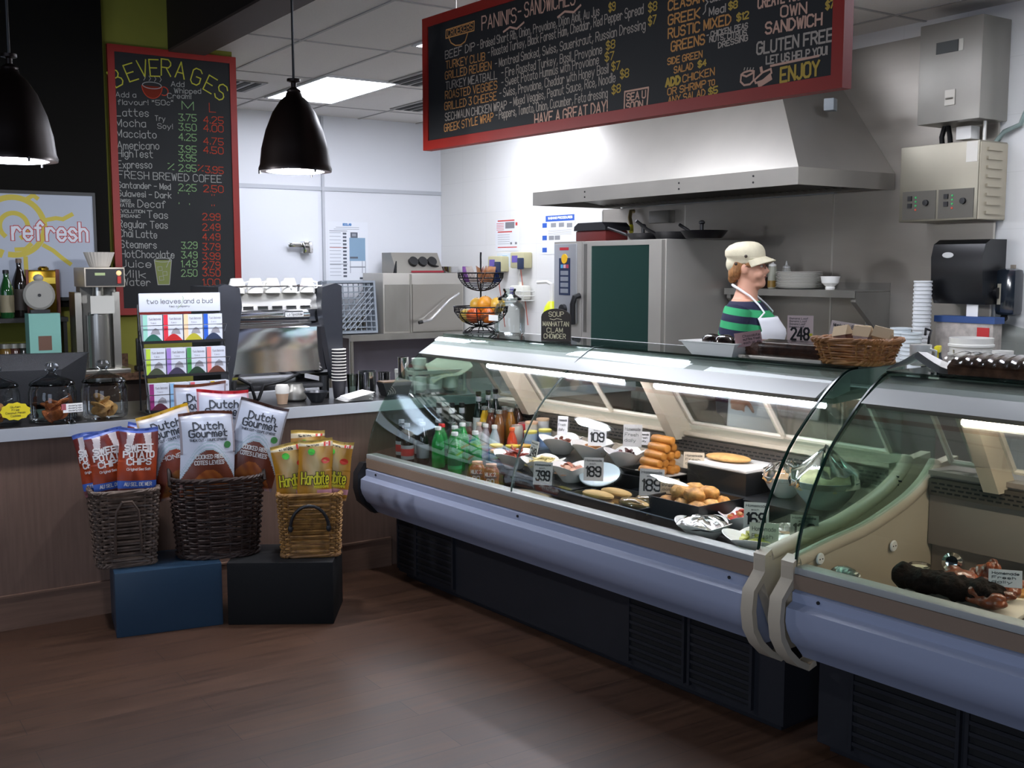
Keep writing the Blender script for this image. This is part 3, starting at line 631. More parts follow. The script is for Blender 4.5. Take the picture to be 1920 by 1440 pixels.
# bottles, tin, dispenser, box on the shelf and back bar
def bottle(name, label, loc, H, r, neck, colr, capc, labelc, group=None, shoulder=.62, rough=.08, fill=None):
    t = thing(name, label, 'bottle', loc, random.uniform(0, 6), group)
    G = mat(colr, rough, 0, 'bottle_glass', spec=.7)
    MB(G).lathe([(r * .9, 0), (r, .008), (r, H * shoulder * .9), (r * .93, H * shoulder), (neck * 1.35, H * (shoulder + .17)), (neck, H * (shoulder + .22)), (neck, H * .93)], 20).build('bottle_body', t)
    MB(mat(capc, .4, 0, 'bottle_cap')).lathe([(neck * 1.18, H * .925), (neck * 1.2, H * .99), (neck * 1.0, H), (0, H)], 16).build('cap', t)
    if labelc: MB(mat(labelc, .6, 0, 'bottle_label')).lathe([(r * 1.008, H * .12), (r * 1.012, H * .13), (r * 1.012, H * .47), (r * 1.008, H * .48)], 20).build('label_band', t)
    return t
p = at(14, 592, y=6.68); bottle('wine_bottle', 'green wine bottle with pale label at the left end of the shelf', (p.x, 6.67, SHZ), .27, .037, .014, '#1d4a24', '#101010', '#8f8468')
p = at(39, 592, y=6.8); bottle('wine_bottle', 'tall dark bottle right of the green wine bottle on the shelf', (p.x, 6.79, SHZ), .335, .042, .014, '#1c1714', '#6d5a4a', '#3a322c')
tn = thing('coffee_tin', 'shiny gold tin with red brown edges on the shelf', 'tin', (1.255, 6.80, SHZ), radians(-8))
MB(mat('#8a6a1c', .22, .9, 'gold_tin')).box((-.09, -.05, 0), (.075, .05, .27), bev=.012).build('tin_body', tn)
MB(mat('#5a2412', .4, .3, 'red_brown_edge')).box((.062, -.053, .005), (.082, .053, .272)).box((-.096, -.053, .005), (-.082, .053, .272)).build('edge_trim', tn)
MB(mat('#e0c24a', .3, .6, 'pale_gold')).box((-.07, -.0515, .19), (.06, -.0505, .225)).build('label_band', tn)
MB(mat('#8a6a1c', .22, .9, 'gold_tin')).lathe([(.03, .27), (.03, .28), (.02, .29), (0, .29)], 16, c=(0, 0, 0)).build('lid', tn)
tb_ = thing('tea_box', 'pale turquoise box with small brown label on the back bar', 'box', (1.185, 6.52, .996), radians(2))
p0 = at(58, 597, y=6.45)
MB(mat('#7fb5a8', .6, 0, 'turquoise_card')).prism([(-.095, .05), (.085, .05), (.09, .0), (.09, -.0), (.095, .0)], 0, .01, 'y')
bx_ = MB(mat('#7fb5a8', .6, 0, 'turquoise_card')).box((-.08, -.05, 0), (.085, .05, .345)); bx_.build('box_body', tb_)
MB(mat('#6a4a3a', .6, 0, 'brown_label')).box((-.035, -.0512, .14), (.035, -.0502, .22)).build('label', tb_)
ap = thing('tape_dispenser', 'round white disc shaped dispenser with a knob on top of the turquoise box', 'dispenser', (1.175, 6.52, 1.342), radians(-5))
MB(BLACKP).box((-.05, -.04, 0), (.05, .04, .02)).build('base', ap)
RX = Matrix.Rotation(radians(90), 4, 'X')
MB(mat('#9b9890', .5, 0, 'off_white_plastic')).lathe([(0, .02), (.07, .02), (.083, .01), (.083, -.01), (.07, -.02), (0, -.02)], 28, c=(0, 0, .10), M=RX).build('disc', ap)
MB(BLACKP).lathe([(0, .025), (.009, .025), (.009, .019)], 12, c=(0, 0, .10), M=RX).build('hub', ap)
MB(mat('#9b9890', .5, 0, 'off_white_plastic')).blob((0, 0, .195), (.027, .02, .022), 12).build('knob', ap)
for k, (u, v, colr, l) in enumerate(((10, 655, '#6d5326', 'small amber jar'), (28, 655, '#4a2e26', 'small dark red jar'), (44, 655, '#2a2b26', 'small black jar'))):
    p = at(u, v, y=6.6); j = thing('spice_jar', l + ' under the raised shelf behind the register', 'jar', (p.x, 6.6, .996), 0, 'small jars under the raised shelf')
    MB(mat(colr, .2, 0, 'jar_glass')).lathe([(.034, 0), (.036, .01), (.036, .13), (.026, .15)], 16).build('jar_body', j); MB(mat('#9a978c', .35, .6, 'jar_lid')).lathe([(.03, .15), (.03, .175), (0, .175)], 16).build('lid', j)
# coffee brewer
br = thing('coffee_brewer', 'tall stainless coffee brewer with black control panel on the granite back bar', 'coffee machine', (1.49, 6.50, .996))
MB(STEEL).box((-.13, -.12, 0), (.135, .14, .025), bev=.005).build('base', br)
MB(STEELD).box((-.095, .03, .025), (.10, .13, .49)).build('column', br)
MB(STEEL).box((-.135, -.02, .025), (-.10, .13, .46)).box((.07, -.02, .025), (.11, .13, .46)).build('side_rail', br)
MB(mat('#9d9a94', .3, .8, 'server_steel')).cyl((-.02, -.04, .03), (-.02, -.04, .33), .062, 24).cyl((-.02, -.04, .33), (-.02, -.04, .345), .05, 24).build('server', br)
MB(mat('#c9c6bd', .6, 0, 'paper_notice')).box((-.07, -.104, .34), (.06, -.102, .44)).build('notice', br)
MB(STEEL).cyl((-.01, -.03, .40), (-.01, -.03, .49), .03, 16).build('spout', br)
hb = MB(mat('#cbbfae', .4, .3, 'cream_panel_frame')).box((-.105, -.14, .49), (.115, .13, .60), bev=.006).build('head', br)
cp_ = MB(BLACKP).box((-.097, -.146, .498), (.107, -.139, .592)).build('control_panel', br)
MB(mat('#9fae7c', .5, 0, 'lcd_green', emit=.25)).box((-.05, -.148, .555), (.005, -.1462, .57)).build('display', cp_)
MB(mat('#c32418', .4, 0, 'red_switch')).box((.07, -.152, .51), (.09, -.1462, .55)).build('switch', cp_)
MB(mat('#f0c08a', .4, 0, 'indicator_lamp', emit=.8)).lathe([(0, .01), (.012, .005), (.015, 0)], 12, c=(.08, -.146, .568), M=RX).build('indicator', cp_)
cf = thing('coffee_filter', 'stack of fluted paper coffee filters on top of the brewer', 'filter', (1.505, 6.52, 1.597))
def flute(q, w, r, z): k = 1 + .035 * sin(w * 26) * (z / .08); return Vector((q.x * k, q.y * k, q.z))
MB(mat('#c9c2b8', .85, 0, 'filter_paper')).lathe([(0, .0), (.052, .0), (.058, .01), (.082, .085), (.08, .085), (.055, .012), (0, .008)], 104, wob=flute).build('filter_cup', cf)
ph = thing('cordless_phone', 'black phone handset standing on the granite by the brewer', 'phone', (1.70, 6.46, .996))
MB(BLACKP).box((-.03, -.035, 0), (.03, .035, .03), bev=.008).build('cradle', ph); MB(BLACKP).box((-.022, -.012, .025), (.022, .018, .19), bev=.009).build('handset', ph)
# register screen seen from behind
rg = thing('register_screen', 'black register touch screen seen from behind on the counter', 'monitor', (.86, 5.50, .898), radians(-6))
m = MB(mat('#111216', .5, 0, 'monitor_shell', bump=.3, bscale=300))
prs = [(-.36, .03), (.30, .03), (.345, .29), (-.36, .295)]
vs = [(x, .06, z) for x, z in prs] + [(x * .97, -.0, z) for x, z in prs] + [(x * .6, -.07, .06 + (z - .03) * .62) for x, z in prs]
fs = [(0, 1, 2, 3)] + [(a + k, a + (k + 1) % 4, a + 4 + (k + 1) % 4, a + 4 + k) for a in (0, 4) for k in range(4)] + [(8, 9, 10, 11)]
m.add(vs, fs); m.build('housing', rg, smooth=False)
MB(BLACKP).box((-.15, -.05, 0), (.1, .1, .012)).box((-.06, -.01, .01), (.02, .03, .08)).build('stand', rg)
# ================================================================== cookie jars on the counter
CT = .8985
CK = [mat('#a9713f', .85, 0, 'cookie_brown', var=.3, vscale=60, bump=.4), mat('#9c5426', .85, 0, 'cookie_spice', var=.35, vscale=60, bump=.4), mat('#bd8f52', .85, 0, 'cookie_pale', var=.25, vscale=60, bump=.4)]
def cookie_jar(x, y, label, kind, n, seed):
    t = thing('cookie_jar', label, 'jar', (x, y, CT), 0, 'glass cookie jars on the counter edge')
    MB(glass('#f2f4f4', .7, 'cookie_jar_glass')).lathe([(.085, .004), (.098, .012), (.102, .03), (.102, .135), (.097, .155), (.092, .165), (.094, .172)], 32).build('jar_body', t)
    MB(glass('#d8dee0', 1.0, 'jar_rim_glass')).lathe([(.097, .170), (.098, .175), (.094, .178)], 32).build('rim', t)
    k = MB(glass('#f0f3f4', .6, 'cookie_lid_glass')).lathe([(.097, .176), (.09, .186), (.062, .20), (.03, .212), (.018, .222), (.016, .228), (.03, .24), (.033, .255), (.024, .27), (.0, .276)], 32).build('lid', t)
    rnd = random.Random(seed)
    for i in range(n):
        a = rnd.uniform(0, 6.28); rr = rnd.uniform(.0, .055); lay = i / n
        M = Matrix.Rotation(rnd.uniform(-.9, .9), 4, 'X') @ Matrix.Rotation(rnd.uniform(-.9, .9), 4, 'Y')
        c = one(MB(CK[kind]).blob((0, 0, 0), (.036, .036, .011), 12, .05, seed + i, M=M), 'cookie', COOK[kind], 'cookie', (x + rr * cos(a), y + rr * sin(a), CT + .03 + lay * .065), 0, 'cookies in jar ' + ('left', 'middle', 'right')[kind])
    return t
COOK = ['brown cookie inside the jar with the yellow tag', 'dark ginger cookie inside the middle jar', 'golden cookie inside the jar nearest the tea rack']
cookie_jar(.745, 5.25, 'glass cookie jar with a yellow tag, leftmost of three', 0, 8, 3)
cookie_jar(.978, 5.22, 'glass cookie jar with a small white card, middle of three', 1, 13, 5)
cookie_jar(1.205, 5.225, 'glass cookie jar of golden cookies beside the tea rack', 2, 9, 9)
yt = MB(mat('#d6c21c', .7, 0, 'yellow_card')); P_ = [((.058 + (.006 if k % 2 else 0)) * cos(2 * pi * k / 22), (.036 + (.005 if k % 2 else 0)) * sin(2 * pi * k / 22)) for k in range(22)]
yt.prism(P_, 0, .002, 'y'); yt.use(INK)
for k, (t_, w_) in enumerate((('Gluten', .04), ('Free', .03), ('Coconut Pecan', .08), ('Cookies', .04))): write(yt, t_, flatmap((0, -.0006, 0), (1, 0, 0), (0, 0, 1)), -w_ / 2, .016 - k * .013, .008, x1=w_ / 2, w=.0012)
q = at(30, 772, y=5.13); one(yt, 'price_tag', 'yellow scalloped tag on the front of the left cookie jar', 'tag', (q.x, 5.142, q.z))
wc = MB(PAPER).box((-.035, 0, -.018), (.05, .0015, .022)); wc.use(mat('#a5525a', .7, 0, 'tag_emblem')).box((-.042, -.001, -.005), (-.022, -.0002, .022)); wc.use(INK)
for k in range(3): write(wc, 'abcdefg hijkl', flatmap((0, -.0006, 0), (1, 0, 0), (0, 0, 1)), -.012, .010 - k * .011, .006, x1=.045, w=.001)
q = at(134, 766, y=5.10); one(wc, 'price_tag', 'small white card in front of the middle cookie jar', 'tag', (q.x, 5.105, q.z), radians(4))
q = at(134, 790, y=5.10); ch_ = MB(glass('#dfe3e3', 1.5, 'clear_plastic')).lathe([(.022, 0), (.02, .01), (.008, .02), (.006, .04), (.006, .05)], 16); one(ch_, 'card_holder', 'tiny clear holder under the white card by the middle jar', 'card holder', (q.x, 5.104, CT + .0005))
# ================================================================== tea rack
tr = thing('tea_rack', 'wire tea rack with white header standing on the counter', 'rack', (1.60, 5.20, CT), radians(-2))
TW = .40
wr = MB(BLACKP)
for x in (-TW / 2, TW / 2):
    wr.tube([(x, -.02, .01), (x, .13, .40), (x, .15, .52)], .004, 6); wr.tube([(x, -.02, .004), (x, .16, .004), (x, .15, .52)], .004, 6)
for k, (y, z) in enumerate(((0, .02), (.045, .185), (.085, .345))):
    wr.box((-TW / 2, y - .01, z - .012), (TW / 2, y + .07, z)); 
wr.build('frame', tr)
rods = MB(CHROME)
for k, (y, z) in enumerate(((0, .02), (.045, .185), (.085, .345))): rods.tube([(-TW / 2 - .008, y + .03, z + .03), (-TW / 2 - .008, y - .014, z + .075), (TW / 2 + .008, y - .014, z + .075), (TW / 2 + .008, y + .03, z + .03)], .0022, 6)
rods.build('front_rod', tr)
hd_ = MB(mat('#c6c9d2', .5, 0, 'header_white')).box((-TW / 2 - .01, .075, .485), (TW / 2 - .02, .085, .575), bev=.004); hd_.use(mat('#4c4c50', .7, 0, 'header_ink'))
write(hd_, 'two leaves and a bud', flatmap((0, .0744, 0), (1, 0, 0), (0, 0, 1)), -TW / 2 + .025, .525, .022, x1=TW / 2 - .06, w=.0026); write(hd_, 'tea company', flatmap((0, .0744, 0), (1, 0, 0), (0, 0, 1)), -.07, .507, .009, x1=.03, w=.0013)
hd_.use(mat('#8aa070', .7, 0, 'leaf_green')); line2(hd_, [(-.03, .50), (-.01, .52), (.0, .55), (-.005, .56)], flatmap((0, .0742, 0), (1, 0, 0), (0, 0, 1)), .002)
hd_.build('header', tr)
TEA = [[('#8a2a6c', 'plum', '#4a1428'), ('#86aed0', 'sky blue', '#1e2a38'), ('#d05a66', 'rose', '#6a1c1c'), ('#d6b524', 'yellow', '#4c4424')], [('#a9c63c', 'lime', '#3e4432'), ('#9a78c0', 'violet', '#3a3448'), ('#3f8a46', 'green', '#1a3020'), ('#e07a76', 'salmon', '#5c3426')], [('#8fc4b4', 'mint', '#1f5a4a'), ('#d02a3c', 'red', '#b01a1e'), ('#eec49a', 'peach', '#a8a02a'), ('#1f55b8', 'blue', '#25304a')]]
rown = ['bottom', 'middle', 'top']
for k, (y, z) in enumerate(((0, .02), (.045, .185), (.085, .345))):
    for j, (c_, nm, dk) in enumerate(TEA[k]):
        w = .091; x0 = -TW / 2 + .008 + j * .097
        M_ = Matrix.Rotation(radians(-2), 4, 'Z'); o = Vector((1.60, 5.20, CT)) + M_ @ Vector((x0 + w / 2, y + .025, z + .0008))
        t = thing('tea_box', '%s striped tea box on the %s tier of the tea rack' % (nm, rown[k]), 'tea box', o, radians(-2), 'tea boxes on the rack')
        MB(mat('#c9ccd6', .55, 0, 'tea_card')).box((-w / 2, -.022, 0), (w / 2, .035, .125)).build('carton', t)
        MB(mat(c_, .55, 0, 'tea_stripe')).box((-w / 2 - .0004, -.0228, .0), (-w / 2 + .02, -.0215, .1254)).build('colour_stripe', t)
        f = MB(mat(dk, .5, 0, 'tea_packets')); f.prism([(-w / 2 + .004 + (w - .008) * i / 12, .032 * sin(pi * i / 12)) for i in range(13)], -.026, -.0222, 'y'); f.build('packet_fan', t)
        f = MB(mat('#8f8c92', .6, 0, 'tea_bag_print')); f.prism([(-.012, .032), (.034, .03), (.028, .052), (.012, .062), (-.004, .05)], -.0226, -.0221, 'y'); f.build('printed_tea_bag', t)
        f = MB(mat('#8d8a92', .7, 0, 'print_grey')); write(f, 'two leaves', flatmap((0, -.0225, 0), (1, 0, 0), (0, 0, 1)), -.018, .10, .012, x1=.038, w=.0015); write(f, 'tea', flatmap((0, -.0225, 0), (1, 0, 0), (0, 0, 1)), -.01, .083, .008, x1=.015, w=.001); f.build('lettering', t)
# ================================================================== espresso machine (seen from behind)
es = thing('espresso_machine', 'espresso machine with dark side panels and mirror steel back on the counter', 'espresso machine', (2.13, 5.42, CT))
SP = mat('#24262d', .5, 0, 'charcoal_panel')
def cheek(sx):
    m = MB(SP); P = [(.335, .09), (.335, .60), (.30, .615), (.225, .595), (.215, .50), (.235, .36), (.262, .20), (.285, .10)]
    P = [(sx * a, b) for a, b in P]; m.prism(P, -.09, -.02, 'y'); m.prism([(sx * a, b) for a, b in [(.335, .09), (.335, .60), (.28, .60), (.30, .10)]], -.02, .36, 'y'); return m
for s_ in (-1, 1): cheek(s_).build('side_panel', es)
bk_ = MB(mat('#dedee0', .1, 1, 'mirror_steel'))
prof = [(.0, .135), (-.012, .15), (-.018, .26), (-.032, .36), (-.040, .385), (-.030, .40), (-.006, .415), (.0, .435), (-.008, .46), (-.02, .478)]
n = len(prof); wv = lambda z: .29 - max(0, (z - .13)) * .155
vs = [(sx * wv(z) if z < .5 else sx * .228, y, z) for sx in (-1, 1) for y, z in prof]; bk_.add(vs, [(i, i + 1, n + i + 1, n + i) for i in range(n - 1)])
bk_.use(STEELD).box((-.26, .03, .13), (.26, .34, .14)); bk_.build('back_panel', es)
ts = MB(mat('#d9d8d4', .3, .9, 'satin_steel')).prism([(-.035, .478), (-.03, .50), (.015, .56), (.03, .565), (.33, .565), (.33, .478)], -.228, .228, 'x'); ts.build('top_housing', es)
vn = MB(mat('#2a2a2a', .6, 0, 'vent_slots'))
for k in range(5):
    for r in range(4): vn.box((-.19 + k * .078, -.0375, .481 + r * .005), (-.135 + k * .078, -.0, .4835 + r * .005))
vn.build('vent_slots', es)
bd = MB(mat('#dedede', .4, 0, 'badge_white')).box((.045, -.018, .44), (.145, -.012, .465)); bd.use(INK); write(bd, 'La Spaziale', flatmap((0, -.0186, 0), (1, 0, 0), (0, 0, 1)), .052, .446, .013, x1=.138, w=.002); bd.build('badge', es)
tray = MB(mat('#3a3a3c', .4, .5, 'drip_tray')).box((-.26, -.05, .06), (.26, .34, .085), bev=.006); tray.build('drip_tray', es)
for x in (-.27, .24):
    for y in (-.03, .3): MB(BLACKP).cyl((x + .01, y, 0), (x + .01, y, .12), .026, 16).build('foot', es)
for P in ([(-.22, -.02, .13), (-.17, -.06, .10), (-.15, -.06, .03), (-.145, -.05, .011)], [(.12, .0, .135), (.02, -.05, .11), (-.10, -.06, .09), (-.13, -.06, .02), (-.13, -.03, .011)]): MB(BLACKP).tube(smoothp3(P) if False else P, .009, 8).build('hose', es)
RLG = MB(CHROME).tube([(-.25, -.02, .60), (.25, -.02, .60)], .004, 6).tube([(-.25, .3, .60), (.25, .3, .60)], .004, 6)
for x in (-.25, .25): RLG.tube([(x, -.02, .56), (x, -.02, .60), (x, .3, .60), (x, .3, .56)], .004, 6)
RLG.build('cup_rail', es)
def mug(label, loc, rz, r=.042, h=.075, up=False, group='white cups on the espresso machine'):
    t = thing('cup', label, 'cup', loc, rz, group)
    pr = [(r * .62, 0), (r * .66, .002), (r * .95, h * .55), (r, h), (r * .93, h), (r * .88, h * .6), (r * .5, .006), (0, .006)]
    if not up: pr = [(a, h - b) for a, b in pr]
    MB(CERAM).lathe(pr, 24).build('cup_body', t)
    s_ = 1 if up else -1
    MB(CERAM).tube([(r * .86, 0, h * (.7 if up else .3)), (r * 1.35, 0, h * (.66 if up else .34)), (r * 1.3, 0, h * (.3 if up else .7)), (r * .72, 0, h * (.22 if up else .78))], .005, 8).build('handle', t)
    return t
for k, x in enumerate((-.205, -.105, -.01, .085, .185)):
    mug('%s white cup from the left in the front row on the espresso machine' % ORD[k], (2.13 + x, 5.44, CT + .566), 1.5 + k)
for k, x in enumerate((-.16, -.06, .03, .13)):
    mug('%s white cup from the left in the back row on the espresso machine' % ORD[k], (2.13 + x, 5.55, CT + .566), .5 + k)
# things under and beside the machine
t = thing('paper_cup', 'cream paper cup with paler lid under the espresso machine', 'cup', (2.09, 5.26, CT)); MB(mat('#b89a80', .7, 0, 'tan_cup')).lathe([(.025, 0), (.033, .055)], 20).build('cup_body', t); MB(mat('#d8d4cc', .6, 0, 'cream_lid')).lathe([(.034, .055), (.036, .085), (.03, .10), (0, .10)], 20).build('lid', t)
one(MB(mat('#202328', .35, 0, 'black_glaze')).lathe([(.03, 0), (.034, .008), (.062, .05), (.066, .055), (.06, .055), (.03, .012), (0, .012)], 28), 'bowl', 'small black bowl beneath the espresso machine', 'bowl', (2.27, 5.24, CT))
one(MB(STEELD).lathe([(.05, 0), (.062, .01), (.06, .05), (.045, .07), (.04, .09), (.037, .09), (.04, .07), (0, .01)], 28), 'milk_pitcher', 'round steel pot behind the small black bowl', 'pot', (2.20, 5.36, CT))
for k in range(11):
    t = thing('takeaway_cup', '%s cup from the bottom in the nested black and white cup stack' % ORD[k], 'cup', (2.44, 5.33, CT + .001 + k * .0165), 0, 'nested takeaway cups beside the espresso machine')
    MB(mat('#232126', .5, 0, 'dark_cup_paper')).lathe([(.028, 0), (.030, .004), (.037, .0805), (.037, .094)], 20).build('cup_body', t); MB(mat('#d6d0c8', .6, 0, 'rolled_rim')).lathe([(.0375, .094), (.0405, .0955), (.0405, .0985), (.0375, .1)], 20).build('rim', t)
rnd = random.Random(4)
for k in range(6):
    m = MB(PAPER); w = .075 - k * .002
    m.grid(lambda u, v, k=k: Vector(((u - .5) * 2 * w, (v - .5) * .15, .002 + .012 * u * (k + 1) * .35 - .0)), 6, 4); m.sheet
    vs0 = [q + Vector((0, 0, -.0012)) for q in m.v]; fs0 = [f[::-1] for f in m.f]; m.add(vs0, fs0)
    one(m, 'napkin', '%s white napkin from the bottom of the pile by the cup stack' % ORD[k], 'napkin', (2.47 + k * .003, 5.21 - k * .002, CT + .0005 + k * .0034), radians(rnd.uniform(-8, 8)) + .05, 'white napkins on the counter')
def steel_cup(name, label, x, y, r, h, cat='cup'):
    one(MB(CHROME).lathe([(r * .9, 0), (r, .006), (r, h - .004), (r * 1.06, h), (r * .97, h), (r * .93, .01), (0, .01)], 28), name, label, cat, (x, y, CT))
steel_cup('milk_pitcher', 'wide polished steel pitcher left of the short steel pitcher', 2.665, 5.45, .048, .125, 'pitcher')
steel_cup('milk_pitcher', 'short polished steel pitcher behind the black box', 2.78, 5.47, .034, .11, 'pitcher')
steel_cup('milk_pitcher', 'tall narrow steel shaker by the display case glass', 2.845, 5.36, .030, .20, 'pitcher')
bo = thing('knock_box', 'black box with brown lid on the counter by the display case', 'box', (2.745, 5.28, CT), radians(-4)); MB(BLACKP).prism([(-.06, 0), (.06, 0), (.085, .075), (-.085, .075)], -.05, .05, 'y').build('box_body', bo); MB(mat('#6b5238', .6, 0, 'brown_lid')).box((-.08, -.045, .0755), (.08, .045, .08)).build('lid', bo)
gl_ = MB(glass('#dfe6e0', 1.3, 'tumbler_glass')).lathe([(.026, .004), (.033, .11), (.031, .11), (.024, .008), (0, .008)], 20); one(gl_, 'tumbler', 'clear glass tumbler left of the wide steel pitcher', 'glass', (2.585, 5.47, CT))
# ================================================================== display cubes, wicker baskets and snack bags
cbz = .285
def cube(label, u0, v0, u1, v1, colr, rough):
    a = at(u0, v0, z=0); b = at(u1, v1, z=0); d = b - a; w = d.length; rz = atan2(d.y, d.x)
    t = thing('display_cube', label, 'display cube', a, rz, 'painted display cubes under the baskets')
    MB(mat(colr, rough, 0, 'painted_cube', spec=.3)).box((0, 0, .0), (w, .33, cbz), bev=.004).build('cube_body', t)
    return a, rz, w
CU1 = cube('dark blue cube under the left and middle wicker baskets', 219, 1197, 419, 1171, '#263c50', .4)
CU2 = cube('black cube on the right, under the golden wicker basket', 428, 1172, 626, 1170, '#050506', .7)
def wicker(name, label, loc, rz, w, d, h, top, colrs, n, rim, handle=None, round_=.25, seed=1):
    """open basket woven from rods around upright stakes; top = flare"""
    t = thing(name, label, 'basket', loc, rz, 'wicker baskets of snack bags')
    m1 = mat(colrs[0], .6, 0, 'wicker', var=.45, vscale=25); m2 = mat(colrs[1], .65, 0, 'wicker_stake', var=.3, vscale=20)
    NP = 88
    def ring(k, z, off=0.):
        a = 2 * pi * k / NP; ca, sa = cos(a), sin(a); e = round_
        f = 1 + (top - 1) * z / h
        x = (abs(ca) ** e) * (1 if ca > 0 else -1) * (w / 2 * f + off); y = (abs(sa) ** e) * (1 if sa > 0 else -1) * (d / 2 * f + off)
        return Vector((x, y, z))
    wv = MB(m1); step = h / n; ns = 22; rnd = random.Random(seed)
    for i in range(n):
        z = step * (i + .5); ph = pi * (i % 2); pts = []
        for k in range(NP):
            s_ = sin(k * ns / NP * pi + ph); pts.append(ring(k, z + rnd.uniform(-.0012, .0012), s_ * .0065 + rnd.uniform(-.001, .001)))
        wv.tube(pts, step * .44, 5, closed=True)
    wv.build('woven_wall', t)
    st = MB(m2)
    for k in range(ns):
        kk = (k + .0) * NP / ns; st.tube([ring(kk, .004), ring(kk, h * .5), ring(kk, h)], .0045, 5)
    st.build('stakes', t)
    r = MB(m1)
    for q in range(3): r.tube([ring(k, h + .004 + .005 * sin(k * .9 + q * 2.1), .006 * cos(k * .9 + q * 2.1)) for k in range(NP)], .0065, 6, closed=True)
    r.build('braided_rim', t)
    f = MB(m2)
    for q in range(2): f.tube([ring(k, .010 + .005 * sin(k * .9 + q * 3.1), .004 + .004 * cos(k * .9 + q * 3.1)) for k in range(NP)], .006, 6, closed=True)
    f.build('foot_rim', t)
    MB(m2).add([ring(k, .012, -.012) for k in range(NP)], [tuple(range(NP))]).build('base_panel', t)
    if handle: handle(t, w, d, h, top)
    return t
def h_wicker(t, w, d, h, top):
    m = MB(mat('#4a3a30', .6, 0, 'wicker_handle', var=.3, vscale=30)); f = -d / 2 * top - .012
    for q in range(2): m.tube([(-.055 + .003 * q, f + .02, .06), (-.053, f - .004, .16), (-.045, f - .012, h * .78), (-.02, f - .012 - .004 * q, h * .9), (.02, f - .012, h * .9), (.045, f - .012, h * .78), (.053, f - .004, .16), (.055, f + .02, .06)], .006, 6)
    m.build('handle', t)
def h_black(t, w, d, h, top):
    f = -d / 2 * top - .004
    m = MB(mat('#17171a', .5, 0, 'black_cord')); m.tube([(w * .34 * cos(radians(a)) , f - .012 * sin(radians(a)), h * .50 + h * .36 * sin(radians(a))) for a in range(0, 181, 15)], .0075, 8)
    for s_ in (-1, 1): m.blob((s_ * w * .34, f - .002, h * .49), (.012, .008, .018), 10)
    m.build('handle', t)
def h_side(t, w, d, h, top):
    for s_ in (-1, 1):
        m = MB(mat('#241812', .5, 0, 'dark_wicker_handle'))
        for q in range(2): m.tube([(s_ * (w / 2 * top + .004 * q), -.075 + .15 * k / 8, h - .02 + (.075 + .006 * q) * sin(pi * k / 8)) for k in range(9)], .007, 6)
        m.build('handle', t)
p1 = at(254, 1062, z=cbz); p2 = at(408, 1052, z=cbz); p3 = at(578, 1049, z=cbz)
B1 = (p1.x - .012, p1.y + .125); B2 = (p2.x + .055, p2.y + .15); B3 = (p3.x + .07, p3.y + .125)
wicker('wicker_basket', 'grey brown wicker basket holding the sweet potato chip bags, leftmost', (B1[0], B1[1], cbz), radians(-8), .235, .24, .335, 1.2, ('#5d4c41', '#54453c'), 24, 0, h_wicker, .3, 1)
wicker('wicker_basket', 'dark brown oval wicker basket in the middle holding tall chip bags', (B2[0], B2[1], cbz), radians(-14), .355, .25, .36, 1.16, ('#33211a', '#2c1c16'), 30, 0, h_side, .75, 2)
wicker('wicker_basket', 'golden square wicker basket with black cord handle, rightmost of the three', (B3[0], B3[1], cbz), radians(-26), .25, .22, .285, 1.12, ('#8a6330', '#7a5630'), 24, 0, h_black, .2, 3)
def mixc(a, b, t): t = max(0, min(1, t)); return tuple(a[i] * (1 - t) + b[i] * t for i in range(4))
def bag(name, label, loc, w, h, th, rz, ry, rx, paint, art, group, seed):
    t = thing(name, label, 'snack bag', loc, rz, group); t.rotation_euler = (rx, ry, rz)
    rnd = random.Random(seed); ph = [rnd.uniform(0, 6) for _ in range(6)]
    def prof(u, v):
        e = max(0, 1 - abs(2 * u - 1) ** 2.6) ** .75; vv = max(0, min(1, (v - .045) / .91)); g = sin(pi * vv) ** .45 if 0 < vv < 1 else 0
        return e * g
    def S(u, v, side=-1, lift=0):
        p_ = prof(u, v); pinch = 1 - .07 * p_
        wr = .004 * sin(9 * u + ph[0] + 4 * v) * sin(7 * v + ph[1]) + .003 * sin(23 * u + ph[2]) * (abs(v - .5) * 2) ** 3
        y = side * (th * p_ + lift) + wr * (.3 + p_) + .010 * sin(5 * u + ph[3]) * (1 - p_) * (1 if v > .5 else .4)
        return Vector(((u - .5) * w * pinch + .004 * sin(6 * v + ph[4]) * (1 - p_), y, v * h + .006 * sin(4 * u + ph[5]) * (v > .9)))
    m = MB(film_mat())
    m.grid(lambda u, v: S(u, v), 60, 88, lambda u, v: paint(u, v)); m.grid(lambda u, v: S(u, v, 1), 20, 28, lambda u, v: paint(u, v))
    m.build('pouch', t, sharp=60)
    mp_ = lambda a, b: S(a / w + .5, b / h, -1, .0022)
    ms = art(mp_, w, h)
    if ms: merge(ms).build('printed_lettering', t, smooth=False)
    return t
def dense(P, k=6):
    out = []
    for a, b in zip(P[:-1], P[1:]):
        for i in range(k): out.append((a[0] + (b[0] - a[0]) * i / k, a[1] + (b[1] - a[1]) * i / k))
    return out + [P[-1]]
c = lin
def sweet(u, v):
    x = 2 * u - 1
    if v > .93: return c('#4a5fa8')
    if v < .22 and v > .10: return c('#3f63b8')
    if v <= .10: return c('#7a4a4c')
    if v > .62 and abs(x) > .2 + (.93 - v) * .9 and abs(x) < .62 + (.93 - v) * .3: return c('#cfc4c4')
    r = mixc(c('#b0441c'), c('#6a2a26'), abs(v - .42) * 2.4 + .25 * sin(20 * u) * .5)
    return r
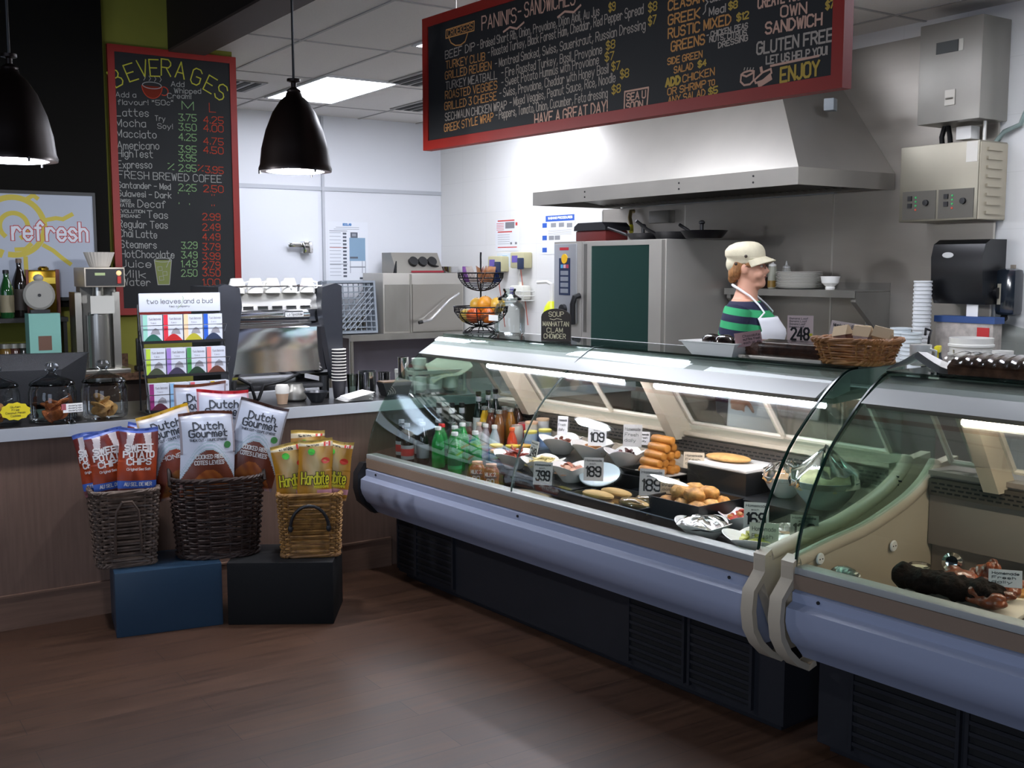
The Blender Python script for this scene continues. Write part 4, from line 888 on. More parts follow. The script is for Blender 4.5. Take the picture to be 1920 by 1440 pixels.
def sweet_art(mp_, w, h):
    a = MB(mat('#e4dedc', .6, 0, 'print_white')); s_ = w * .40
    for k, (t_, z) in enumerate((('SWEET', .665), ('POTATO', .56), ('CHIPS', .455))): write(a, t_, mp_, -s_ * (.92, 1, .8)[k], z * h, h * .085, x1=s_ * (.92, 1, .8)[k], w=.0062)
    write(a, 'Original Sea Salt', mp_, -s_ * .8, .37 * h, h * .035, x1=s_ * .8, w=.002); write(a, 'AU SEL DE MER', mp_, -s_ * .9, .14 * h, h * .05, x1=s_ * .9, w=.0028)
    return [a]
def dutch(edge, dome, food):
    E_, D_, F_ = c(edge), c(dome), c(food)
    def f(u, v):
        x = 2 * u - 1
        if v > .965: return E_
        if abs(x) > .93 and v > .5: return mixc(E_, c('#c9cdd8'), .4)
        dy = .55 - .36 * x * x
        if v < dy:
            if v < dy - .24: return mixc(F_, c('#b06428'), .5 + .5 * sin(40 * v + 9 * x) * sin(13 * u))
            return D_
        if dy < v < dy + .10 and int((v - dy) / .022) % 2 == 0: return c('#a8bcc4')
        if v > .9: return mixc(c('#c6cad6'), E_, (v - .9) * 7)
        return c('#c3c8d6')
    return f
def dutch_art(t1, t2):
    def f(mp_, w, h):
        k = MB(mat('#2c3038', .6, 0, 'print_dark')); s_ = w * .36
        write(k, 'Dutch', mp_, -s_ * .75, .795 * h, h * .082, x1=s_ * .8, w=.0058); write(k, 'Gourmet', mp_, -s_, .705 * h, h * .082, x1=s_, w=.0058)
        write(k, 'THICK CUT - COUPE EPAISSE', mp_, -s_, .655 * h, h * .024, x1=s_, w=.0022)
        a = MB(mat('#d8d4d2', .6, 0, 'print_white')); write(a, t1, mp_, -s_ * .72, .445 * h, h * .045, x1=s_ * .72, w=.0038)
        if t2: write(a, t2, mp_, -s_ * .78, .375 * h, h * .045, x1=s_ * .78, w=.0038)
        g = MB(mat('#2f7a3a', .6, 0, 'print_green')); P_ = [(.36 * w + .016 * cos(q), .60 * h + .016 * sin(q)) for q in [i * .524 for i in range(12)]]; g.add([mp_(*q) for q in P_], [tuple(range(12))])
        return [k, a, g]
    return f
def hard(u, v):
    x = 2 * u - 1
    if .885 < v < .945: return c('#d6c8a8')
    if v > .945: return c('#b89a4a')
    if v < .08: return c('#a8782a')
    if .10 < v < .19 and x > .1: return c('#c9909c')
    return mixc(c('#c9b27a'), c('#a8761c'), abs(x) * 1.2 + abs(v - .58) * .9)
def hard_art(mp_, w, h):
    k = MB(INK); y = MB(mat('#d8d028', .5, 0, 'print_yellow')); s_ = w * .40
    write(k, 'Hardbite', mp_, -s_, .285 * h, h * .19, x1=s_, w=.0115); mq = lambda a, b: mp_(a, b) + Vector((0, -.0012, 0)); write(y, 'Hardbite', mq, -s_, .285 * h, h * .19, x1=s_, w=.0062)
    write(k, 'ALL NATURAL', mp_, -s_ * .7, .90 * h, h * .03, x1=s_ * .3, w=.0016)
    g = MB(mat('#4cc83a', .5, 0, 'print_lime'))
    def disc(m, cx, cz, rx, rz): P_ = [(cx + rx * cos(q), cz + rz * sin(q)) for q in [i * .3927 for i in range(16)]]; m.add([mp_(*q) for q in P_], [tuple(range(16))])
    disc(g, -.02, .80 * h, .017, .015); r = MB(mat('#c4301c', .5, 0, 'print_red')); disc(r, .3 * w, .66 * h, .02, .014)
    f = MB(mat('#c83a34', .5, 0, 'flag_red')); wt = MB(mat('#e8e0d8', .5, 0, 'flag_white'))
    def rect(m, a, b, c_, d): m.add([mp_(a, b), mp_(c_, b), mp_(c_, d), mp_(a, d)], [(0, 1, 2, 3)])
    fx, fz = .24 * w, .89 * h
    rect(f, fx, fz, fx + .009, fz + .017); rect(f, fx + .021, fz, fx + .03, fz + .017); rect(wt, fx + .009, fz, fx + .021, fz + .017); rect(f, fx + .0125, fz + .004, fx + .0175, fz + .013)
    write(y, 'POTATO CHIPS', mp_, -s_ * .1, .225 * h, h * .035, x1=s_, w=.003)
    return [k, y, g, r, f, wt]
def in_b(B, rz, x, y): return (B[0] + x * cos(rz) - y * sin(rz), B[1] + x * sin(rz) + y * cos(rz))
def put(B, rz, x, y, z): q = in_b(B, rz, x, y); return (q[0], q[1], cbz + z)
r1 = radians(-8); GS = 'sweet potato chip bags in the left basket'
bag('snack_bag', 'front sweet potato chip bag, whole lettering showing, in the left basket', put(B1, r1, .055, -.075, .31), .165, .30, .030, r1 + .05, .06, radians(-5), sweet, sweet_art, GS, 1)
bag('snack_bag', 'sweet potato chip bag half hidden behind the front one, to its left', put(B1, r1, -.035, -.03, .31), .165, .29, .028, r1 + .12, -.12, radians(-5), sweet, sweet_art, GS, 2)
bag('snack_bag', 'sweet potato chip bag leaning out at the left rim of its basket', put(B1, r1, -.085, .005, .31), .15, .28, .024, r1 - .5, -.22, radians(-4), sweet, sweet_art, GS, 3)
bag('snack_bag', 'sweet potato chip bag at the back, its corner against the yellow edged bag', put(B1, r1, .09, .045, .31), .16, .30, .024, r1 + .35, .14, radians(-6), sweet, sweet_art, GS, 4)
r2 = radians(-14); GD = 'tall chip bags in the middle basket'
bag('snack_bag', 'front tall chip bag with brown dome and cooked ribs lettering', put(B2, r2, -.045, -.088, .29), .245, .375, .045, r2 + .20, .03, radians(-6), dutch('#5a2c1a', '#6e3420', '#8a431e'), dutch_art('COOKED RIBS', 'COTES LEVEES'), GD, 5)
bag('snack_bag', 'yellow edged tall chip bag tilted left in the middle basket', put(B2, r2, -.14, -.01, .28), .235, .40, .04, r2 + .02, -.22, radians(-6), dutch('#d2a018', '#8a3c24', '#7a4a1e'), dutch_art('HONEY', ''), GD, 6)
bag('snack_bag', 'red edged tall chip bag behind the cooked ribs bag', put(B2, r2, .03, .035, .35), .235, .40, .04, r2 + .1, .04, radians(-4), dutch('#b81c28', '#9a2420', '#8a3a1e'), dutch_art('CUBAN', ''), GD, 7)
bag('snack_bag', 'tall chip bag leaning right with dark brown top edge in the middle basket', put(B2, r2, .13, -.025, .30), .225, .40, .04, r2 - .15, .24, radians(-6), dutch('#3a1f14', '#6e3420', '#8a431e'), dutch_art('COOKED RIBS', 'COTES LEVEES'), GD, 8)
bag('snack_bag', 'brown edged tall chip bag at the back, only its top showing', put(B2, r2, -.04, .10, .38), .235, .40, .035, r2 + .05, -.03, radians(-2), dutch('#6a3a24', '#6e3420', '#8a431e'), dutch_art('HONEY', ''), GD, 9)
r3 = radians(-26); GH = 'golden chip bags in the right basket'
bag('snack_bag', 'golden chip bag at front left of the golden basket', put(B3, r3, -.065, -.05, .25), .155, .265, .030, r3 + .18, -.10, radians(-5), hard, hard_art, GH, 10)
bag('snack_bag', 'golden chip bag at front centre of the golden basket', put(B3, r3, .025, -.07, .25), .155, .285, .030, r3 + .1, .02, radians(-6), hard, hard_art, GH, 11)
bag('snack_bag', 'golden chip bag leaning right in the golden basket, flag at its corner', put(B3, r3, .085, -.02, .25), .155, .275, .028, r3 - .05, .16, radians(-5), hard, hard_art, GH, 12)
bag('snack_bag', 'golden chip bag at the back of the golden basket, only its top showing', put(B3, r3, .0, .05, .28), .155, .28, .026, r3 + .1, -.04, radians(-3), hard, hard_art, GH, 13)
def fuse2(o, vox):
    r = o.modifiers.new('fuse', 'REMESH'); r.mode = 'VOXEL'; r.voxel_size = vox; r.use_smooth_shade = True
    q = o.modifiers.new('soften', 'SMOOTH'); q.iterations = 2
    return o
# ================================================================== bottles and tubs in the first case
def cthing(name, label, cat, t, s, z, ang=0., group=None): return thing(name, label, cat, W(t, s, z), CRZ + ang, group)
def soda(label, t, s, z, H, r, liquid, capc, labc, group, rough=.06, band=None, name='soda_bottle'):
    o = cthing(name, label, 'bottle', t, s, z + .0006, random.uniform(-.4, .4), group)
    MB(mat(liquid, rough, 0, 'soda_in_bottle', spec=.8, coat=.5)).lathe([(r * .7, 0), (r * .95, .006), (r, .02), (r, H * .36), (r * .97, H * .40), (r, H * .5), (r * .98, H * .58), (r * .8, H * .72), (r * .45, H * .86), (r * .4, H * .9), (r * .42, H * .92)], 20).build('bottle_body', o)
    MB(mat(capc, .4, 0, 'screw_cap')).lathe([(r * .47, H * .92), (r * .48, H * .99), (r * .44, H), (0, H)], 16).build('cap', o)
    if labc:
        m = MB(mat(labc, .5, 0, 'bottle_label')).lathe([(r * 1.01, H * .16), (r * 1.02, H * .17), (r * 1.02, H * .48), (r * 1.01, H * .49)], 20)
        if band: m.use(mat(band, .5, 0, 'label_print')).lathe([(r * 1.025, H * .24), (r * 1.03, H * .25), (r * 1.03, H * .40), (r * 1.025, H * .41)], 20)
        m.build('label_band', o)
    return o
G1 = 'dark cola bottles'; 
for k, (t, s, l) in enumerate(((.11, .16, 'dark cola bottle farthest left in the display case'), (.24, .11, 'dark cola bottle nearest the front glass at the far left'), (.15, .25, 'dark cola bottle at the back left beside the case end glass'), (.26, .19, 'dark cola bottle just left of the red capped green bottle'), (.21, .32, 'dark cola bottle half hidden behind the other cola bottles'))):
    soda(l, t, s, .60, .215, .032, '#120d0c', '#9a9ca4', '#8f9498', G1, band='#b4302c' if k < 2 else None)
GN = 'green soda bottles'
for k, (t, s, cp, l) in enumerate(((.40, .19, '#e6e6e4', 'green soda bottle with white cap at front left of the green group'), (.43, .27, '#e6e6e4', 'green soda bottle with white cap in the second row of the green group'), (.37, .36, '#e6e6e4', 'green soda bottle at the back of the green group'), (.60, .15, '#e6e6e4', 'green soda bottle nearest the front glass, above the small chocolate milk bottles'), (.63, .25, '#e6e6e4', 'green soda bottle farthest right of the green group'), (.33, .26, '#c8201e', 'green soda bottle with a red cap'), (.53, .22, '#1f7a3c', 'green soda bottle with green cap in the middle of the group'))):
    soda(l, t, s, .60, .21, .034, '#1c8a3a', cp, '#2f9a5a' if k % 2 else None, GN, .05, '#1a5a30')
GD_ = 'dark glass bottles at the back of the case'
for k, (t, s, z, H) in enumerate(((.10, .40, .60, .285), (.145, .452, .60, .285), (.17, .498, .60, .285), (.235, .56, .68, .265), (.215, .64, .68, .265), (.20, .70, .68, .265))):
    o = bottle('juice_bottle', '%s dark long necked bottle from the left, white neck label' % ORD[k].capitalize(), W(t, s, z + .0006), H, .028, .0125, '#15201a', '#1a1a1a', '#d0d0cc' if k > 2 else '#2a2d2a', GD_, .55)
    MB(mat('#b9bcc0', .6, 0, 'neck_label')).lathe([(.0135, H * .80), (.0145, H * .81), (.0145, H * .89), (.0135, H * .90)], 16).build('neck_label', o)
def jarb(label, t, s, z, H, r, colr, cap, group, name='juice_bottle', lab=None):
    o = cthing(name, label, 'bottle', t, s, z + .0006, 0, group)
    MB(mat(colr, .06, 0, 'juice_in_glass', spec=.8, coat=.6)).lathe([(r * .9, 0), (r, .008), (r, H * .6), (r * .75, H * .75), (r * .55, H * .84), (r * .55, H * .9)], 18).build('bottle_body', o)
    MB(mat(cap, .25, .8, 'metal_cap')).lathe([(r * .64, H * .9), (r * .66, H * .98), (r * .5, H), (0, H)], 18).build('cap', o)
    if lab: MB(mat(lab, .5, 0, 'bottle_label')).lathe([(r * 1.01, H * .15), (r * 1.02, H * .16), (r * 1.02, H * .48), (r * 1.01, H * .49)], 18).build('label_band', o)
GJ = 'juice bottles with metal caps'
for t, s, H, c_, l in ((.285, .565, .19, '#d9a81a', 'yellow orange juice bottle with silver cap'), (.35, .556, .185, '#5a2a1a', 'dark red juice bottle right of the orange juice'), (.42, .556, .185, '#7a4a22', 'amber juice bottle, front of the silver capped ones'), (.355, .645, .19, '#6a3c1c', 'brown juice bottle behind the amber one'), (.42, .63, .19, '#8a5a1c', 'golden brown juice bottle near the rear ledge'), (.385, .71, .20, '#3c2418', 'darkest juice bottle, farthest right at the rear ledge')): jarb(l, t, s, .68, H, .028, c_, '#c9c9c6', GJ)
GS_ = 'small jars with silver lids behind the green bottles'
for k, (t, s) in enumerate(((.27, .375), (.315, .44), (.36, .50), (.245, .45))): jarb('%s small silver lidded juice bottle behind the green bottles' % ORD[k], t, s, .60, .20, .026, '#5a2c20', '#cfcfcc', GS_)
GW = 'clear plastic drink bottles'
for t, s, c_, lb, cp, l in ((.43, .42, '#b09a98', '#c8c4c8', '#d8b8a0', 'clear drink bottle with pinkish cap behind the green bottles'), (.50, .41, '#a89ca0', '#c0c4d0', '#ded8d4', 'clear drink bottle with white label beside the blue labelled one'), (.56, .42, '#a8b4bc', '#3a86c8', '#e0dcd8', 'clear water bottle with bright blue label')): soda(l, t, s, .60, .215, .030, c_, cp, lb, GW)
soda('orange red drink bottle with red label next to the blue labelled bottle', .60, .50, .60, .20, .029, '#c8401c', '#d05a20', '#b01a1c', 'red and orange drinks')
def can(label, t, s, z, H, r, colr, lid, group, band=None):
    o = cthing('drink_can', label, 'can', t, s, z + .0006, .6, group)
    m = MB(mat(colr, .3, .3, 'printed_can')).lathe([(r * .85, 0), (r, .01), (r, H - .012), (r * .88, H - .002)], 20)
    if band: m.use(mat(band, .4, 0, 'can_print')).lathe([(r * 1.005, H * .3), (r * 1.012, H * .31), (r * 1.012, H * .7), (r * 1.005, H * .71)], 20)
    m.build('can_body', o); MB(mat(lid, .3, .7, 'can_lid')).lathe([(r * .9, H - .003), (r * .9, H), (r * .82, H - .003), (0, H - .003)], 20).build('lid', o)
GC = 'drink cans in the case'
can('silver can with a pink rim, front of the cans', .545, .575, .68, .12, .031, '#b8b4a8', '#c89a90', GC); can('red can behind the silver can', .50, .655, .68, .12, .031, '#b8202c', '#c0c0c0', GC)
def tub(label, t, s, z, H, r, colr, lid, group):
    o = cthing('yoghurt_tub', label, 'tub', t, s, z + .0006, .3, group)
    m = MB(mat(colr, .45, 0, 'tub_plastic')).lathe([(r * .86, 0), (r * .9, .004), (r, H - .012)], 20); m.use(mat('#7a94b8', .5, 0, 'tub_print')).lathe([(r * .94, H * .2), (r * .99, H * .55)], 20); m.build('tub_body', o)
    MB(mat(lid, .4, 0, 'tub_lid')).lathe([(r * 1.02, H - .013), (r * 1.06, H - .011), (r * 1.06, H - .002), (r * .98, H), (0, H)], 20).build('lid', o)
GT = 'yoghurt tubs'
for t, s, z, H, c_, ld, l in ((.60, .625, .68, .14, '#bfb8ae', '#cfa88a', 'tall grey tub with tan lid, left at the rear'), (.60, .70, .68, .15, '#b4b4b4', '#d0b090', 'tallest grey tub with tan lid, at the rear ledge'), (.66, .57, .68, .105, '#9ab0c4', '#d8cc6a', 'blue grey tub with yellow lid, left of a pair'), (.69, .64, .68, .11, '#9ab0c4', '#d8cc6a', 'blue grey tub with yellow lid touching the tall grey tub'),
                          (.62, .385, .60, .13, '#a4b4c0', '#d8c24a', 'low tub with yellow lid beside the clear bottles'), (.665, .45, .60, .125, '#a4b4c8', '#d8c24a', 'low tub with yellow lid in the middle row'), (.70, .505, .60, .125, '#a4b4c8', '#d6a848', 'low tub with orange yellow lid by the pretzel bowl'), (.685, .34, .60, .115, '#98acc4', '#d89a58', 'low tub with orange lid nearest the front')): tub(l, t, s, z, H, .032, c_, ld, GT)
for t, s, l in ((.83, .115, 'small chocolate milk bottle with GO lettering, left of two'), (.925, .125, 'small chocolate milk bottle with GO lettering, right of two')):
    o = cthing('milk_bottle', l, 'bottle', t, s, .6006, .75, 'small chocolate milk bottles'); r, H = .036, .105
    MB(mat('#8a5034', .2, 0, 'chocolate_milk')).lathe([(r * .85, 0), (r, .01), (r * .92, .03), (r, .05), (r * .98, .075), (r * .7, .09), (r * .6, .094)], 22).build('bottle_body', o)
    MB(mat('#c89878', .4, 0, 'tan_cap')).lathe([(r * .68, .093), (r * .7, .104), (0, H)], 18).build('cap', o)
    cm = lambda a, b, rr=r + .0012: Vector((rr * sin(a / rr), -rr * cos(a / rr), b))
    x = MB(mat('#28385c', .5, 0, 'blue_print')); x.grid(lambda u, v: cm((u - .5) * .062, .044 + .006 * v), 8, 1)
    w = MB(mat('#d8d4d8', .5, 0, 'white_print')); write(w, 'MILK 2', cm, -.026, .053, .016, x1=.026, w=.0035); write(w, 'GO', cm, -.016, .02, .02, x1=.018, w=.005); merge([x, w]).build('lettering', o)
# ------------------------------------------------------------------ bowls of food
def wavy(label, t, s, z, r, h, ang, group='white wavy bowls', rx=1., n=4):
    o = cthing('serving_bowl', label, 'bowl', t, s, z + .0006, ang, group)
    def wob(q, w, rr, zz):
        k = (zz / h); f = abs(cos(w * 2)) ; q.z = zz * (1 + .28 * k * (f - .4)); e = 1 + .16 * k * (f - .3); return Vector((q.x * e, q.y * e * rx, q.z))
    MB(CERAM).lathe([(r * .42, 0), (r * .45, .003), (r * .62, h * .35), (r * .82, h * .7), (r, h), (r * .965, h), (r * .78, h * .68), (r * .56, h * .34), (r * .4, .008), (0, .007)], 48, wob=wob).build('bowl_body', o)
    return o
def heap(label, name, t, s, z, r, h, colr, seed, n=26, sz=.016, kind='stick', col2=None):
    o = MB(mat(colr, .6, 0, 'food', var=.3, vscale=40)); rnd = random.Random(seed)
    if col2: mats = (mat(colr, .6, 0, 'food', var=.3, vscale=40), mat(col2, .6, 0, 'food', var=.3, vscale=40))
    for i in range(n):
        a = rnd.uniform(0, 6.28); q = sqrt(rnd.random()) * r; zz = h * (1 - (q / r) ** 2) * rnd.uniform(.55, 1.0)
        M = Matrix.Rotation(rnd.uniform(0, 3), 4, 'Z') @ Matrix.Rotation(rnd.uniform(-.7, .7), 4, 'X') @ Matrix.Rotation(rnd.uniform(-.7, .7), 4, 'Y')
        if col2: o.use(mats[i % 2])
        rr = {'stick': (sz * 2.0, sz * .35, sz * .35), 'chunk': (sz, sz * .8, sz * .6), 'flake': (sz * 1.2, sz * .9, sz * .18)}[kind]
        o.blob((q * cos(a), q * sin(a), zz), rr, 8, .12, seed * 50 + i, M=M)
    o.blob((0, 0, 0), (r * .98, r * .98, h * .55), 14, .03, seed)
    return tag(one(o, name, label, 'food', W(t, s, z), CRZ), label, 'food', kind='stuff')
wavy('white wavy bowl of dark nuts at the back left of the pastry row', .89, .575, .70, .10, .075, .5); heap('heap of reddish brown nuts in the back left bowl', 'mixed_nuts', .89, .575, 0.746, .064, 0.038, '#7a4230', 1, 24, .011, 'chunk')
wavy('white wavy bowl of golden snack mix under the 1.09 price card', 1.115, .575, .70, .10, .075, .2); heap('golden brown snack mix in the bowl under the 1.09 card', 'snack_mix', 1.115, .575, 0.746, .064, 0.038, '#a8662a', 2, 30, .011, 'stick', '#c08a4a')
wavy('white wavy bowl of dark dried fruit beside the egg rolls', 1.335, .575, .70, .09, .072, .6); heap('dark red dried fruit in the bowl beside the egg rolls', 'dried_fruit', 1.335, .575, 0.744, .058, 0.038, '#5a2420', 3, 22, .011, 'chunk')
wavy('white wavy bowl of orange red pepper strips beside the yellow lidded tubs', .84, .325, .65, .095, .07, .3); heap('orange red pepper strips heaped in the front left bowl', 'pepper_strips', .84, .325, 0.693, .062, 0.061, '#a8442a', 4, 36, .015, 'stick', '#8e3020')
wavy('white wavy bowl of pale noodles, middle of the front bowls', 1.055, .325, .65, .095, .07, .7); heap('pale yellow noodles in the middle front bowl', 'noodle_salad', 1.055, .325, 0.696, .068, 0.046, '#cdb878', 5, 44, .016, 'stick', '#d8c890')
wavy('white wavy bowl of pink ham slices behind the 1.89 card', 1.25, .325, .65, .09, .07, .1); heap('pinkish ham pieces in the bowl behind the 1.89 card', 'ham_pieces', 1.25, .325, 0.692, .06, 0.041, '#c07a62', 6, 20, .017, 'flake', '#c89a80')
# ------------------------------------------------------------------ trays
BLK = mat('#131313', .35, 0, 'black_tray'); 
def tray(label, t0, t1, s0, s1, z, h, flare=.015, m=BLK, liner=None, group='black food trays'):
    o = cthing('food_tray', label, 'tray', (t0 + t1) / 2, (s0 + s1) / 2, z + .0006, 0, group); w, d = (t1 - t0) / 2, (s1 - s0) / 2
    P = lambda f, zz: [(-w + f, -d + f, zz), (w - f, -d + f, zz), (w - f, d - f, zz), (-w + f, d - f, zz)]
    L = [P(flare, 0), P(.004, h), P(0, h), P(0, h + .003), P(.006, h + .003), P(flare + .004, .005)]
    b = MB(m); vs = [q for l in L for q in l]; fs = [(i * 4 + k, i * 4 + (k + 1) % 4, i * 4 + 4 + (k + 1) % 4, i * 4 + 4 + k) for i in range(5) for k in range(4)] + [(3, 2, 1, 0), (20, 21, 22, 23)]
    b.add(vs, fs); b.build('tray_body', o)
    if liner: MB(mat('#d8d2c4', .7, 0, 'tray_paper')).box((-w + flare + .008, -d + flare + .008, .0055), (w - flare - .008, d - flare - .008, .0075)).build('paper_liner', o)
    return o
tray('low black tray of sub sandwiches nearest the front glass', 1.42, 1.845, .14, .40, .60, .048, liner=True)
tray('black tray under the stacked egg rolls', 1.42, 1.72, .455, .66, .70, .022, liner=True)
tray('deep black tray heaped with golden buns', 1.86, 2.13, .185, .445, .60, .105)
wb = cthing('cutting_board', 'white board under the single flatbread at the rear of the case', 'board', 1.935, .615, .7886, 0); MB(mat('#e6e2da', .5, 0, 'white_board')).box((-.155, -.115, 0), (.155, .115, .012), bev=.004).build('board_body', wb)
BUN = [mat('#c58a42', .6, 0, 'baked_crust', var=.4, vscale=45, bump=.5), mat('#cf9a52', .6, 0, 'baked_crust', var=.35, vscale=50, bump=.5)]
rnd = random.Random(11); n = 0
for lay, pts in enumerate((((-.075, -.07), (0, -.075), (.075, -.07), (-.075, .0), (0, .0), (.075, .0), (-.07, .07), (.0, .07), (.07, .07)), ((-.04, -.04), (.035, -.045), (-.04, .035), (.04, .03)))):
    for x, y in pts:
        one(MB(BUN[n % 2]).blob((0, 0, 0), (.043, .040, .030), 20, .11, n + 3, f=6), 'bread_bun', ('golden bun in the %s %s of the deep black tray' % (('top layer,', ('front left', 'front right', 'back left', 'back right')[n - 9]) if lay else ('bottom layer,', ('front left', 'front middle', 'front right', 'centre left', 'very centre', 'centre right', 'back left', 'back middle', 'back right')[n]))).replace('in the top layer, ', 'in the top layer at ').replace('in the bottom layer, ', 'in the bottom layer at '), 'bun', W(1.995 + x, .315 + y, .682 + lay * .042), CRZ + rnd.uniform(0, 3), 'golden buns in the deep tray'); n += 1
ROLL = mat('#b9782e', .5, 0, 'fried_wrapper', var=.35, vscale=25, bump=.3)
n = 0
for lay, cnt in enumerate((4, 3, 3, 2, 1)):
    for j in range(cnt):
        one(MB(ROLL).tube([(-.058, 0, 0), (-.053, 0, 0), (-.03, .001, .001), (.03, -.001, .0), (.053, 0, 0), (.058, 0, 0)], .02, 12, rs=[.012, .018, .0205, .020, .0185, .012]), 'egg_roll', '%s egg roll from the front in the %s layer of the stack' % (ORD[j], ('bottom', 'second', 'third', 'fourth', 'top')[lay]), 'egg roll', W(1.57 + rnd.uniform(-.008, .008), .49 + j * .040 + lay * .018, .727 + lay * .032), CRZ + rnd.uniform(-.15, .15), 'stacked egg rolls'); n += 1
SUB = mat('#d2ac6a', .6, 0, 'sub_bread', var=.15, vscale=14); FIL = mat('#7a5a34', .7, 0, 'sub_filling', var=.4, vscale=60)
def sub(label, t, s, z, ang, wrap=False):
    o = cthing('sub_sandwich', label, 'sandwich', t, s, z, ang, 'sub sandwiches on the front tray')
    for k, zz in enumerate((.016, .046)):
        P = [(sx, .034 * cos(a) , zz + .017 * sin(a)) for sx in (-.075, .075) for a in [i * 2 * pi / 14 for i in range(14)]]
        m = MB(SUB); m.blob((0, 0, zz), (.085, .036, .017), 18, .03, k + 2); m.build('bread_half', o)
    MB(FIL).blob((-.004, 0, .031), (.083, .037, .011), 16, .12, 5, f=14).build('filling', o)
    if wrap: MB(WRAP).blob((0, 0, .031), (.094, .043, .036), 18, .03, 9).build('cling_wrap', o)
sub('long sub sandwich at the left of the front tray, lower', 1.545, .215, .6085, .1); sub('long sub sandwich lying behind the front left one', 1.56, .305, .6085, .05)
sub('cling wrapped sandwich under the right hand 1.89 card', 1.755, .22, .6085, -.1, True); sub('cling wrapped sandwich behind the other wrapped one', 1.76, .315, .6085, .0, True)
fb = cthing('flatbread', 'oval golden flatbread on the white board', 'bread', 1.895, .62, .801, .15); MB(mat('#cfa060', .6, 0, 'flatbread_crust', var=.3, vscale=30, bump=.3)).blob((0, 0, .014), (.105, .055, .016), 22, .03, 3).build('loaf', fb)
op = cthing('serving_plate', 'pale blue oval plate standing tilted behind the 1.89 card', 'plate', 1.40, .36, .6506, .3); MB(mat('#c3d3d8', .25, 0, 'pale_blue_ceramic')).lathe([(0, 0), (.04, .001), (.075, .012), (.072, .015), (.04, .004), (0, .003)], 32, sx=1.3, M=Matrix.Translation((0, 0, .042)) @ Matrix.Rotation(radians(35), 4, 'X')).build('plate_body', op)
MB(BLK).box((-.04, -.01, 0), (.04, .05, .012)).build('plate_stand', op)
# bowls under cling film, foil tray, front bowls
def filmbowl(label, t, s, z, r, h, colr, food, sq=.0):
    o = cthing('covered_bowl', label, 'bowl', t, s, z + .0006, .3, 'cling wrapped bowls')
    MB(mat(colr, .25, 0, 'glazed_bowl')).lathe([(r * .4, 0), (r * .45, .004), (r * .75, h * .45), (r, h), (r * .96, h), (r * .7, h * .45), (r * .4, .01), (0, .01)], 36).build('bowl_body', o)
    MB(mat(food, .6, 0, 'salad', var=.35, vscale=30, bump=.4)).blob((0, 0, h * .86), (r * .9, r * .9, h * .5), 20, .06, 4).build('filling', o)
    MB(WRAP).lathe([(r * 1.005, h * .8), (r * 1.01, h), (r * .93, h * 1.25), (r * .6, h * 1.5), (r * .2, h * 1.62 + sq), (0, h * 1.64 + sq * 1.5)], 40, wob=lambda q, w, rr, zz: q * 1 if zz < h else q + Vector((.006 * sin(w * 7 + rr * 90), .006 * cos(w * 9 + rr * 70), .010 * sin(w * 5 + rr * 110) * cos(w * 8)))).build('cling_wrap', o)
filmbowl('white bowl of pinkish salad under cling film', 2.185, .62, .70, .088, .085, '#e8e4dc', '#d0a07c'); filmbowl('large blue grey bowl under a peaked sheet of cling film', 2.405, .575, .70, .13, .11, '#a9bcc0', '#b8b088', .035)
ft = cthing('foil_tray', 'silver foil lined tray at the right end of the first case', 'tray', 2.425, .345, .6006, .1); ft.scale = (.8, .8, 1); MB(mat('#c9c4ba', .25, .9, 'crumpled_foil', bump=1.0, bscale=60)).lathe([(.10, 0), (.105, .004), (.135, .052), (.142, .055), (.138, .058), (.13, .05), (.1, .008), (0, .008)], 36, sy=.72, wob=lambda q, w, r, z: q + Vector((.003 * sin(w * 9), .003 * cos(w * 11), .003 * sin(w * 7) * (z > .03)))).build('tray_body', ft); MB(mat('#8d7250', .6, 0, 'baked_dish', var=.4, vscale=40, bump=.4)).blob((0, 0, .022), (.11, .078, .018), 18, .06, 2).build('filling', ft)
wavy('clear wrapped white bowl of salad, front and leftmost of three', 2.18, .155, .60, .10, .062, .2); heap('pale salad under wrap in the front left bowl of the last three', 'potato_salad', 2.18, .155, 0.638, .06, 0.041, '#c9bc90', 7, 22, .014, 'flake', '#e0d8b8')
wavy('white wavy bowl of red and yellow pasta salad behind the front two bowls', 2.19, .355, .60, .078, .065, .9); heap('red and yellow pasta salad in the rear bowl', 'pasta_salad', 2.19, .355, 0.64, .055, 0.046, '#b8783a', 8, 34, .013, 'chunk', '#a8341e')
wavy('white wavy bowl of green salad at the near end of the first case', 2.42, .165, .60, .11, .06, .5); heap('green and yellow salad in the bowl at the near end', 'green_salad', 2.43, .155, 0.636, .066, 0.046, '#a8a83c', 9, 40, .015, 'flake', '#c8c878')
WR2 = cthing('cling_film', 'loose cling film over the front left salad bowl', 'film', 2.18, .155, .655, 0); MB(WRAP).lathe([(.10, .0), (.085, .016), (.05, .026), (0, .03)], 28, wob=lambda q, w, r, z: q + Vector((0, 0, .006 * sin(5 * w)))).build('film_sheet', WR2)
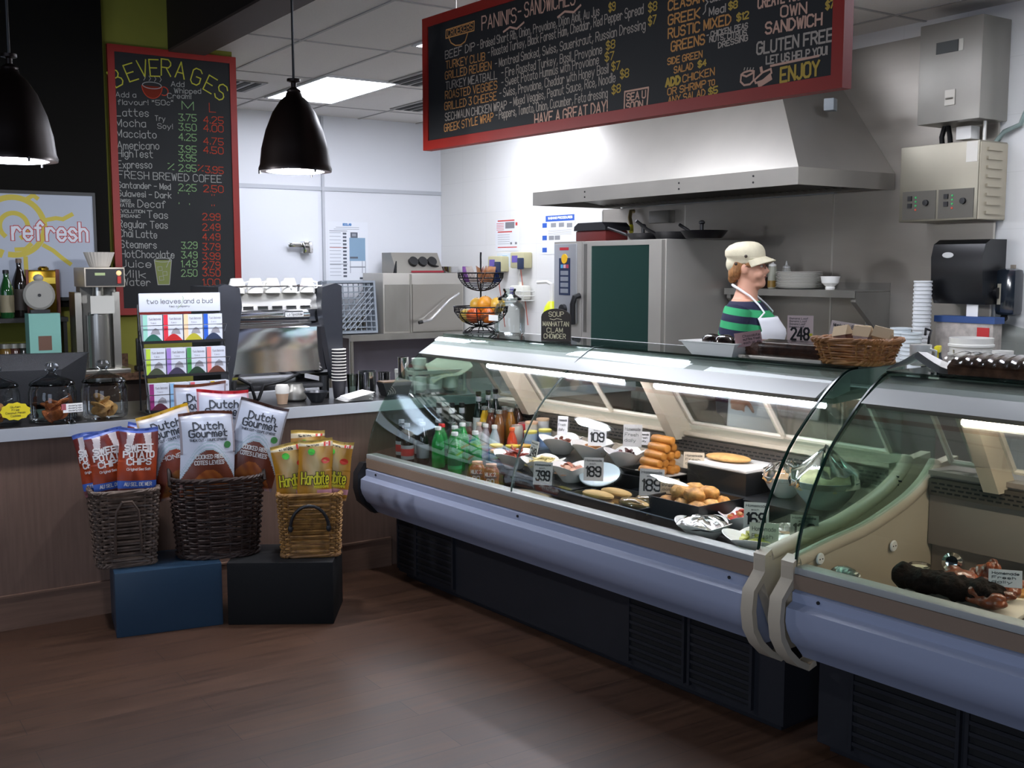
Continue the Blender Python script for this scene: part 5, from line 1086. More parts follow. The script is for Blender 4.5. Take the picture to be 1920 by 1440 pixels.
# ------------------------------------------------------------------ price cards
def card(label, u, v, s, zb, text, w=.085, h=.10, head='x', lean=12, ang=0., paper='#d8d6d4', plain=False, base=True):
    ang += .62
    t, _, z = loc3(CP + ray(u, v) * (((OC - CP).dot(SD) + s) / ray(u, v).dot(SD)))
    o = cthing('price_card', label, 'price card', t, s, zb + .0006, ang, 'price cards in the display cases')
    M = Matrix.Translation((0, 0, z - zb)) @ Matrix.Rotation(radians(-lean), 4, 'X')
    m = MB(mat(paper, .7, 0, 'card_paper')).box((-w / 2, -.001, -h / 2), (w / 2, .001, h / 2), M=M); m.build('card', o)
    f = lambda a, b: M @ Vector((a, -.0017, b)); x = MB(INK)
    if plain:
        for k in range(3): write(x, ('Homemade', 'Fresh', 'daily')[k], f, -w * .4, h * (.22 - k * .25), h * .14, x1=w * (.4 - .1 * k), w=.0016)
    else:
        write(x, head if head != 'x' else 'Homemade', f, -w * .42, h * .33, h * .09, x1=w * .4, w=.0016); write(x, 'each', f, -w * .2, h * .2, h * .06, x1=w * .1, w=.0012)
        write(x, text, f, -w * .36, -h * .30, h * .40, x1=w * .36, w=.0075)
    x.build('lettering', o)
    zc = z - zb - h / 2
    if zc > .004 and base: MB(GLASS).box((-.012, -.012, 0), (.012, .02, .004)).box((-.003, -.002, .004), (.003, .002, zc + .012)).build('clear_stand', o)
    return o
card('price card reading 3.99 beside the chocolate milk bottles', 1018, 888, .16, .60, '399')
card('price card reading 1.89 in front of the pale blue plate', 1113, 880, .28, .65, '189', ang=.1)
card('price card reading 1.09 standing in the golden snack mix bowl', 1120, 816, .56, .70, '109', ang=.1)
card('large price card reading 1.89 above the wrapped sandwiches', 1222, 905, .30, .60, '189', .10, .11)
card('turned price card standing in the pepper strip bowl', 1001, 845, .33, .65, '249', .085, .09, ang=-.9)
card('small pale card standing in the dark nuts bowl', 1055, 798, .58, .70, '', .05, .09, plain=True)
card('grey card standing above the egg rolls', 1186, 817, .58, .70, '', .085, .10, plain=True, paper='#b9b6b2')
card('small white card leaning behind the egg rolls', 1208, 822, .66, .70, '', .05, .06, plain=True)
card('tan card with a round wooden back by the flatbread', 1301, 863, .52, .70, '', .085, .065, plain=True, paper='#d8c4a8')
card('tan card at the left end of the bun tray', 1256, 912, .30, .60, '', .075, .06, plain=True, paper='#cdbb9c', ang=.1)
card('price card reading 1.69 standing in the pasta salad', 1418, 968, .30, .60, '169', .09, .10)
card('pale green card leaning in the green salad bowl', 1432, 1008, .15, .60, '', .10, .10, plain=True, paper='#bfc0ae')
card('clear price card reading 1.29 by the foil tray', 1508, 988, .25, .60, '129', .095, .08, paper='#a9a69c')
wr_ = cthing('pastry_wrap', 'clear wrapped flat pastries at the front left of the sandwich tray', 'pastry', 1.21, .11, .6006, .1); MB(mat('#b9a47c', .5, 0, 'wrapped_pastry', var=.35, vscale=30)).blob((0, 0, .012), (.12, .06, .012), 18, .08, 3).build('pastry', wr_); MB(WRAP).blob((0, 0, .014), (.13, .068, .017), 18, .08, 4).build('cling_wrap', wr_)
# ------------------------------------------------------------------ second case: roast meat
MEAT = mat('#7a3a1c', .32, 0, 'glazed_meat', var=.6, vscale=30, bump=.6, bscale=50, coat=.4); CHAR = mat('#1a100b', .7, 0, 'charred_crust', spec=.12, var=.5, vscale=30, bump=.8, bscale=60)
mt = cthing('meat_tray', 'white board of roast meat in the second display case', 'tray', 3.17, .20, .6006, .12); MB(mat('#d6cfc0', .5, 0, 'cream_board')).box((-.19, -.11, 0), (.19, .10, .014), bev=.005).build('board_body', mt)
o = cthing('roast_loin', 'long charred black roast at the front of the meat board', 'meat', 3.15, .155, .655, .12); 
x = MB(CHAR)
for k in range(9): x.blob((-.14 + k * .034, .006 * sin(k * 2.3), .003 * cos(k * 1.7)), (.036, .048 + .005 * sin(k * 1.9), .038 + .004 * cos(k * 2.7)), 16, .12, k + 30, f=6)
fuse2(x.build('roast', o), .006)
for k, (x, y, z, r, l) in enumerate(((3.285, .145, .645, (.06, .05, .032), 'glossy roast chicken piece at the near end of the charred roast'), (3.13, .255, .655, (.075, .05, .045), 'glossy roast piece behind the charred roast'), (3.26, .245, .65, (.075, .045, .036), 'glossy roast rack right of the rear piece'), (3.17, .33, .665, (.05, .045, .05), 'tall glazed roast chicken at the back of the board'))):
    o = cthing('roast_piece', l, 'meat', x, y, z, k * .7, 'glazed roast pieces'); x = MB(MEAT); rnd = random.Random(k + 70)
    for q in range(11): x.blob((rnd.uniform(-.8, .8) * r[0], rnd.uniform(-.75, .75) * r[1], rnd.uniform(-.5, .6) * r[2]), (r[0] * rnd.uniform(.28, .5), r[1] * rnd.uniform(.28, .5), r[2] * rnd.uniform(.35, .55)), 12, .12, q + k * 20, f=6)
    x.blob((0, 0, -.1 * r[2]), (r[0] * .8, r[1] * .8, r[2] * .7), 14, .06, k)
    fuse2(x.build('roast', o), .0045)
sk = cthing('shaker', 'shiny metal shaker lying on its side behind the meat', 'shaker', 3.03, .40, .6486, .4); RY = Matrix.Rotation(radians(70), 4, 'X'); MB(CHROME).lathe([(.026, 0), (.03, .005), (.03, .07), (.032, .072), (.03, .085), (.018, .097), (0, .10)], 24, M=RY).build('shaker_body', sk)
cu = cthing('sauce_cup', 'small clear cup of cream sauce left of the meat', 'cup', 2.93, .36, .6006, 0); MB(GLASS).lathe([(.024, .001), (.034, .034), (.036, .034), (.033, .036), (.022, .004), (0, .004)], 20).build('cup_body', cu); MB(mat('#d8ceb4', .5, 0, 'cream_sauce')).lathe([(.0235, .005), (.031, .027), (0, .027)], 20).build('sauce', cu)
fo = cthing('foil_wrap', 'crumpled silver foil parcel at the left of the second case', 'foil', 2.815, .12, .6206, 0); MB(mat('#8e938c', .2, 1, 'foil', bump=1., bscale=50)).blob((0, 0, 0), (.05, .03, .022), 16, .16, 6, f=9).build('parcel', fo)
lf = cthing('lettuce_leaf', 'pale green leaf beside the foil parcel', 'leaf', 2.895, .12, .6016, 0); MB(mat('#7f8f3a', .6, 0, 'leaf_green', var=.3)).blob((0, 0, .006), (.04, .026, .007), 14, .12, 8).build('leaf', lf)
pb_ = cthing('paper_plate', 'cream plate with a round cracker behind the roast rack', 'plate', 3.27, .38, .6006, 0); MB(mat('#d8cdb8', .6, 0, 'cream_board')).box((-.10, -.06, 0), (.10, .06, .01), bev=.004).build('plate_body', pb_); MB(mat('#b07a3c', .6, 0, 'cracker')).lathe([(.045, .0), (.047, .008), (.04, .014), (0, .015)], 24, c=(-.02, 0, .0105)).build('cracker', pb_)
card('striped card leaning among the roast meat', 3.30 * 0 + 1885, 1085, .20, .64, '', .09, .05, plain=True, base=False)
# ================================================================== on top of the cases
ZT = 1.2466
def onC(u, v): t, s, _ = cz(u, v, 1.246); return t, min(max(s, .50), .77)
def tthing(name, label, cat, t, s, ang=0., group=None): return cthing(name, label, cat, t, s, ZT, ang, group)
WIRE = mat('#17161a', .45, .4, 'black_wire')
fs_ = tthing('fruit_stand', 'two tier black wire fruit stand at the far end of the glass case', 'fruit stand', .13, .655)
def wbowl(z, r, h, name):
    m = MB(WIRE); ring = lambda rr, zz, n=28: [(rr * cos(2 * pi * k / n), rr * sin(2 * pi * k / n), zz) for k in range(n)]
    m.tube(ring(r, z + h), .004, 6, closed=True); m.tube(ring(r * .965, z + h * .72), .0035, 6, closed=True)
    for k in range(7): f = (k + .5) / 8; m.tube(ring(r * sqrt(max(.02, 1 - (1 - f * .72) ** 2)) * .99, z + h * f * .72), .0018, 5, closed=True)
    for k in range(8):
        a = 2 * pi * k / 8; m.tube([(r * sin(q * pi / 2) * cos(a), r * sin(q * pi / 2) * sin(a), z + h * (1 - cos(q * pi / 2))) for q in [i / 8 for i in range(9)]], .003, 5)
    z2 = [((r * (.985 + .012 * (k % 2))) * cos(2 * pi * k / 80), (r * (.985 + .012 * (k % 2))) * sin(2 * pi * k / 80), z + h * (.74 + .24 * (k % 2))) for k in range(80)]; m.tube(z2, .0014, 4, closed=True)
    m.build(name, fs_)
wbowl(.035, .145, .105, 'lower_basket'); wbowl(.225, .122, .095, 'upper_basket')
m = MB(WIRE); m.tube([(.095 * cos(2 * pi * k / 28), .095 * sin(2 * pi * k / 28), .004) for k in range(28)], .004, 6, closed=True)
for k in range(8): a = 2 * pi * k / 8; m.tube([(.095 * cos(a), .095 * sin(a), .004), (.06 * cos(a), .06 * sin(a), .028), (.0, .0, .036)], .003, 5)
m.build('foot', fs_); MB(WIRE).tube([(0, 0, .03), (0, 0, .41), (.002, 0, .43)], .005, 8).build('centre_rod', fs_)
def fruit(nm, label, x, y, z, r, colr, k):
    M = W(.13, .655, ZT); p = M + UD * x + SD * y + Vector((0, 0, z))
    f = thing(nm, label, 'fruit', p, k, 'fruit in the lower wire basket'); MB(mat(colr, .4, 0, 'fruit_skin', var=.15, vscale=10, bump=.1, bscale=80)).lathe([(r * .04, -r * .9)] + [(r * sin(a), -r * cos(a)) for a in [i * pi / 12 for i in range(1, 12)]] + [(r * .15, r * .9), (0, r * .86)], 20).build('fruit_body', f); MB(mat('#4a3a1c', .8, 0, 'stalk')).cyl((0, 0, r * .86), (.003, 0, r * 1.05), .002, 5).build('stem', f)
for k, (nm, x, y, z, r, c_, l) in enumerate((('orange', .02, -.06, .095, .042, '#c8581a', 'orange at the front of the lower wire basket'), ('apple', -.065, -.05, .09, .038, '#b89a3a', 'yellow apple at the front left of the lower wire basket'), ('orange', .09, -.02, .095, .04, '#c8641c', 'orange at the right of the lower wire basket'), ('apple', -.085, .03, .098, .038, '#a8502a', 'reddish apple at the left rear of the lower wire basket'), ('orange', .0, .065, .095, .042, '#cc701c', 'orange at the rear of the lower wire basket'), ('orange', .04, .0, .155, .044, '#d08a22', 'golden orange piled on top beneath the rod'), ('apple', -.035, .0, .15, .038, '#c89a34', 'yellow apple on top of the fruit pile, left of the golden orange'), ('grapefruit', .09, .045, .15, .042, '#c9a03c', 'pale grapefruit on top at the right'))): fruit(nm, l, x, y, z, r, c_, k)
PK = ['#8a5aa0', '#a8a09c', '#9a6a44', '#a87a58', '#2a54a8', '#7a4a3c', '#c4b8b0', '#8c5a3a']
PN = ['purple', 'grey', 'brown', 'tan', 'blue', 'dark brown', 'white', 'copper']
for k, (x, y, a) in enumerate(((-.075, -.03, .5), (-.02, .05, .2), (.03, -.03, -.2), (.07, .01, .3), (.035, .065, .1), (-.06, .045, -.4), (-.01, -.055, .1), (.085, -.045, -.5))):
    p = W(.13, .655, ZT + .312) + UD * x + SD * y
    s_ = MB(mat(PK[k], .35, .2, 'snack_wrapper', var=.2, vscale=30)); w_, h_ = .03, .045
    s_.grid(lambda u, v: Vector(((u - .5) * 2 * w_ * (1 - .5 * max(0, v - .7)), -.010 * sin(pi * u) * sin(pi * v), (v - .5) * 2 * h_)), 6, 8); s_.grid(lambda u, v: Vector(((u - .5) * 2 * w_ * (1 - .5 * max(0, v - .7)), .010 * sin(pi * u) * sin(pi * v), (v - .5) * 2 * h_)), 6, 8)
    one(s_, 'snack_packet', '%s snack packet in the upper wire basket' % PN[k], 'snack packet', p, CRZ + a, 'snack packets in the upper wire basket', rot=(.35 * (-1) ** k, .3 * sin(k), CRZ + a))
gj = tthing('glass_jar', 'large empty glass jar with a stopper lid beside the fruit stand', 'jar', .375, .66)
MB(glass('#f2f5f3', .7, 'jar_glass')).lathe([(.07, .002), (.078, .008), (.08, .02), (.08, .13), (.068, .158), (.055, .168), (.058, .178)], 32).build('jar_body', gj)
MB(glass('#e4eae6', 1.6, 'lid_glass')).lathe([(.062, .180), (.062, .192), (.04, .205), (.03, .212), (.028, .222), (.034, .232), (.034, .24), (.0, .244)], 32).build('lid', gj)
MB(PAPER).box((-.07, -.0835, .075), (.01, -.0825, .105)).build('paper_label', gj)
sb = tthing('soup_sign', 'small black board with handwritten soup of the day on the glass case', 'sign', .883, .545, .5)
P_ = [(-.075, 0), (.075, 0), (.075, .115)] + [(.075 * cos(a), .115 + .04 * sin(a)) for a in [i * pi / 10 for i in range(1, 10)]] + [(-.075, .115)]
MB(mat('#231a14', .7, 0, 'dark_chalkboard')).prism(P_, -.004, .004, 'y').build('board', sb); x = MB(mat('#c9c0a0', .9, 0, 'chalk'))
f = flatmap((0, -.0048, 0), (1, 0, 0), (0, 0, 1))
for t_, a, b, z, h in (('SOUP', -.035, .04, .118, .022), ('MANHATTAN', -.065, .066, .072, .021), ('CLAM', -.045, .035, .042, .021), ('CHOWDER', -.06, .05, .013, .021)): write(x, t_, f, a, z, h, x1=b, w=.0028, jit=.25)
line2(x, [(-.03, .106), (-.01, .101), (.005, .108), (.03, .103)], f, .0028); x.build('chalk_writing', sb)
MB(BLACKP).box((-.05, .004, 0), (.05, .04, .006)).build('easel_foot', sb)
# white tray with muffins and a card on a clear stand
wt_ = tthing('serving_tray', 'white square dish holding wrapped muffins on the glass case', 'dish', 1.915, .56); P = lambda r, z: [(-r, -r * .75, z), (r, -r * .75, z), (r, r * .75, z), (-r, r * .75, z)]
L = [P(.105, 0), P(.14, .05), P(.148, .052), P(.148, .056), P(.136, .056), P(.10, .008)]; m = MB(CERAM); m.add([q for l in L for q in l], [(i * 4 + k, i * 4 + (k + 1) % 4, i * 4 + 4 + (k + 1) % 4, i * 4 + 4 + k) for i in range(5) for k in range(4)] + [(3, 2, 1, 0), (20, 21, 22, 23)]); m.build('dish_body', wt_)
for k, (x, y, l) in enumerate(((-.055, -.01, 'dark muffin at the left of the white dish'), (.02, -.02, 'dark muffin in the middle of the white dish'), (.075, .02, 'dark muffin at the right of the white dish'))):
    o = thing('muffin', l, 'muffin', W(1.915 + x, .56 + y, ZT + .045), k, 'wrapped muffins in the white dish'); MB(mat('#3a2620', .7, 0, 'chocolate_muffin', var=.4, vscale=40, bump=.4)).lathe([(.024, -.036), (.03, 0)], 16).blob((0, 0, .004), (.038, .038, .026), 16, .08, k).build('cake', o); MB(WRAP).blob((0, 0, .006), (.043, .043, .033), 14, .08, k + 3).build('cling_wrap', o)
ct = tthing('card_stand', 'reddish card on a clear twisted stand by the white dish', 'card', 2.085, .50, .5); MB(GLASS).lathe([(.022, 0), (.024, .006), (.008, .02), (.012, .03), (.005, .04), (.004, .05)], 16).build('clear_stand', ct)
m = MB(mat('#b08a88', .7, 0, 'dusty_pink_card')).box((-.052, -.001, -.028), (.052, .001, .028), M=Matrix.Translation((0, 0, .075)) @ Matrix.Rotation(radians(-10), 4, 'Y')); m.use(INK)
fm = lambda a, b: Matrix.Translation((0, 0, .075)) @ Matrix.Rotation(radians(-10), 4, 'Y') @ Vector((a, -.0016, b))
for k in range(3): write(m, ('Chocolate', 'muffins fresh', 'each or six'), fm, 0, 0, .01) if False else write(m, ('Chocolate', 'muffins fresh', 'each or six')[k], fm, -.02, .008 - k * .013, .009, x1=.046, w=.0014)
m.use(mat('#8a2a2a', .7, 0, 'emblem_red')); m.prism([(-.05, -.02), (-.026, -.02), (-.022, .005), (-.038, .03), (-.054, .005)], -.0018, -.0012, 'y', ) if False else None
m.build('card', ct)
# banana loaf on a tray
lt = tthing('loaf_tray', 'pale tray under the brown loaf on the glass case', 'tray', 2.235, .575, .02); MB(mat('#b9b2a6', .4, .2, 'pale_tray')).box((-.19, -.085, 0), (.19, .085, .014), bev=.005).build('tray_body', lt)
lo = thing('cake_loaf', 'long wrapped brown loaf cake on the pale tray', 'cake', W(2.235, .565, ZT + .0145), CRZ + .02); lo.scale = (1, 1, .74); M = MB(mat('#4e2c1c', .65, 0, 'loaf_crust', var=.5, vscale=30, bump=.5, bscale=60))
M.prism([(-.055, 0), (.055, 0), (.062, .035), (.055, .062), (.03, .075), (0, .078), (-.03, .075), (-.055, .062), (-.062, .035)], -.165, .165, 'x'); M.build('loaf', lo); MB(mat('#a06a50', .6, 0, 'cut_crumb')).prism([(-.05, .003), (.05, .003), (.056, .035), (.05, .058), (0, .073), (-.05, .058), (-.056, .035)], -.167, -.1652, 'x').build('cut_face', lo)
MB(WRAP).prism([(-.06, -.0), (.06, -.0), (.068, .036), (.06, .067), (0, .083), (-.06, .067), (-.068, .036)], -.1, .175, 'x').build('cling_wrap', lo)
s2 = tthing('price_sign', 'upright price sign reading 2.48 behind the loaf', 'price sign', 2.15, .735, .5); s2.location.z += .016; m = MB(mat('#cdb9b6', .6, 0, 'pale_pink_card')).box((-.05, -.001, .035), (.05, .001, .145)); m.build('card', s2)
f = flatmap((0, -.0018, -.04), (1, 0, 0), (0, 0, 1)); x = MB(INK); write(x, '248', f, -.034, .09, .045, x1=.034, w=.008)
for k in range(4): write(x, 'Banana Loaf', f, -.042, .17 - k * .011, .007, x1=.03 - k * .005, w=.0012)
x.use(mat('#c8c02a', .6, 0, 'yellow_dot')); x.box((.036, -.0022, .065), (.048, -.0014, .075)); x.build('lettering', s2); MB(GLASS).box((-.02, -.015, -.0155), (.02, .02, -.0105)).box((-.012, -.002, -.0105), (-.008, .002, .04)).box((.008, -.002, -.0105), (.012, .002, .04)).build('clear_stand', s2)
# wicker basket of packets
wicker('twig_basket', 'low golden twig basket with packets on the glass case', W(2.505, .60, ZT + .002), CRZ + .1, .21, .17, .085, 1.3, ('#8a5a2c', '#9a6c38'), 9, 0, None, .45, 7)
tb_ = bpy.data.objects['twig_basket']; tb_['group'] = 'twig basket'
for k, (x, y, a, c_, l) in enumerate(((-.05, .0, -.35, '#6a4034', 'dark brown paper topped packet at the left of the twig basket'), (.015, .01, .1, '#a89490', 'clear bag of pale sweets with folded card top'), (.075, .02, .4, '#a07a50', 'tan packet at the right of the twig basket'), (-.01, .05, .0, '#b8a080', 'kraft packet at the rear of the twig basket'))):
    o = thing('treat_packet', l, 'packet', W(2.505 + x, .60 + y, ZT + .035), CRZ + a * .4, 'packets in the twig basket'); o.rotation_euler = (.05, a * .5, CRZ + a * .4)
    MB(mat(c_, .4, 0, 'packet', var=.25, vscale=40)).prism([(-.02, 0), (.02, 0), (.018, .075), (.0, .09), (-.018, .075)], -.03, .03, 'x').build('pouch', o); MB(mat('#c4ad8c', .8, 0, 'kraft_card')).prism([(-.021, .07), (.021, .07), (.003, .105), (-.003, .105)], -.034, .034, 'x').build('card_top', o)
sc = thing('sign_card', 'white handwritten card leaning on the twig basket', 'card', W(2.33, .745, ZT), CRZ + .45); m = MB(mat('#d8ccc8', .7, 0, 'card_paper')).box((-.06, -.001, .08), (.06, .001, .145), M=Matrix.Rotation(radians(-14), 4, 'X') @ Matrix.Rotation(radians(8), 4, 'Y')); m.use(INK)
fm = lambda a, b: Matrix.Rotation(radians(-14), 4, 'X') @ Matrix.Rotation(radians(8), 4, 'Y') @ Vector((a, -.0016, b)); write(m, 'Maple Nut Bars', fm, -.05, .122, .013, x1=.05, w=.002); write(m, '$ 6.00', fm, -.03, .095, .014, x1=.02, w=.002); m.build('card', sc); MB(BLACKP).cyl((0, .0, .0), (0, -.02, .09), .004, 8).box((-.02, -.02, 0), (.02, .02, .008)).build('stand', sc)
# second case top
ml = tthing('cup_stacked', 'white mug by the crumpled paper on the second case', 'mug', 2.67, .745); ml.name = 'coffee_mug'; MB(CERAM).lathe([(.03, 0), (.036, .004), (.038, .075), (.035, .075), (.033, .006), (0, .006)], 24).build('mug_body', ml); MB(CERAM).tube([(.036, 0, .06), (.06, 0, .055), (.06, 0, .02), (.036, 0, .015)], .005, 8).build('handle', ml)
for k in range(5):
    m = MB(PAPER); w, d = .105, .085; sd = k
    m.grid(lambda u, v: Vector(((u - .5) * 2 * w, (v - .5) * 2 * d, .004 * k + .055 * max(0, 1 - abs(u - .42) * 2.2) ** 1.3 * (1 - .25 * v) + .0)), 14, 6); a = [q + Vector((0, 0, -.001)) for q in m.v]; fs = [q[::-1] for q in m.f]; m.add(a, fs)
    one(m, 'paper_sheet', '%s sheet from the bottom of the bent white paper pile' % ORD[k], 'paper', W(2.79 + .004 * k, .575 - .003 * k, ZT + .0015), CRZ + .25 + .03 * k, 'white paper pile on the second case')
wb_ = thing('wrapped_bread', 'wide plastic wrapped brown bread slab on the second case', 'bread', W(3.075, .60, ZT), CRZ + .03); MB(mat('#6b4a34', .7, 0, 'brown_bread', var=.45, vscale=25, bump=.5)).prism([(-.11, .004), (.11, .004), (.12, .035), (.10, .055), (0, .06), (-.085, .052), (-.118, .03)], -.15, .17, 'x').build('bread_slab', wb_)
MB(glass('#f0efec', 1.4, 'crinkled_wrap', .15)).grid(lambda u, v: Vector(((u - .5) * .36 + .01, -.13 * cos(pi * v), .066 * sin(pi * v) ** .6 + .004 + .003 * sin(60 * u + 12 * v))), 60, 16).build('plastic_wrap', wb_)
# bowls and cups on the counter seen through the end glass of the case
for k, (x, y, l) in enumerate(((2.97, 5.34, 'white cup rack left end, behind the display case glass'),)): pass
rk = thing('cup_rack', 'white rimmed rack of upside down cups on the counter behind the case', 'rack', (3.02, 5.36, CT), .02); m = MB(mat('#c9c8c0', .4, 0, 'rack_white'))
m.box((-.17, -.10, .105), (.17, -.085, .125)); m.box((-.17, .10, .105), (.17, .115, .125)); m.box((-.17, -.085, .105), (-.155, .10, .125)); m.box((.155, -.085, .105), (.17, .10, .125))
for x in (-.165, .16):
    for y in (-.095, .105): m.box((x - .004, y - .004, 0), (x + .009, y + .008, .105))
for k in range(7): m.box((-.15 + k * .05, -.085, .112), (-.146 + k * .05, .10, .116))
m.build('rack_frame', rk)
for k in range(4): one(MB(CERAM).lathe([(.025, 0), (.045, .02), (.05, .09), (.047, .09), (.042, .022), (0, .008)], 24), 'soup_bowl', '%s deep white bowl from the left under the cup rack' % ORD[k], 'bowl', (2.905 + k * .103, 5.30, CT + .0005), 0, 'white bowls under the cup rack') if k < 3 else None
for k in range(3): one(MB(CERAM).lathe([(.028, 0), (.034, .004), (.043, .035), (.04, .035), (.03, .008), (0, .006)], 24), 'tea_bowl', '%s small white bowl from the bottom of the stack on the cup rack' % ORD[k], 'bowl', (2.95, 5.37, CT + .1255 + k * .014), 0, 'small bowls stacked on the cup rack')
tw = MB(mat('#cfcbb8', .9, 0, 'cream_towel')); tw.grid(lambda u, v: Vector(((u - .5) * .26, (v - .5) * .2, .05 * u + .012 * sin(7 * u + 3 * v) - (.09 * max(0, .45 - v) / .45 if v < .45 else 0) * (1 - .3 * u))), 20, 14); a = [q + Vector((0, 0, -.004)) for q in tw.v]; f_ = [q[::-1] for q in tw.f]; tw.add(a, f_)
one(tw, 'tea_towel', 'cream cloth draped over the right half of the cup rack', 'towel', (3.10, 5.345, CT + .145))
# ================================================================== kitchen: hood and cladding on the right wall
CLAD = mat('#a39d94', .36, .6, 'stainless_cladding', var=.12, vscale=1.6, stretch=(1, .5, 2.5), bump=.03, bscale=3)
cl = thing('wall_cladding', 'stainless steel sheets covering the wall behind the oven and shelf', 'wall panel', (X1, 0, 0))
for y0, y1 in ((3.47, 4.56), (4.562, 5.9), (5.902, 6.86)): MB(CLAD).box((-.010, y0, .5), (-.001, y1, 2.9 if y0 < 4.2 else 2.05)).build('steel_sheet', cl)
sr = MB(mat('#c2beb6', .3, .9, 'steel_trim'))
for y in (3.47, 4.561, 5.901, 6.86): sr.box((-.0125, y - .006, .5), (-.0105, y + .006, 2.9 if y < 4.2 else 2.04))
sr.build('edge_strip', cl)
HX, HY0, HY1 = 4.615, 4.117, 6.644; HXW = X1 - .012
hood = thing('range_hood', 'large stainless steel range hood with a sloping front over the oven', 'range hood', (HX, HY0, 2.046))
Lw = HY1 - HY0; D = HXW - HX
HS = mat('#aaa69e', .38, .65, 'hood_steel', var=.08, vscale=2.0, bump=.03, bscale=4)
hm = MB(HS); a = [(0, 0, .095), (0, Lw, .095), (D, Lw, .095), (D, 0, .095)]; b = [(.40, .62, .925), (.40, Lw - .62, .925), (D, Lw - .62, .925), (D, .62, .925)]
hm.add([Vector(q) for q in a + b], [(0, 1, 5, 4), (1, 2, 6, 5), (3, 0, 4, 7), (4, 5, 6, 7)]); hm.build('sloped_canopy', hood, smooth=False)
lp = MB(HS); lp.box((0, 0, 0), (.012, Lw, .095)).box((.012, 0, 0), (D, .012, .095)).box((.012, Lw - .012, 0), (D, Lw, .095)); lp.build('lip', hood)
for y in (.33, .95, 1.9):
    for z in (.03, .066): MB(INK).cyl((-.003, y, z), (0, y, z), .006, 8).build('rivet', hood)
fl = MB(mat('#5a5650', .4, .8, 'baffle_steel')).add([Vector(q) for q in ((.10, .05, .08), (.62, .05, .02), (.62, Lw - .05, .02), (.10, Lw - .05, .08))], [(0, 1, 2, 3)])
for k in range(40): y = .08 + k * .06; fl.add([Vector(q) for q in ((.10, y, .072), (.62, y, .012), (.62, y + .018, .012), (.10, y + .018, .072))], [(0, 1, 2, 3)])
fl.box((.62, .02, -.0), (.68, Lw - .02, .05)); fl.build('baffle_filter', hood, smooth=False)
jb = thing('junction_box', 'small grey junction box on the corner of the hood slope', 'electrical box', (5.06, 4.30, 2.53), .4); MB(mat('#8d9498', .5, .2, 'grey_box')).box((-.035, -.04, -.04), (.035, .02, .03), bev=.006).build('box_body', jb)
# upper and lower boxes beside the hood
def wallbox(name, label, cat, y0, y1, z0, z1, d, m):
    t = thing(name, label, cat, (X1 - .0105 - d, y0, z0)); MB(m).box((0, 0, 0), (d, y1 - y0, z1 - z0), bev=.006).build('housing', t); return t, d, y1 - y0, z1 - z0
BXM = mat('#96938c', .4, .6, 'box_steel', var=.08, vscale=2.5)
t, d, w, h = wallbox('control_cabinet', 'tall stainless cabinet high on the wall right of the hood', 'cabinet', 3.425, 3.80, 2.365, 2.89, .25, BXM)
MB(mat('#3b3e3c', .4, .2, 'gauge_window')).box((-.004, .14, .36), (-.0005, .27, .42)).build('display_window', t); MB(mat('#c2bfb4', .5, 0, 'plate_label')).box((-.004, .11, .36), (-.0005, .135, .42)).build('label_plate', t); MB(mat('#aaa69c', .4, .6, 'latch_plate')).box((-.006, .145, .085), (-.0005, .205, .165)).build('latch', t); MB(STEELD).tube([(-.008, .155, .12), (-.014, .175, .12), (-.008, .197, .12)], .004, 6).build('latch_handle', t)
t, d, w, h = wallbox('switch_box', 'lower stainless control box with switches and louvres right of the hood', 'electrical box', 3.415, 3.895, 1.845, 2.255, .25, mat('#8f8a7c', .4, .8, 'box_steel_warm', var=.08, vscale=2.5))
for k, y0 in enumerate((.02, .245)):
    MB(mat('#5f5c55', .45, .6, 'switch_plate')).box((-.003, y0, .012), (-.0005, y0 + .21, .165)).build('switch_plate', t)
    for r in range(2): MB(BLACKP).box((-.009, y0 + .15, .075 + r * .04), (-.003, y0 + .175, .10 + r * .04)).build('switch', t)
    for r in range(4): MB(mat('#2f9a54' if r else '#b0402a', .4, 0, 'indicator', emit=.3)).lathe([(.006, 0), (.005, .004), (0, .005)], 8, c=(-.003, y0 + .125, .065 + r * .022), M=Matrix.Rotation(radians(-90), 4, 'Y')).build('indicator', t)
    MB(BLACKP).lathe([(.017, 0), (.016, .012), (0, .013)], 16, c=(-.003, y0 + .06, .10), M=Matrix.Rotation(radians(-90), 4, 'Y')).build('dial', t)
MB(mat('#d4d0c6', .6, 0, 'paper_label')).box((-.002, .01, .30), (-.0005, .075, .405)).build('paper_label', t)
lv = MB(mat('#b3ab98', .45, .5, 'beige_vent'))
lv.box((.005, -.004, .004), (.245, -.0005, .40))
for k in range(8): lv.prism([(.06, -.0), (.06, 0)], 0, 0) if False else lv.box((.06, -.014, .03 + k * .047), (.19, -.004, .045 + k * .047))
lv.build('louvre_panel', t)
wr = thing('cable_loop', 'dark cables and a white box between the two wall boxes', 'cable', (X1 - .14, 3.62, 2.256)); MB(BLACKP).tube([(0, .10, .0), (.02, .12, .05), (.03, .11, .108)], .014, 8).tube([(0, .05, .0), (.02, .07, .05), (.03, .09, .108)], .014, 8).build('cable', wr); MB(WHITEP).box((-.03, -.09, .02), (.05, .0, .09), bev=.005).build('white_box', wr); MB(STEEL).cyl((0, -.15, 0), (0, -.15, .108), .010, 10).build('conduit_stub', wr)
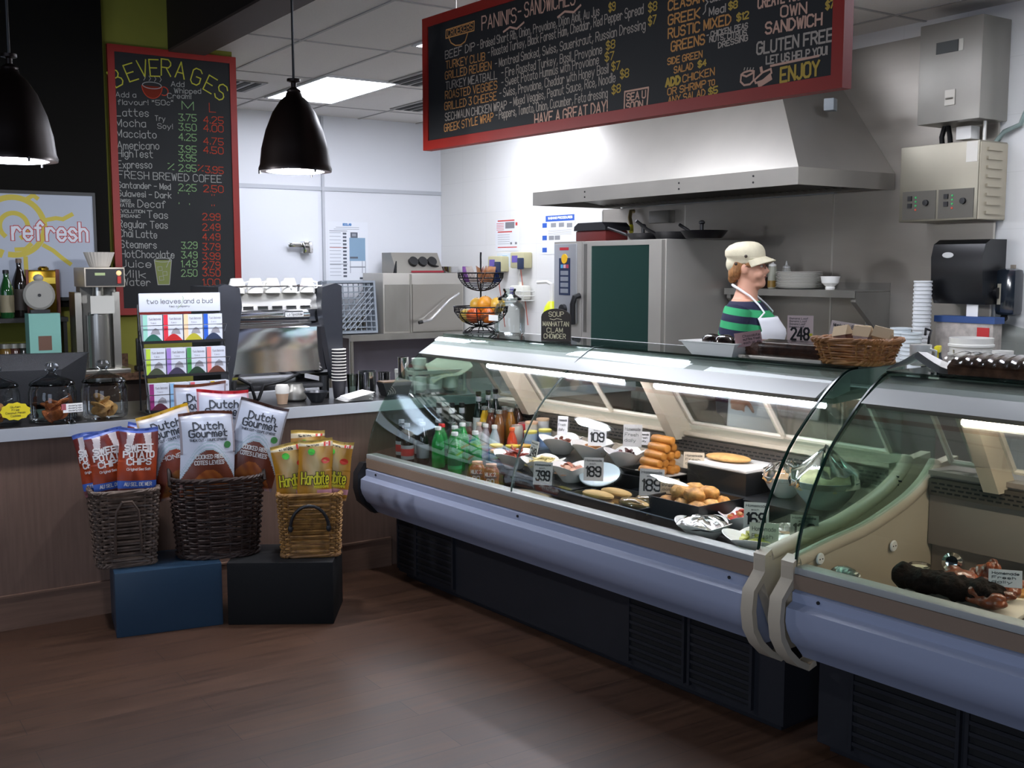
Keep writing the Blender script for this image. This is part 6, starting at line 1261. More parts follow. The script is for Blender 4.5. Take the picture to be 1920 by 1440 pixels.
cdt = MB(mat('#8fa09a', .4, .5, 'grey_conduit')).tube(smoothp3([(X1 - .05, 3.46, 2.25), (X1 - .04, 3.42, 2.31), (X1 - .025, 3.34, 2.34), (X1 - .02, 3.30, 2.42), (X1 - .02, 3.295, 2.6), (X1 - .02, 3.30, HC - .01)]) if 'smoothp3' in globals() else [(X1 - .05, 3.46, 2.26), (X1 - .04, 3.42, 2.31), (X1 - .025, 3.34, 2.34), (X1 - .02, 3.31, 2.42), (X1 - .02, 3.30, 2.6), (X1 - .02, 3.30, HC - .01)], .013, 10)
one(cdt, 'conduit', 'pale grey conduit pipe curving up the wall right of the control boxes', 'pipe')
# towel and soap dispensers
td = thing('towel_dispenser', 'black paper towel dispenser on the steel wall', 'paper towel dispenser', (X1 - .0105, 3.55, 1.40)); BT = mat('#101114', .3, 0, 'smoky_black', spec=.6)
MB(BT).prism([(0, 0), (-.17, .0), (-.20, .06), (-.21, .25), (-.19, .32), (-.14, .345), (0, .345)], -.155, .155, 'y').build('cover', td); MB(BLACKP).lathe([(.03, 0), (.03, .02), (0, .022)], 16, c=(-.08, -.156, .06), M=Matrix.Rotation(radians(90), 4, 'X')).build('side_knob', td)
MB(mat('#c9c9c6', .4, 0, 'badge_oval')).lathe([(.034, 0), (.034, .002), (0, .0025)], 24, c=(-.2115, .05, .262), M=Matrix.Rotation(radians(-90), 4, 'Y') @ Matrix.Scale(.45, 4, (1, 0, 0))).build('badge', td)
pc = thing('hanging_note', 'white paper note hanging below the towel dispenser', 'note', (X1 - .17, 3.475, 1.30), -.05); MB(PAPER).box((-.001, -.035, -.035), (.001, .035, .098)).build('note_paper', pc)
sd = thing('soap_dispenser', 'dark translucent soap dispenser at the right edge of the photo', 'soap dispenser', (X1 - .0005, 3.345, 1.34)); MB(mat('#1d242c', .12, 0, 'smoky_plastic', spec=.7, coat=.5)).box((-.09, -.06, 0), (0, .06, .25), bev=.03).build('cover', sd); MB(mat('#b0a894', .5, 0, 'soap_pouch')).box((-.0915, .02, .06), (-.0895, .04, .17)).build('soap_window', sd); MB(BLACKP).blob((-.05, .02, -.012), (.02, .02, .02), 10).build('nozzle', sd); MB(mat('#9a8f80', .5, .3, 'latch_metal')).box((-.03, -.01, .251), (-.01, .01, .27)).build('latch', sd)
# shelf with plates on the cladding
SX0 = 5.12
sf = thing('wall_shelf', 'stainless wall shelf carrying plates and bottles behind the cook', 'shelf', (SX0, 4.12, 1.455)); SWD = X1 - .011 - SX0
m = MB(STEELD).box((0, 0, 0), (SWD, 1.05, .006)).box((0, 0, -.035), (.006, 1.05, 0)).box((SWD - .006, 0, .006), (SWD, 1.05, .05)); m.build('shelf_board', sf)
for y in (.0, 1.0): MB(STEELD).prism([(0.01, -.002), (SWD, -.002), (SWD, -.30), (SWD - .03, -.30), (.01, -.06)], y, y + .035, 'y').build('bracket', sf)
SZ = 1.4615
def shy(u, v, x=5.25): p = at(u, v, x=x); return p.y
yp = (at(1460, 520, x=5.25).y + at(1538, 520, x=5.25).y) / 2; rp = abs(at(1460, 520, x=5.25).y - at(1538, 520, x=5.25).y) / 2 * .86
PLT = MB(CERAM).lathe([(rp * .6, 0), (rp * .62, .002), (rp * .97, .012), (rp, .0135), (rp * .97, .0145), (rp * .6, .004), (0, .004)], 36)
p0 = one(PLT, 'plate', 'x', 'plate', (5.25, yp, SZ + .0004), 0, 'white plates stacked on the wall shelf')
NPL = 12
for k in range(NPL):
    lab = '%s white plate from the bottom of the stack on the wall shelf' % ORD[k]
    if k == 0: p0['label'] = lab
    else: dup(p0, (5.25 + random.uniform(-.002, .002), yp + random.uniform(-.002, .002), SZ + .0004 + k * .0085), 0, lab)
yb = at(1557, 520, x=5.25).y; one(MB(CERAM).lathe([(.026, 0), (.03, .012), (.026, .018), (.05, .04), (.058, .08), (.055, .08), (.046, .04), (.02, .022), (0, .022)], 28), 'bowl', 'white footed bowl right of the plate stack on the wall shelf', 'bowl', (5.25, yb, SZ + .0005))
for u, l, c_, hh in ((1448, 'clear squeeze bottle right of the cook on the wall shelf', '#9b9a8a', .19), (1474, 'white squeeze bottle behind the plate stack', '#c4c2b8', .175)):
    o = thing('squeeze_bottle', l, 'bottle', (5.22 if u < 1460 else 5.37, at(u, 520, x=5.22 if u < 1460 else 5.37).y, SZ + .0005), 0, 'squeeze bottles on the wall shelf'); MB(mat(c_, .3, 0, 'squeeze_plastic')).lathe([(.026, 0), (.028, .006), (.028, hh * .68), (.022, hh * .74)], 18).build('bottle_body', o); MB(WHITEP).lathe([(.024, hh * .74), (.023, hh * .8), (.008, hh * .84), (.003, hh), (0, hh)], 14).build('nozzle', o)
    if u < 1460: MB(mat('#8a6a2a', .3, 0, 'oil')).lathe([(.0285, .008), (.0286, .05)], 18).build('oil_level', o)
o = thing('shelf_box', 'dark brown box at the left end of the wall shelf behind the cook', 'box', (5.24, 5.05, SZ + .0005)); MB(mat('#3a2a22', .6, 0, 'dark_box')).box((-.05, -.1, 0), (.1, .1, .07)).build('box_body', o); MB(mat('#8a4a28', .6, 0, 'orange_strip')).box((-.0515, -.08, .01), (-.0502, .08, .035)).build('front_strip', o)
# combi oven
OX, OY0, OY1, OZ = 4.60, 5.19, 6.35, 1.775
ov = thing('combi_oven', 'tall stainless combi oven with glass door and control panel', 'oven', (OX, OY0, 0)); OW = OY1 - OY0
OS = mat('#bdb9b1', .36, .6, 'oven_steel', var=.06, vscale=2, bump=.02, bscale=4)
MB(OS).box((.03, 0, .72), (.82, OW, OZ), bev=.006).build('oven_body', ov)
MB(STEELD).box((.06, .04, .10), (.10, .08, .72)).box((.06, OW - .08, .10), (.10, OW - .04, .72)).box((.74, .04, .10), (.78, .08, .72)).box((.74, OW - .08, .10), (.78, OW - .04, .72)).box((.06, .06, .25), (.78, OW - .06, .28)).box((.07, .045, 0), (.09, .065, .1)).box((.07, OW - .065, 0), (.09, OW - .045, .1)).box((.75, .045, 0), (.77, .065, .1)).box((.75, OW - .065, 0), (.77, OW - .045, .1)).build('stand', ov)
dy0, dy1 = .01, .83
m = MB(OS).box((0, dy0, .74), (.028, .13, OZ - .005)).box((0, .73, .74), (.028, dy1, OZ - .005)).box((0, .13, 1.74), (.028, .73, OZ - .005)).box((0, .13, .74), (.028, .73, .82)); m.build('door', ov)
dg = MB(mat('#3b5c55', .04, .75, 'dark_oven_glass')).box((.004, .13, .82), (.02, .73, 1.74)).build('door_glass', ov)
MB(BLACKP).tube([(-.01, .845, 1.40), (-.05, .85, 1.39), (-.06, .86, 1.34), (-.055, .865, 1.20)], .02, 10).build('door_handle', ov)
MB(mat('#8e8b86', .4, .8, 'hinge_strip')).box((-.004, .775, 1.15), (.002, .81, OZ - .02)).build('hinge_strip', ov)
MB(OS).box((.0, .835, .74), (.029, OW, OZ)).build('control_side', ov)
cp_ = MB(mat('#b4b6ba', .35, .6, 'panel_silver')).box((-.014, .885, 1.2), (.0, OW - .015, OZ - .015), bev=.012).build('control_panel', ov)
yy = lambda v: v
MB(mat('#1c2a48', .3, 0, 'panel_navy')).box((-.017, .95, 1.40), (-.0142, 1.08, 1.66)).build('display', cp_)
for k in range(4): MB(mat('#8f949c', .4, .3, 'button_grey')).box((-.019, .97, 1.415 + k * .042), (-.0172, 1.06, 1.445 + k * .042)).build('button', cp_)
for k, c_ in enumerate(('#b04050', '#c8a0a8', '#5aa0c8')): MB(mat(c_, .4, 0, 'mode_button')).box((-.019, .965 + k * .033, 1.59), (-.0172, .992 + k * .033, 1.615)).build('mode_button', cp_)
MB(mat('#e0b020', .4, 0, 'yellow_tab')).lathe([(.035, 0), (.034, .006), (0, .007)], 20, c=(-.0145, 1.015, 1.655), M=Matrix.Rotation(radians(-90), 4, 'Y')).build('yellow_tab', cp_)
MB(mat('#b02a34', .5, 0, 'badge_red')).box((-.0155, .97, 1.715), (-.0142, 1.075, 1.735)).build('badge', cp_)
MB(BLACKP).lathe([(.036, 0), (.034, .025), (0, .027)], 20, c=(-.0145, 1.02, 1.30), M=Matrix.Rotation(radians(-90), 4, 'Y')).build('dial', cp_)
# things on the oven
def onO(u, x): p = at(u, 440, x=x); return p.y
for k, (u, x, r, h, ang, l) in enumerate(((1210, 4.80, .13, .045, 2.2, 'small black frying pan at the left on top of the oven'), (1262, 4.86, .14, .05, 2.9, 'middle black frying pan with handle angled up'), (1320, 4.82, .15, .05, 1.4, 'wide black frying pan at the right on top of the oven'))):
    o = thing('frying_pan', l, 'pan', (x, onO(u, x), OZ + .0005 + .0), 0, 'black frying pans on the oven'); MB(mat('#15151a', .3, .3, 'nonstick_black')).lathe([(r * .72, 0), (r * .76, .003), (r, h), (r * .97, h), (r * .74, .006), (0, .006)], 32).build('pan_body', o)
    MB(BLACKP).tube([(r * .95 * cos(ang), r * .95 * sin(ang), h * .8), ((r + .05) * cos(ang), (r + .05) * sin(ang), h * 1.3), ((r + .13) * cos(ang), (r + .13) * sin(ang), h * (2.4 if k == 1 else 1.9))], .011, 8).build('handle', o)
    if k != 1: MB(BLACKP).cyl((-.02, 0, .006), (-.02, .0, h + .045), .012, 10).blob((-.02, 0, h + .05), (.02, .02, .014), 10).build('pan_knob', o)
o = thing('red_crate', 'dark red crate with a black lid on the left of the oven', 'crate', (4.80, onO(1128, 4.8), OZ + .0005)); MB(mat('#5a1a18', .5, 0, 'dark_red_plastic')).box((-.10, -.17, 0), (.10, .17, .075), bev=.01).build('crate_body', o); MB(mat('#16161a', .5, 0, 'black_lid')).prism([(-.18, .0755), (.18, .0755), (.175, .105), (.13, .13), (-.14, .13), (-.178, .10)], -.11, .11, 'x').build('lid', o)
gp = thing('gas_valve', 'brass gas pipe with a yellow hose end on the wall above the oven', 'pipe', (5.39, 6.43, 1.86)); MB(mat('#8a7a54', .35, .8, 'brass')).tube([(.03, .02, .16), (0, .02, .16), (-.02, .01, .11), (-.03, -.02, .05)], .016, 10).build('brass_pipe', gp); MB(mat('#c9c02a', .5, 0, 'yellow_sleeve')).tube([(-.03, -.02, .05), (-.045, -.04, .0)], .018, 10).build('yellow_hose', gp)
gb = thing('wall_outlet_box', 'grey box under the hood on the steel wall above the oven', 'electrical box', (X1 - .0105, 6.12, 1.92)); MB(mat('#77746e', .4, .7, 'box_grey')).box((-.06, -.11, 0), (0, .11, .09), bev=.004).build('box_body', gb)
# posters and dispensers on the white right wall
def rw(u, v): p = at(u, v, x=X1 - .002); return p.y, p.z
def poster(name, label, pts, draw, x=True):
    (y0, z0), (y1, z1) = rw(*pts[0]), rw(*pts[1])       # top left (far), bottom right (near)
    t = thing(name, label, 'poster', (X1 - .0012, y0, z1), radians(-90)); w, h = y0 - y1, z0 - z1
    MB(mat('#dfe0e2', .6, 0, 'poster_paper')).box((0, -.001, 0), (w, .0, h)).build('sheet', t)
    f = flatmap((0, -.0016, 0), (1, 0, 0), (0, 0, 1)); ms = draw(f, w, h); merge(ms).build('print', t); return t
def rectf(m, f, a, b, c_, d): m.add([f(a, b), f(c_, b), f(c_, d), f(a, d)], [(0, 1, 2, 3)])
def p_red(f, w, h):
    r = MB(mat('#c8423c', .6, 0, 'print_red')); k = MB(mat('#7a7a7e', .6, 0, 'print_grey'))
    rectf(r, f, .1 * w, .93 * h, .8 * w, .97 * h); rectf(r, f, .1 * w, .58 * h, .7 * w, .62 * h); rectf(r, f, .84 * w, .78 * h, .92 * w, .88 * h); rectf(r, f, .1 * w, .10 * h, .9 * w, .13 * h)
    rectf(k, f, .42 * w, .70 * h, .8 * w, .90 * h)
    for q in range(5): rectf(r, f, .05 * w, (.86 - q * .05) * h, .36 * w, (.875 - q * .05) * h); rectf(k, f, .1 * w, (.5 - q * .07) * h, .6 * w, (.51 - q * .07) * h)
    rectf(k, f, .82 * w, .2 * h, .9 * w, .27 * h); rectf(k, f, .62 * w, .2 * h, .7 * w, .27 * h); return [r, k]
poster('wall_poster', 'white poster with red headings on the tiled wall', ((929, 412), (974, 470)), p_red)
def p_blue(f, w, h):
    b = MB(mat('#2c58b0', .6, 0, 'print_blue')); k = MB(mat('#88898c', .6, 0, 'print_grey')); wt = MB(mat('#e4e6ea', .6, 0, 'print_white'))
    rectf(b, f, .12 * w, .83 * h, .98 * w, .98 * h); write(wt, 'WASHING PROCEDURES', lambda a, c_: f(a, c_) + Vector((0, -.0006, 0)), .2 * w, .89 * h, .05 * h, x1=.92 * w, w=.006)
    for z in (.68, .36, .05): rectf(b, f, .02 * w, z * h, .16 * w, (z + .12) * h)
    for x, z in ((.28, .68), (.52, .68), (.76, .66), (.22, .36), (.4, .36)): rectf(k, f, x * w, z * h, (x + .16) * w, (z + .11) * h)
    for q in range(4): rectf(k, f, .2 * w, (.6 - q * .035) * h, .9 * w, (.608 - q * .035) * h)
    return [b, k, wt]
poster('wall_poster', 'white poster with blue headings behind the combi oven', ((1016, 404), (1078, 476)), p_blue)
o = thing('paper_notice', 'small pale blue and white paper below the red poster', 'notice', (X1 - .0012, rw(932, 472)[0], rw(932, 500)[1]), radians(-90)); MB(mat('#cdd6de', .6, 0, 'pale_paper')).box((0, -.001, 0), (.26, 0, .12)).build('sheet', o); x = MB(mat('#7fb0d0', .6, 0, 'pale_blue_print')); rectf(x, flatmap((0, -.0016, 0), (1, 0, 0), (0, 0, 1)), .09, .02, .17, .1); x.build('print', o)
for k, (u, v, l) in enumerate(((943, 497, 'beige chemical dispenser on the wall, left of two'), (986, 490, 'beige chemical dispenser on the wall, right of two'))):
    y, z = rw(u, v); o = thing('chemical_dispenser', l, 'dispenser', (X1 - .0005, y, z - .06), radians(-90), 'chemical dispensers')
    MB(mat('#b9b38e', .5, 0, 'beige_plastic')).box((-.12, -.09, 0), (.10, 0, .14), bev=.015).build('housing', o); MB(mat('#24304c', .4, 0, 'navy_front')).box((.02, -.11, -.01), (.10, -.088, .09), bev=.008).build('pump_cover', o); MB(mat('#6a5aa8', .5, 0, 'violet_label')).box((-.09, -.0915, .05), (.0, -.0902, .11)).build('label', o)
    MB(mat('#b86a5a', .4, 0, 'pink_tube')).tube([(.05, -.09, -.01), (.05, -.07, -.15), (.04, -.03, -.32), (.06, -.02, -.5)], .005, 6).build('tube', o); MB(WHITEP).tube([(.03, -.09, -.01), (.0, -.08, -.10), (-.05, -.05, -.14)], .006, 6).build('white_tube', o)
y, z = rw(985, 552); o = thing('detergent_rack', 'white wire rack with a violet labelled jug below the dispensers', 'rack', (X1 - .0005, y, z - .05), radians(-90)); m = MB(mat('#d8d8d2', .4, 0, 'white_wire'))
for zz in (0, .04, .08): m.tube([(-.12, 0, zz), (-.12, -.12, zz), (.14, -.12, zz), (.14, 0, zz)], .004, 5)
for x in (-.12, -.05, .02, .09, .14): m.tube([(x, 0, 0), (x, -.12, 0), (x, -.12, .09)], .003, 5)
m.build('wire_rack', o); MB(mat('#d9d8cc', .4, 0, 'jug_plastic')).box((-.10, -.11, .005), (.12, -.02, .13), bev=.02).lathe([(.025, 0), (.025, .03), (0, .03)], 14, c=(.02, -.06, .13)).build('jug', o); MB(mat('#6a5ab8', .5, 0, 'violet_label')).box((-.08, -.1125, .02), (-.02, -.1105, .11)).build('label', o)
# back wall poster
pz = at(614, 415, y=Y1 - .002); pw = at(691, 530, y=Y1 - .002)
o = thing('dishwasher_poster', 'large white poster with a dishwasher picture on the back wall', 'poster', (pz.x, Y1 - .0005, pw.z)); w, h = pw.x - pz.x, pz.z - pw.z; MB(mat('#dcdfe5', .6, 0, 'poster_paper')).box((0, -.001, 0), (w, 0, h)).build('sheet', o)
f = flatmap((0, -.0016, 0), (1, 0, 0), (0, 0, 1)); f2 = flatmap((0, -.002, 0), (1, 0, 0), (0, 0, 1)); k = MB(mat('#8d929a', .6, 0, 'print_grey')); b = MB(mat('#7f9cb4', .6, 0, 'print_steel_blue')); r = MB(mat('#c87868', .6, 0, 'print_red')); dk = MB(mat('#565c66', .6, 0, 'print_dark')); bl = MB(mat('#5a86b8', .6, 0, 'print_blue'))
write(bl, 'ECOLAB', f, .38 * w, .94 * h, .03 * h, x1=.58 * w, w=.008); rectf(k, f, .2 * w, .905 * h, .78 * w, .912 * h); rectf(k, f, .15 * w, .875 * h, .78 * w, .882 * h)
for q in range(3): rectf((dk, r, dk)[q], f, .04 * w, (.845 - q * .27) * h, .48 * w, (.853 - q * .27) * h)
for q in range(13): rectf(k, f, .04 * w, (.815 - q * .058) * h, .32 * w, (.822 - q * .058) * h); rectf(dk, f, .37 * w, (.79 - q * .058) * h, .46 * w, (.822 - q * .058) * h)
rectf(b, f, .53 * w, .36 * h, .93 * w, .74 * h); rectf(dk, f, .56 * w, .74 * h, .74 * w, .83 * h); rectf(k, f2, .60 * w, .765 * h, .70 * w, .81 * h); rectf(k, f, .53 * w, .25 * h, .93 * w, .27 * h); rectf(dk, f2, .54 * w, .40 * h, .74 * w, .43 * h)
for x in (.54, .84, .92): rectf(k, f, x * w, .16 * h, (x + .015) * w, .36 * h)
rectf(dk, f, .78 * w, .06 * h, .93 * w, .09 * h); merge([k, b, r, dk, bl]).build('print', o)
# dish table, dish racks, dishwasher
DZ = .985
dt = thing('dish_table', 'stainless dish table along the white back wall', 'table', (4.17, 8.86, 0)); m = MB(STEELD).box((0, 0, DZ - .025), (1.26, .56, DZ)).box((0, -.012, DZ - .05), (1.26, .0, DZ + .004)).box((0, .545, DZ), (1.26, .56, DZ + .13)); m.build('table_top', dt)
for x in (.03, 1.2):
    for y in (.04, .5): MB(STEEL).cyl((x, y, 0), (x, y, DZ - .025), .02, 12).build('leg', dt)
MB(mat('#8b8794', .6, 0, 'grey_splash_panel')).box((.06, .535, .3), (1.2, .545, DZ - .03)).build('back_panel', dt)
dw = thing('dishwasher', 'boxy stainless dishwasher with a slanted lift handle on the dish table', 'dishwasher', (4.56, 8.93, DZ + .0005)); MB(OS).box((0, .04, 0), (.86, .46, .555), bev=.006).build('housing', dw)
MB(STEELD).box((.015, .034, .02), (.27, .0395, .45)).build('left_panel', dw); MB(mat('#b4b0a8', .3, .9, 'door_steel')).box((.30, .026, .01), (.84, .0395, .45)).build('door', dw); MB(STEEL).box((.275, .03, 0), (.295, .0395, .545)).build('corner_post', dw)
MB(CHROME).tube([(.34, -.05, .10), (.44, -.06, .12), (.66, -.03, .30), (.80, .02, .36)], .013, 8).build('lift_handle', dw); MB(BLACKP).cyl((.32, -.05, .097), (.36, -.05, .103), .016, 8).build('handle_grip', dw)
db = thing('control_unit', 'grey wedge shaped unit with three black knobs on top of the dishwasher', 'control unit', (4.72, 9.0, DZ + .556)); MB(mat('#9b978f', .4, .7, 'unit_steel')).prism([(0, 0), (.30, 0), (.30, .19), (.12, .19)], 0, .5, 'x').build('housing', db); M = Matrix.Rotation(radians(60), 4, 'X')
for k in range(3): MB(BLACKP).lathe([(.048, 0), (.046, .03), (0, .032)], 18, c=(.2 + k * .1, .060, .10), M=M).build('knob', db)
MB(INK).prism([(-.002, .0), (-.002, .11), (.05, .0)], -.012, -.001, 'x').build('side_flap', db); MB(mat('#8a2630', .5, 0, 'maroon_strip')).box((.15, -.006, .004), (.5, -.001, .022)).build('maroon_strip', db)
pot = thing('saucepan', 'shallow steel pan with a dark handle on top of the dishwasher', 'pan', (5.32, 9.08, DZ + .556)); MB(CHROME).lathe([(.08, 0), (.09, .005), (.095, .06), (.09, .06), (.08, .008), (0, .008)], 24).build('pan_body', pot); MB(BLACKP).tube([(-.09, -.02, .05), (-.2, -.05, .07)], .012, 8).build('handle', pot)
DRM = mat('#848c94', .5, 0, 'grey_rack_plastic')
def drack(label, x, y, tilt):
    o = thing('dish_rack', label, 'dish rack', (x, y, DZ + .012), 0, 'grey dish racks standing upright'); o.rotation_euler = (tilt, 0, 0); m = MB(DRM); S = .48
    for a, b in (((-S / 2, 0, 0), (S / 2, .10, .02)), ((-S / 2, 0, S - .02), (S / 2, .10, S)), ((-S / 2, 0, .02), (-S / 2 + .02, .10, S - .02)), ((S / 2 - .02, 0, .02), (S / 2, .10, S - .02))): m.box(a, b)
    m.build('rim', o); g = MB(DRM); n = 9
    for k in range(1, n):
        q = S * k / n; g.box((-S / 2 + .02, .005, q - .004), (S / 2 - .02, .013, q + .004)); g.box((-S / 2 + q - .004, .013, .02), (-S / 2 + q + .004, .02, S - .02))
    for k in range(5): g.tube([(-S / 2 + .05 + k * .05, .003, .03), (S / 2 - .03, .003, .03 + (S - .08 - k * .05))], .005, 4)
    g.build('lattice', o)
drack('grey plastic dish rack standing upright in front of the poster, nearer one', 4.27, 8.98, radians(-6)); drack('grey plastic dish rack standing upright behind the other rack', 4.29, 9.13, radians(-7))
# work table, wash things and tubs by the right wall behind the second case
WT = .90
wt = thing('work_table', 'stainless work table against the right wall behind the cases', 'table', (4.83, 2.7, 0)); MB(STEELD).box((0, 0, WT - .03), (.60, 1.75, WT)).box((.585, 0, WT), (.60, 1.75, WT + .10)).build('table_top', wt)
for x in (.04, .56):
    for y in (.05, 1.7): MB(STEEL).cyl((x, y, 0), (x, y, WT - .03), .02, 10).build('leg', wt)
MB(STEELD).box((.02, .04, .25), (.58, 1.71, .27)).build('under_shelf', wt)
def on_t(u, x): return at(u, 600, x=x).y
def pail(x, u0, u1, ztop, label, grp='white plastic tubs'):
    y0, y1 = on_t(u0, x), on_t(u1, x); r = abs(y0 - y1) / 2 * .8; o = thing('plastic_bucket', label, 'bucket', (x, (y0 + y1) / 2, WT + .0005), 0, grp); h = ztop - WT
    MB(mat('#d9d8d2', .4, 0, 'bucket_plastic')).lathe([(r * .82, 0), (r * .84, .004), (r * .97, h * .72), (r * 1.05, h * .73), (r * 1.05, h * .76), (r * .98, h * .77), (r * .99, h * .86), (r * 1.06, h * .87), (r * 1.06, h * .9), (r, h * .91), (r * 1.02, h), (r * .97, h), (r * .8, .01), (0, .01)], 36).build('bucket_body', o); return o, r, h
o, r, h = pail(5.08, 1780, 1868, 1.235, 'large white bucket with ridged rim on the work table'); MB(STEEL).tube([(-r * .95, r * .3, h * .82), (-r * 1.12, r * .0, h * .4), (-r * 1.1, -r * .35, h * .2), (-r * .9, -r * .6, h * .8)], .004, 6).build('wire_handle', o)
pail(4.95, 1862, 1905, 1.19, 'small white tub right of the large bucket')
for k in range(26):
    if k == 0:
        cpz = thing('foam_cup', 'x', 'cup', (5.15, on_t(1728, 5.15), WT + .0005), 0, 'tall stack of white foam cups'); MB(mat('#d4d6d6', .6, 0, 'white_foam')).lathe([(.036, 0), (.046, .075), (.049, .078), (.049, .086), (.045, .086), (.034, .004), (0, .004)], 20).build('cup_body', cpz); c0_ = cpz
    else: cpz = dup(c0_, (5.15, c0_.location.y, WT + .0005 + k * .0215))
    cpz['label'] = ('%s white foam cup from the bottom of the tall stack on the work table' % ORD[k]) if k < 13 else ('%s white foam cup from the top of the tall stack on the work table' % ORD[25 - k])
for j, (u, x, n, l) in enumerate(((1672, 5.0, 12, 'left'), (1690, 4.97, 13, 'middle'), (1710, 4.95, 12, 'right'))):
    first = None
    for k in range(n):
        if first is None:
            cpz = thing('deli_tub', 'x', 'tub', (x, on_t(u, x), WT + .0005), 0, 'stacked clear deli tubs'); MB(mat('#cfd6d8', .35, 0, 'frosted_tub')).lathe([(.042, 0), (.052, .10), (.055, .102), (.055, .11), (.051, .11), (.040, .004), (0, .004)], 20).build('tub_body', cpz); first = cpz
        else: cpz = dup(first, (x, first.location.y, WT + .0005 + k * .022))
        cpz['label'] = '%s frosted deli tub from the bottom of the %s stack behind the twig basket' % (ORD[k], l)
sp = thing('spray_bottle', 'spray bottle with yellow trigger beside the white bucket', 'spray bottle', (4.93, on_t(1762, 4.93), WT + .0005), .5); MB(mat('#3a4048', .3, 0, 'dark_spray_plastic')).lathe([(.04, 0), (.042, .01), (.042, .18), (.016, .24), (.015, .26)], 20).build('bottle_body', sp); MB(mat('#dcd8d0', .5, 0, 'spray_label')).lathe([(.0425, .06), (.0428, .15)], 20).build('label_band', sp); MB(mat('#d6c81e', .4, 0, 'yellow_trigger')).box((-.075, -.014, .262), (.02, .014, .295), bev=.006).tube([(-.05, 0, .265), (-.06, 0, .22)], .008, 8).build('trigger_head', sp)
o = thing('tool_jar', 'dark jar of whisks and tongs between the spray bottle and the bucket', 'utensil jar', (5.02, on_t(1758, 5.02) + .09, WT + .0005)); MB(mat('#26282c', .4, 0, 'dark_jar')).lathe([(.05, 0), (.055, .18), (.05, .18), (.045, .01), (0, .01)], 20).build('jar_body', o); MB(CHROME).tube([(0, 0, .02), (-.02, .02, .30), (-.01, .03, .33), (.02, .03, .31)], .007, 6).build('tongs', o); MB(BLACKP).tube([(.01, -.01, .02), (.02, -.03, .33), (.05, -.02, .36), (.03, .0, .37), (.0, -.02, .34)], .007, 6).build('whisk', o); MB(PAPER).box((-.05, .02, .16), (-.02, .024, .33)).build('paper_strip', o)
bx = thing('film_cutter_box', 'long box with blue top edge and red label behind the bucket', 'box', (5.27, on_t(1816, 5.27), WT + .0005), radians(-90)); MB(mat('#b0a8a0', .5, 0, 'grey_board', var=.2, vscale=30)).box((-.17, -.04, 0), (.17, .04, .40)).build('box_body', bx); MB(mat('#2c4a80', .5, 0, 'blue_edge')).box((-.18, -.045, .401), (.18, .045, .435)).build('blue_edge', bx); MB(mat('#b8282a', .5, 0, 'red_label')).box((.08, -.043, .27), (.15, -.0405, .38)).build('red_label', bx)
ac = thing('acrylic_guard', 'clear curved plastic guard leaning by the white wall', 'guard', (5.33, 3.10, WT + .0005), radians(-90)); MB(glass('#e6e9e6', 1.2, 'acrylic')).prism([(-.28, 0), (.25, 0), (.20, .16), (.10, .28), (-.02, .36), (-.2, .40), (-.28, .40)], 0, .006, 'y').build('guard_sheet', ac)
fa = thing('faucet', 'chrome faucet post behind the twig basket', 'faucet', (5.30, at(1628, 575, x=5.30).y, WT + .0005)); MB(CHROME).cyl((0, 0, 0), (0, 0, .40), .016, 12).lathe([(.02, .40), (.024, .43), (.022, .455), (0, .46)], 14).tube([(0, 0, .30), (-.08, -.03, .34), (-.2, -.05, .30)], .012, 8).build('faucet_body', fa)
kt = thing('mixing_bowl', 'shiny steel mixing bowl behind the twig basket', 'bowl', (5.05, at(1655, 600, x=5.05).y + .12, WT + .0005)); MB(CHROME).lathe([(.06, 0), (.12, .10), (.15, .22), (.155, .30), (.15, .30), (.115, .10), (0, .01)], 32).build('bowl_body', kt)
yw = thing('detergent_bottle', 'bright yellow pump bottle behind the soup sign', 'bottle', (4.62, 7.05, 0), 0); p = at(1025, 590, x=4.62); yw.location = (4.62, p.y - .06, .9006); MB(mat('#d8de1c', .35, 0, 'yellow_detergent')).lathe([(.065, 0), (.07, .02), (.07, .34), (.05, .41), (.025, .45)], 24).build('bottle_body', yw); MB(WHITEP).cyl((0, 0, .45), (0, 0, .58), .015, 10).tube([(0, 0, .57), (-.02, .03, .59), (-.05, .11, .585)], .012, 8).build('pump', yw)
sk_ = thing('sink_cabinet', 'low stainless sink unit under the yellow pump bottle', 'sink', (4.45, 6.40, 0)); MB(STEELD).box((0, 0, .08), (.95, 1.0, .90), bev=.01).box((.04, .04, 0), (.9, .95, .08)).build('cabinet_body', sk_)
# ================================================================== the cook behind the cases
pp = CP + ray(1405, 500) * 6.0
ph_ = thing('person', 'woman in white cap, striped green shirt and white apron standing in profile behind the cases', 'person', (pp.x, pp.y, 0), atan2(-.532, -.847))
SKIN = mat('#cf9a80', .5, 0, 'skin', var=.06, vscale=12)
def lring(mb, rings, n=24):
    vs = []; fs = []
    for (cx, cy, z, rx, ry) in rings:
        for k in range(n):
            w = 2 * pi * k / n; vs.append((cx + rx * cos(w), cy + ry * sin(w), z))
    N = len(rings)
    for i in range(N - 1):
        for k in range(n): fs.append((i * n + k, i * n + (k + 1) % n, (i + 1) * n + (k + 1) % n, (i + 1) * n + k))
    fs += [tuple(range(n))[::-1], tuple((N - 1) * n + k for k in range(n))]
    mb.add(vs, fs)
def fuse(o, vox, sm=6, f=.5):
    r = o.modifiers.new('fuse', 'REMESH'); r.mode = 'VOXEL'; r.voxel_size = vox; r.use_smooth_shade = True
    s = o.modifiers.new('soften', 'SMOOTH'); s.iterations = sm; s.factor = f
    return o
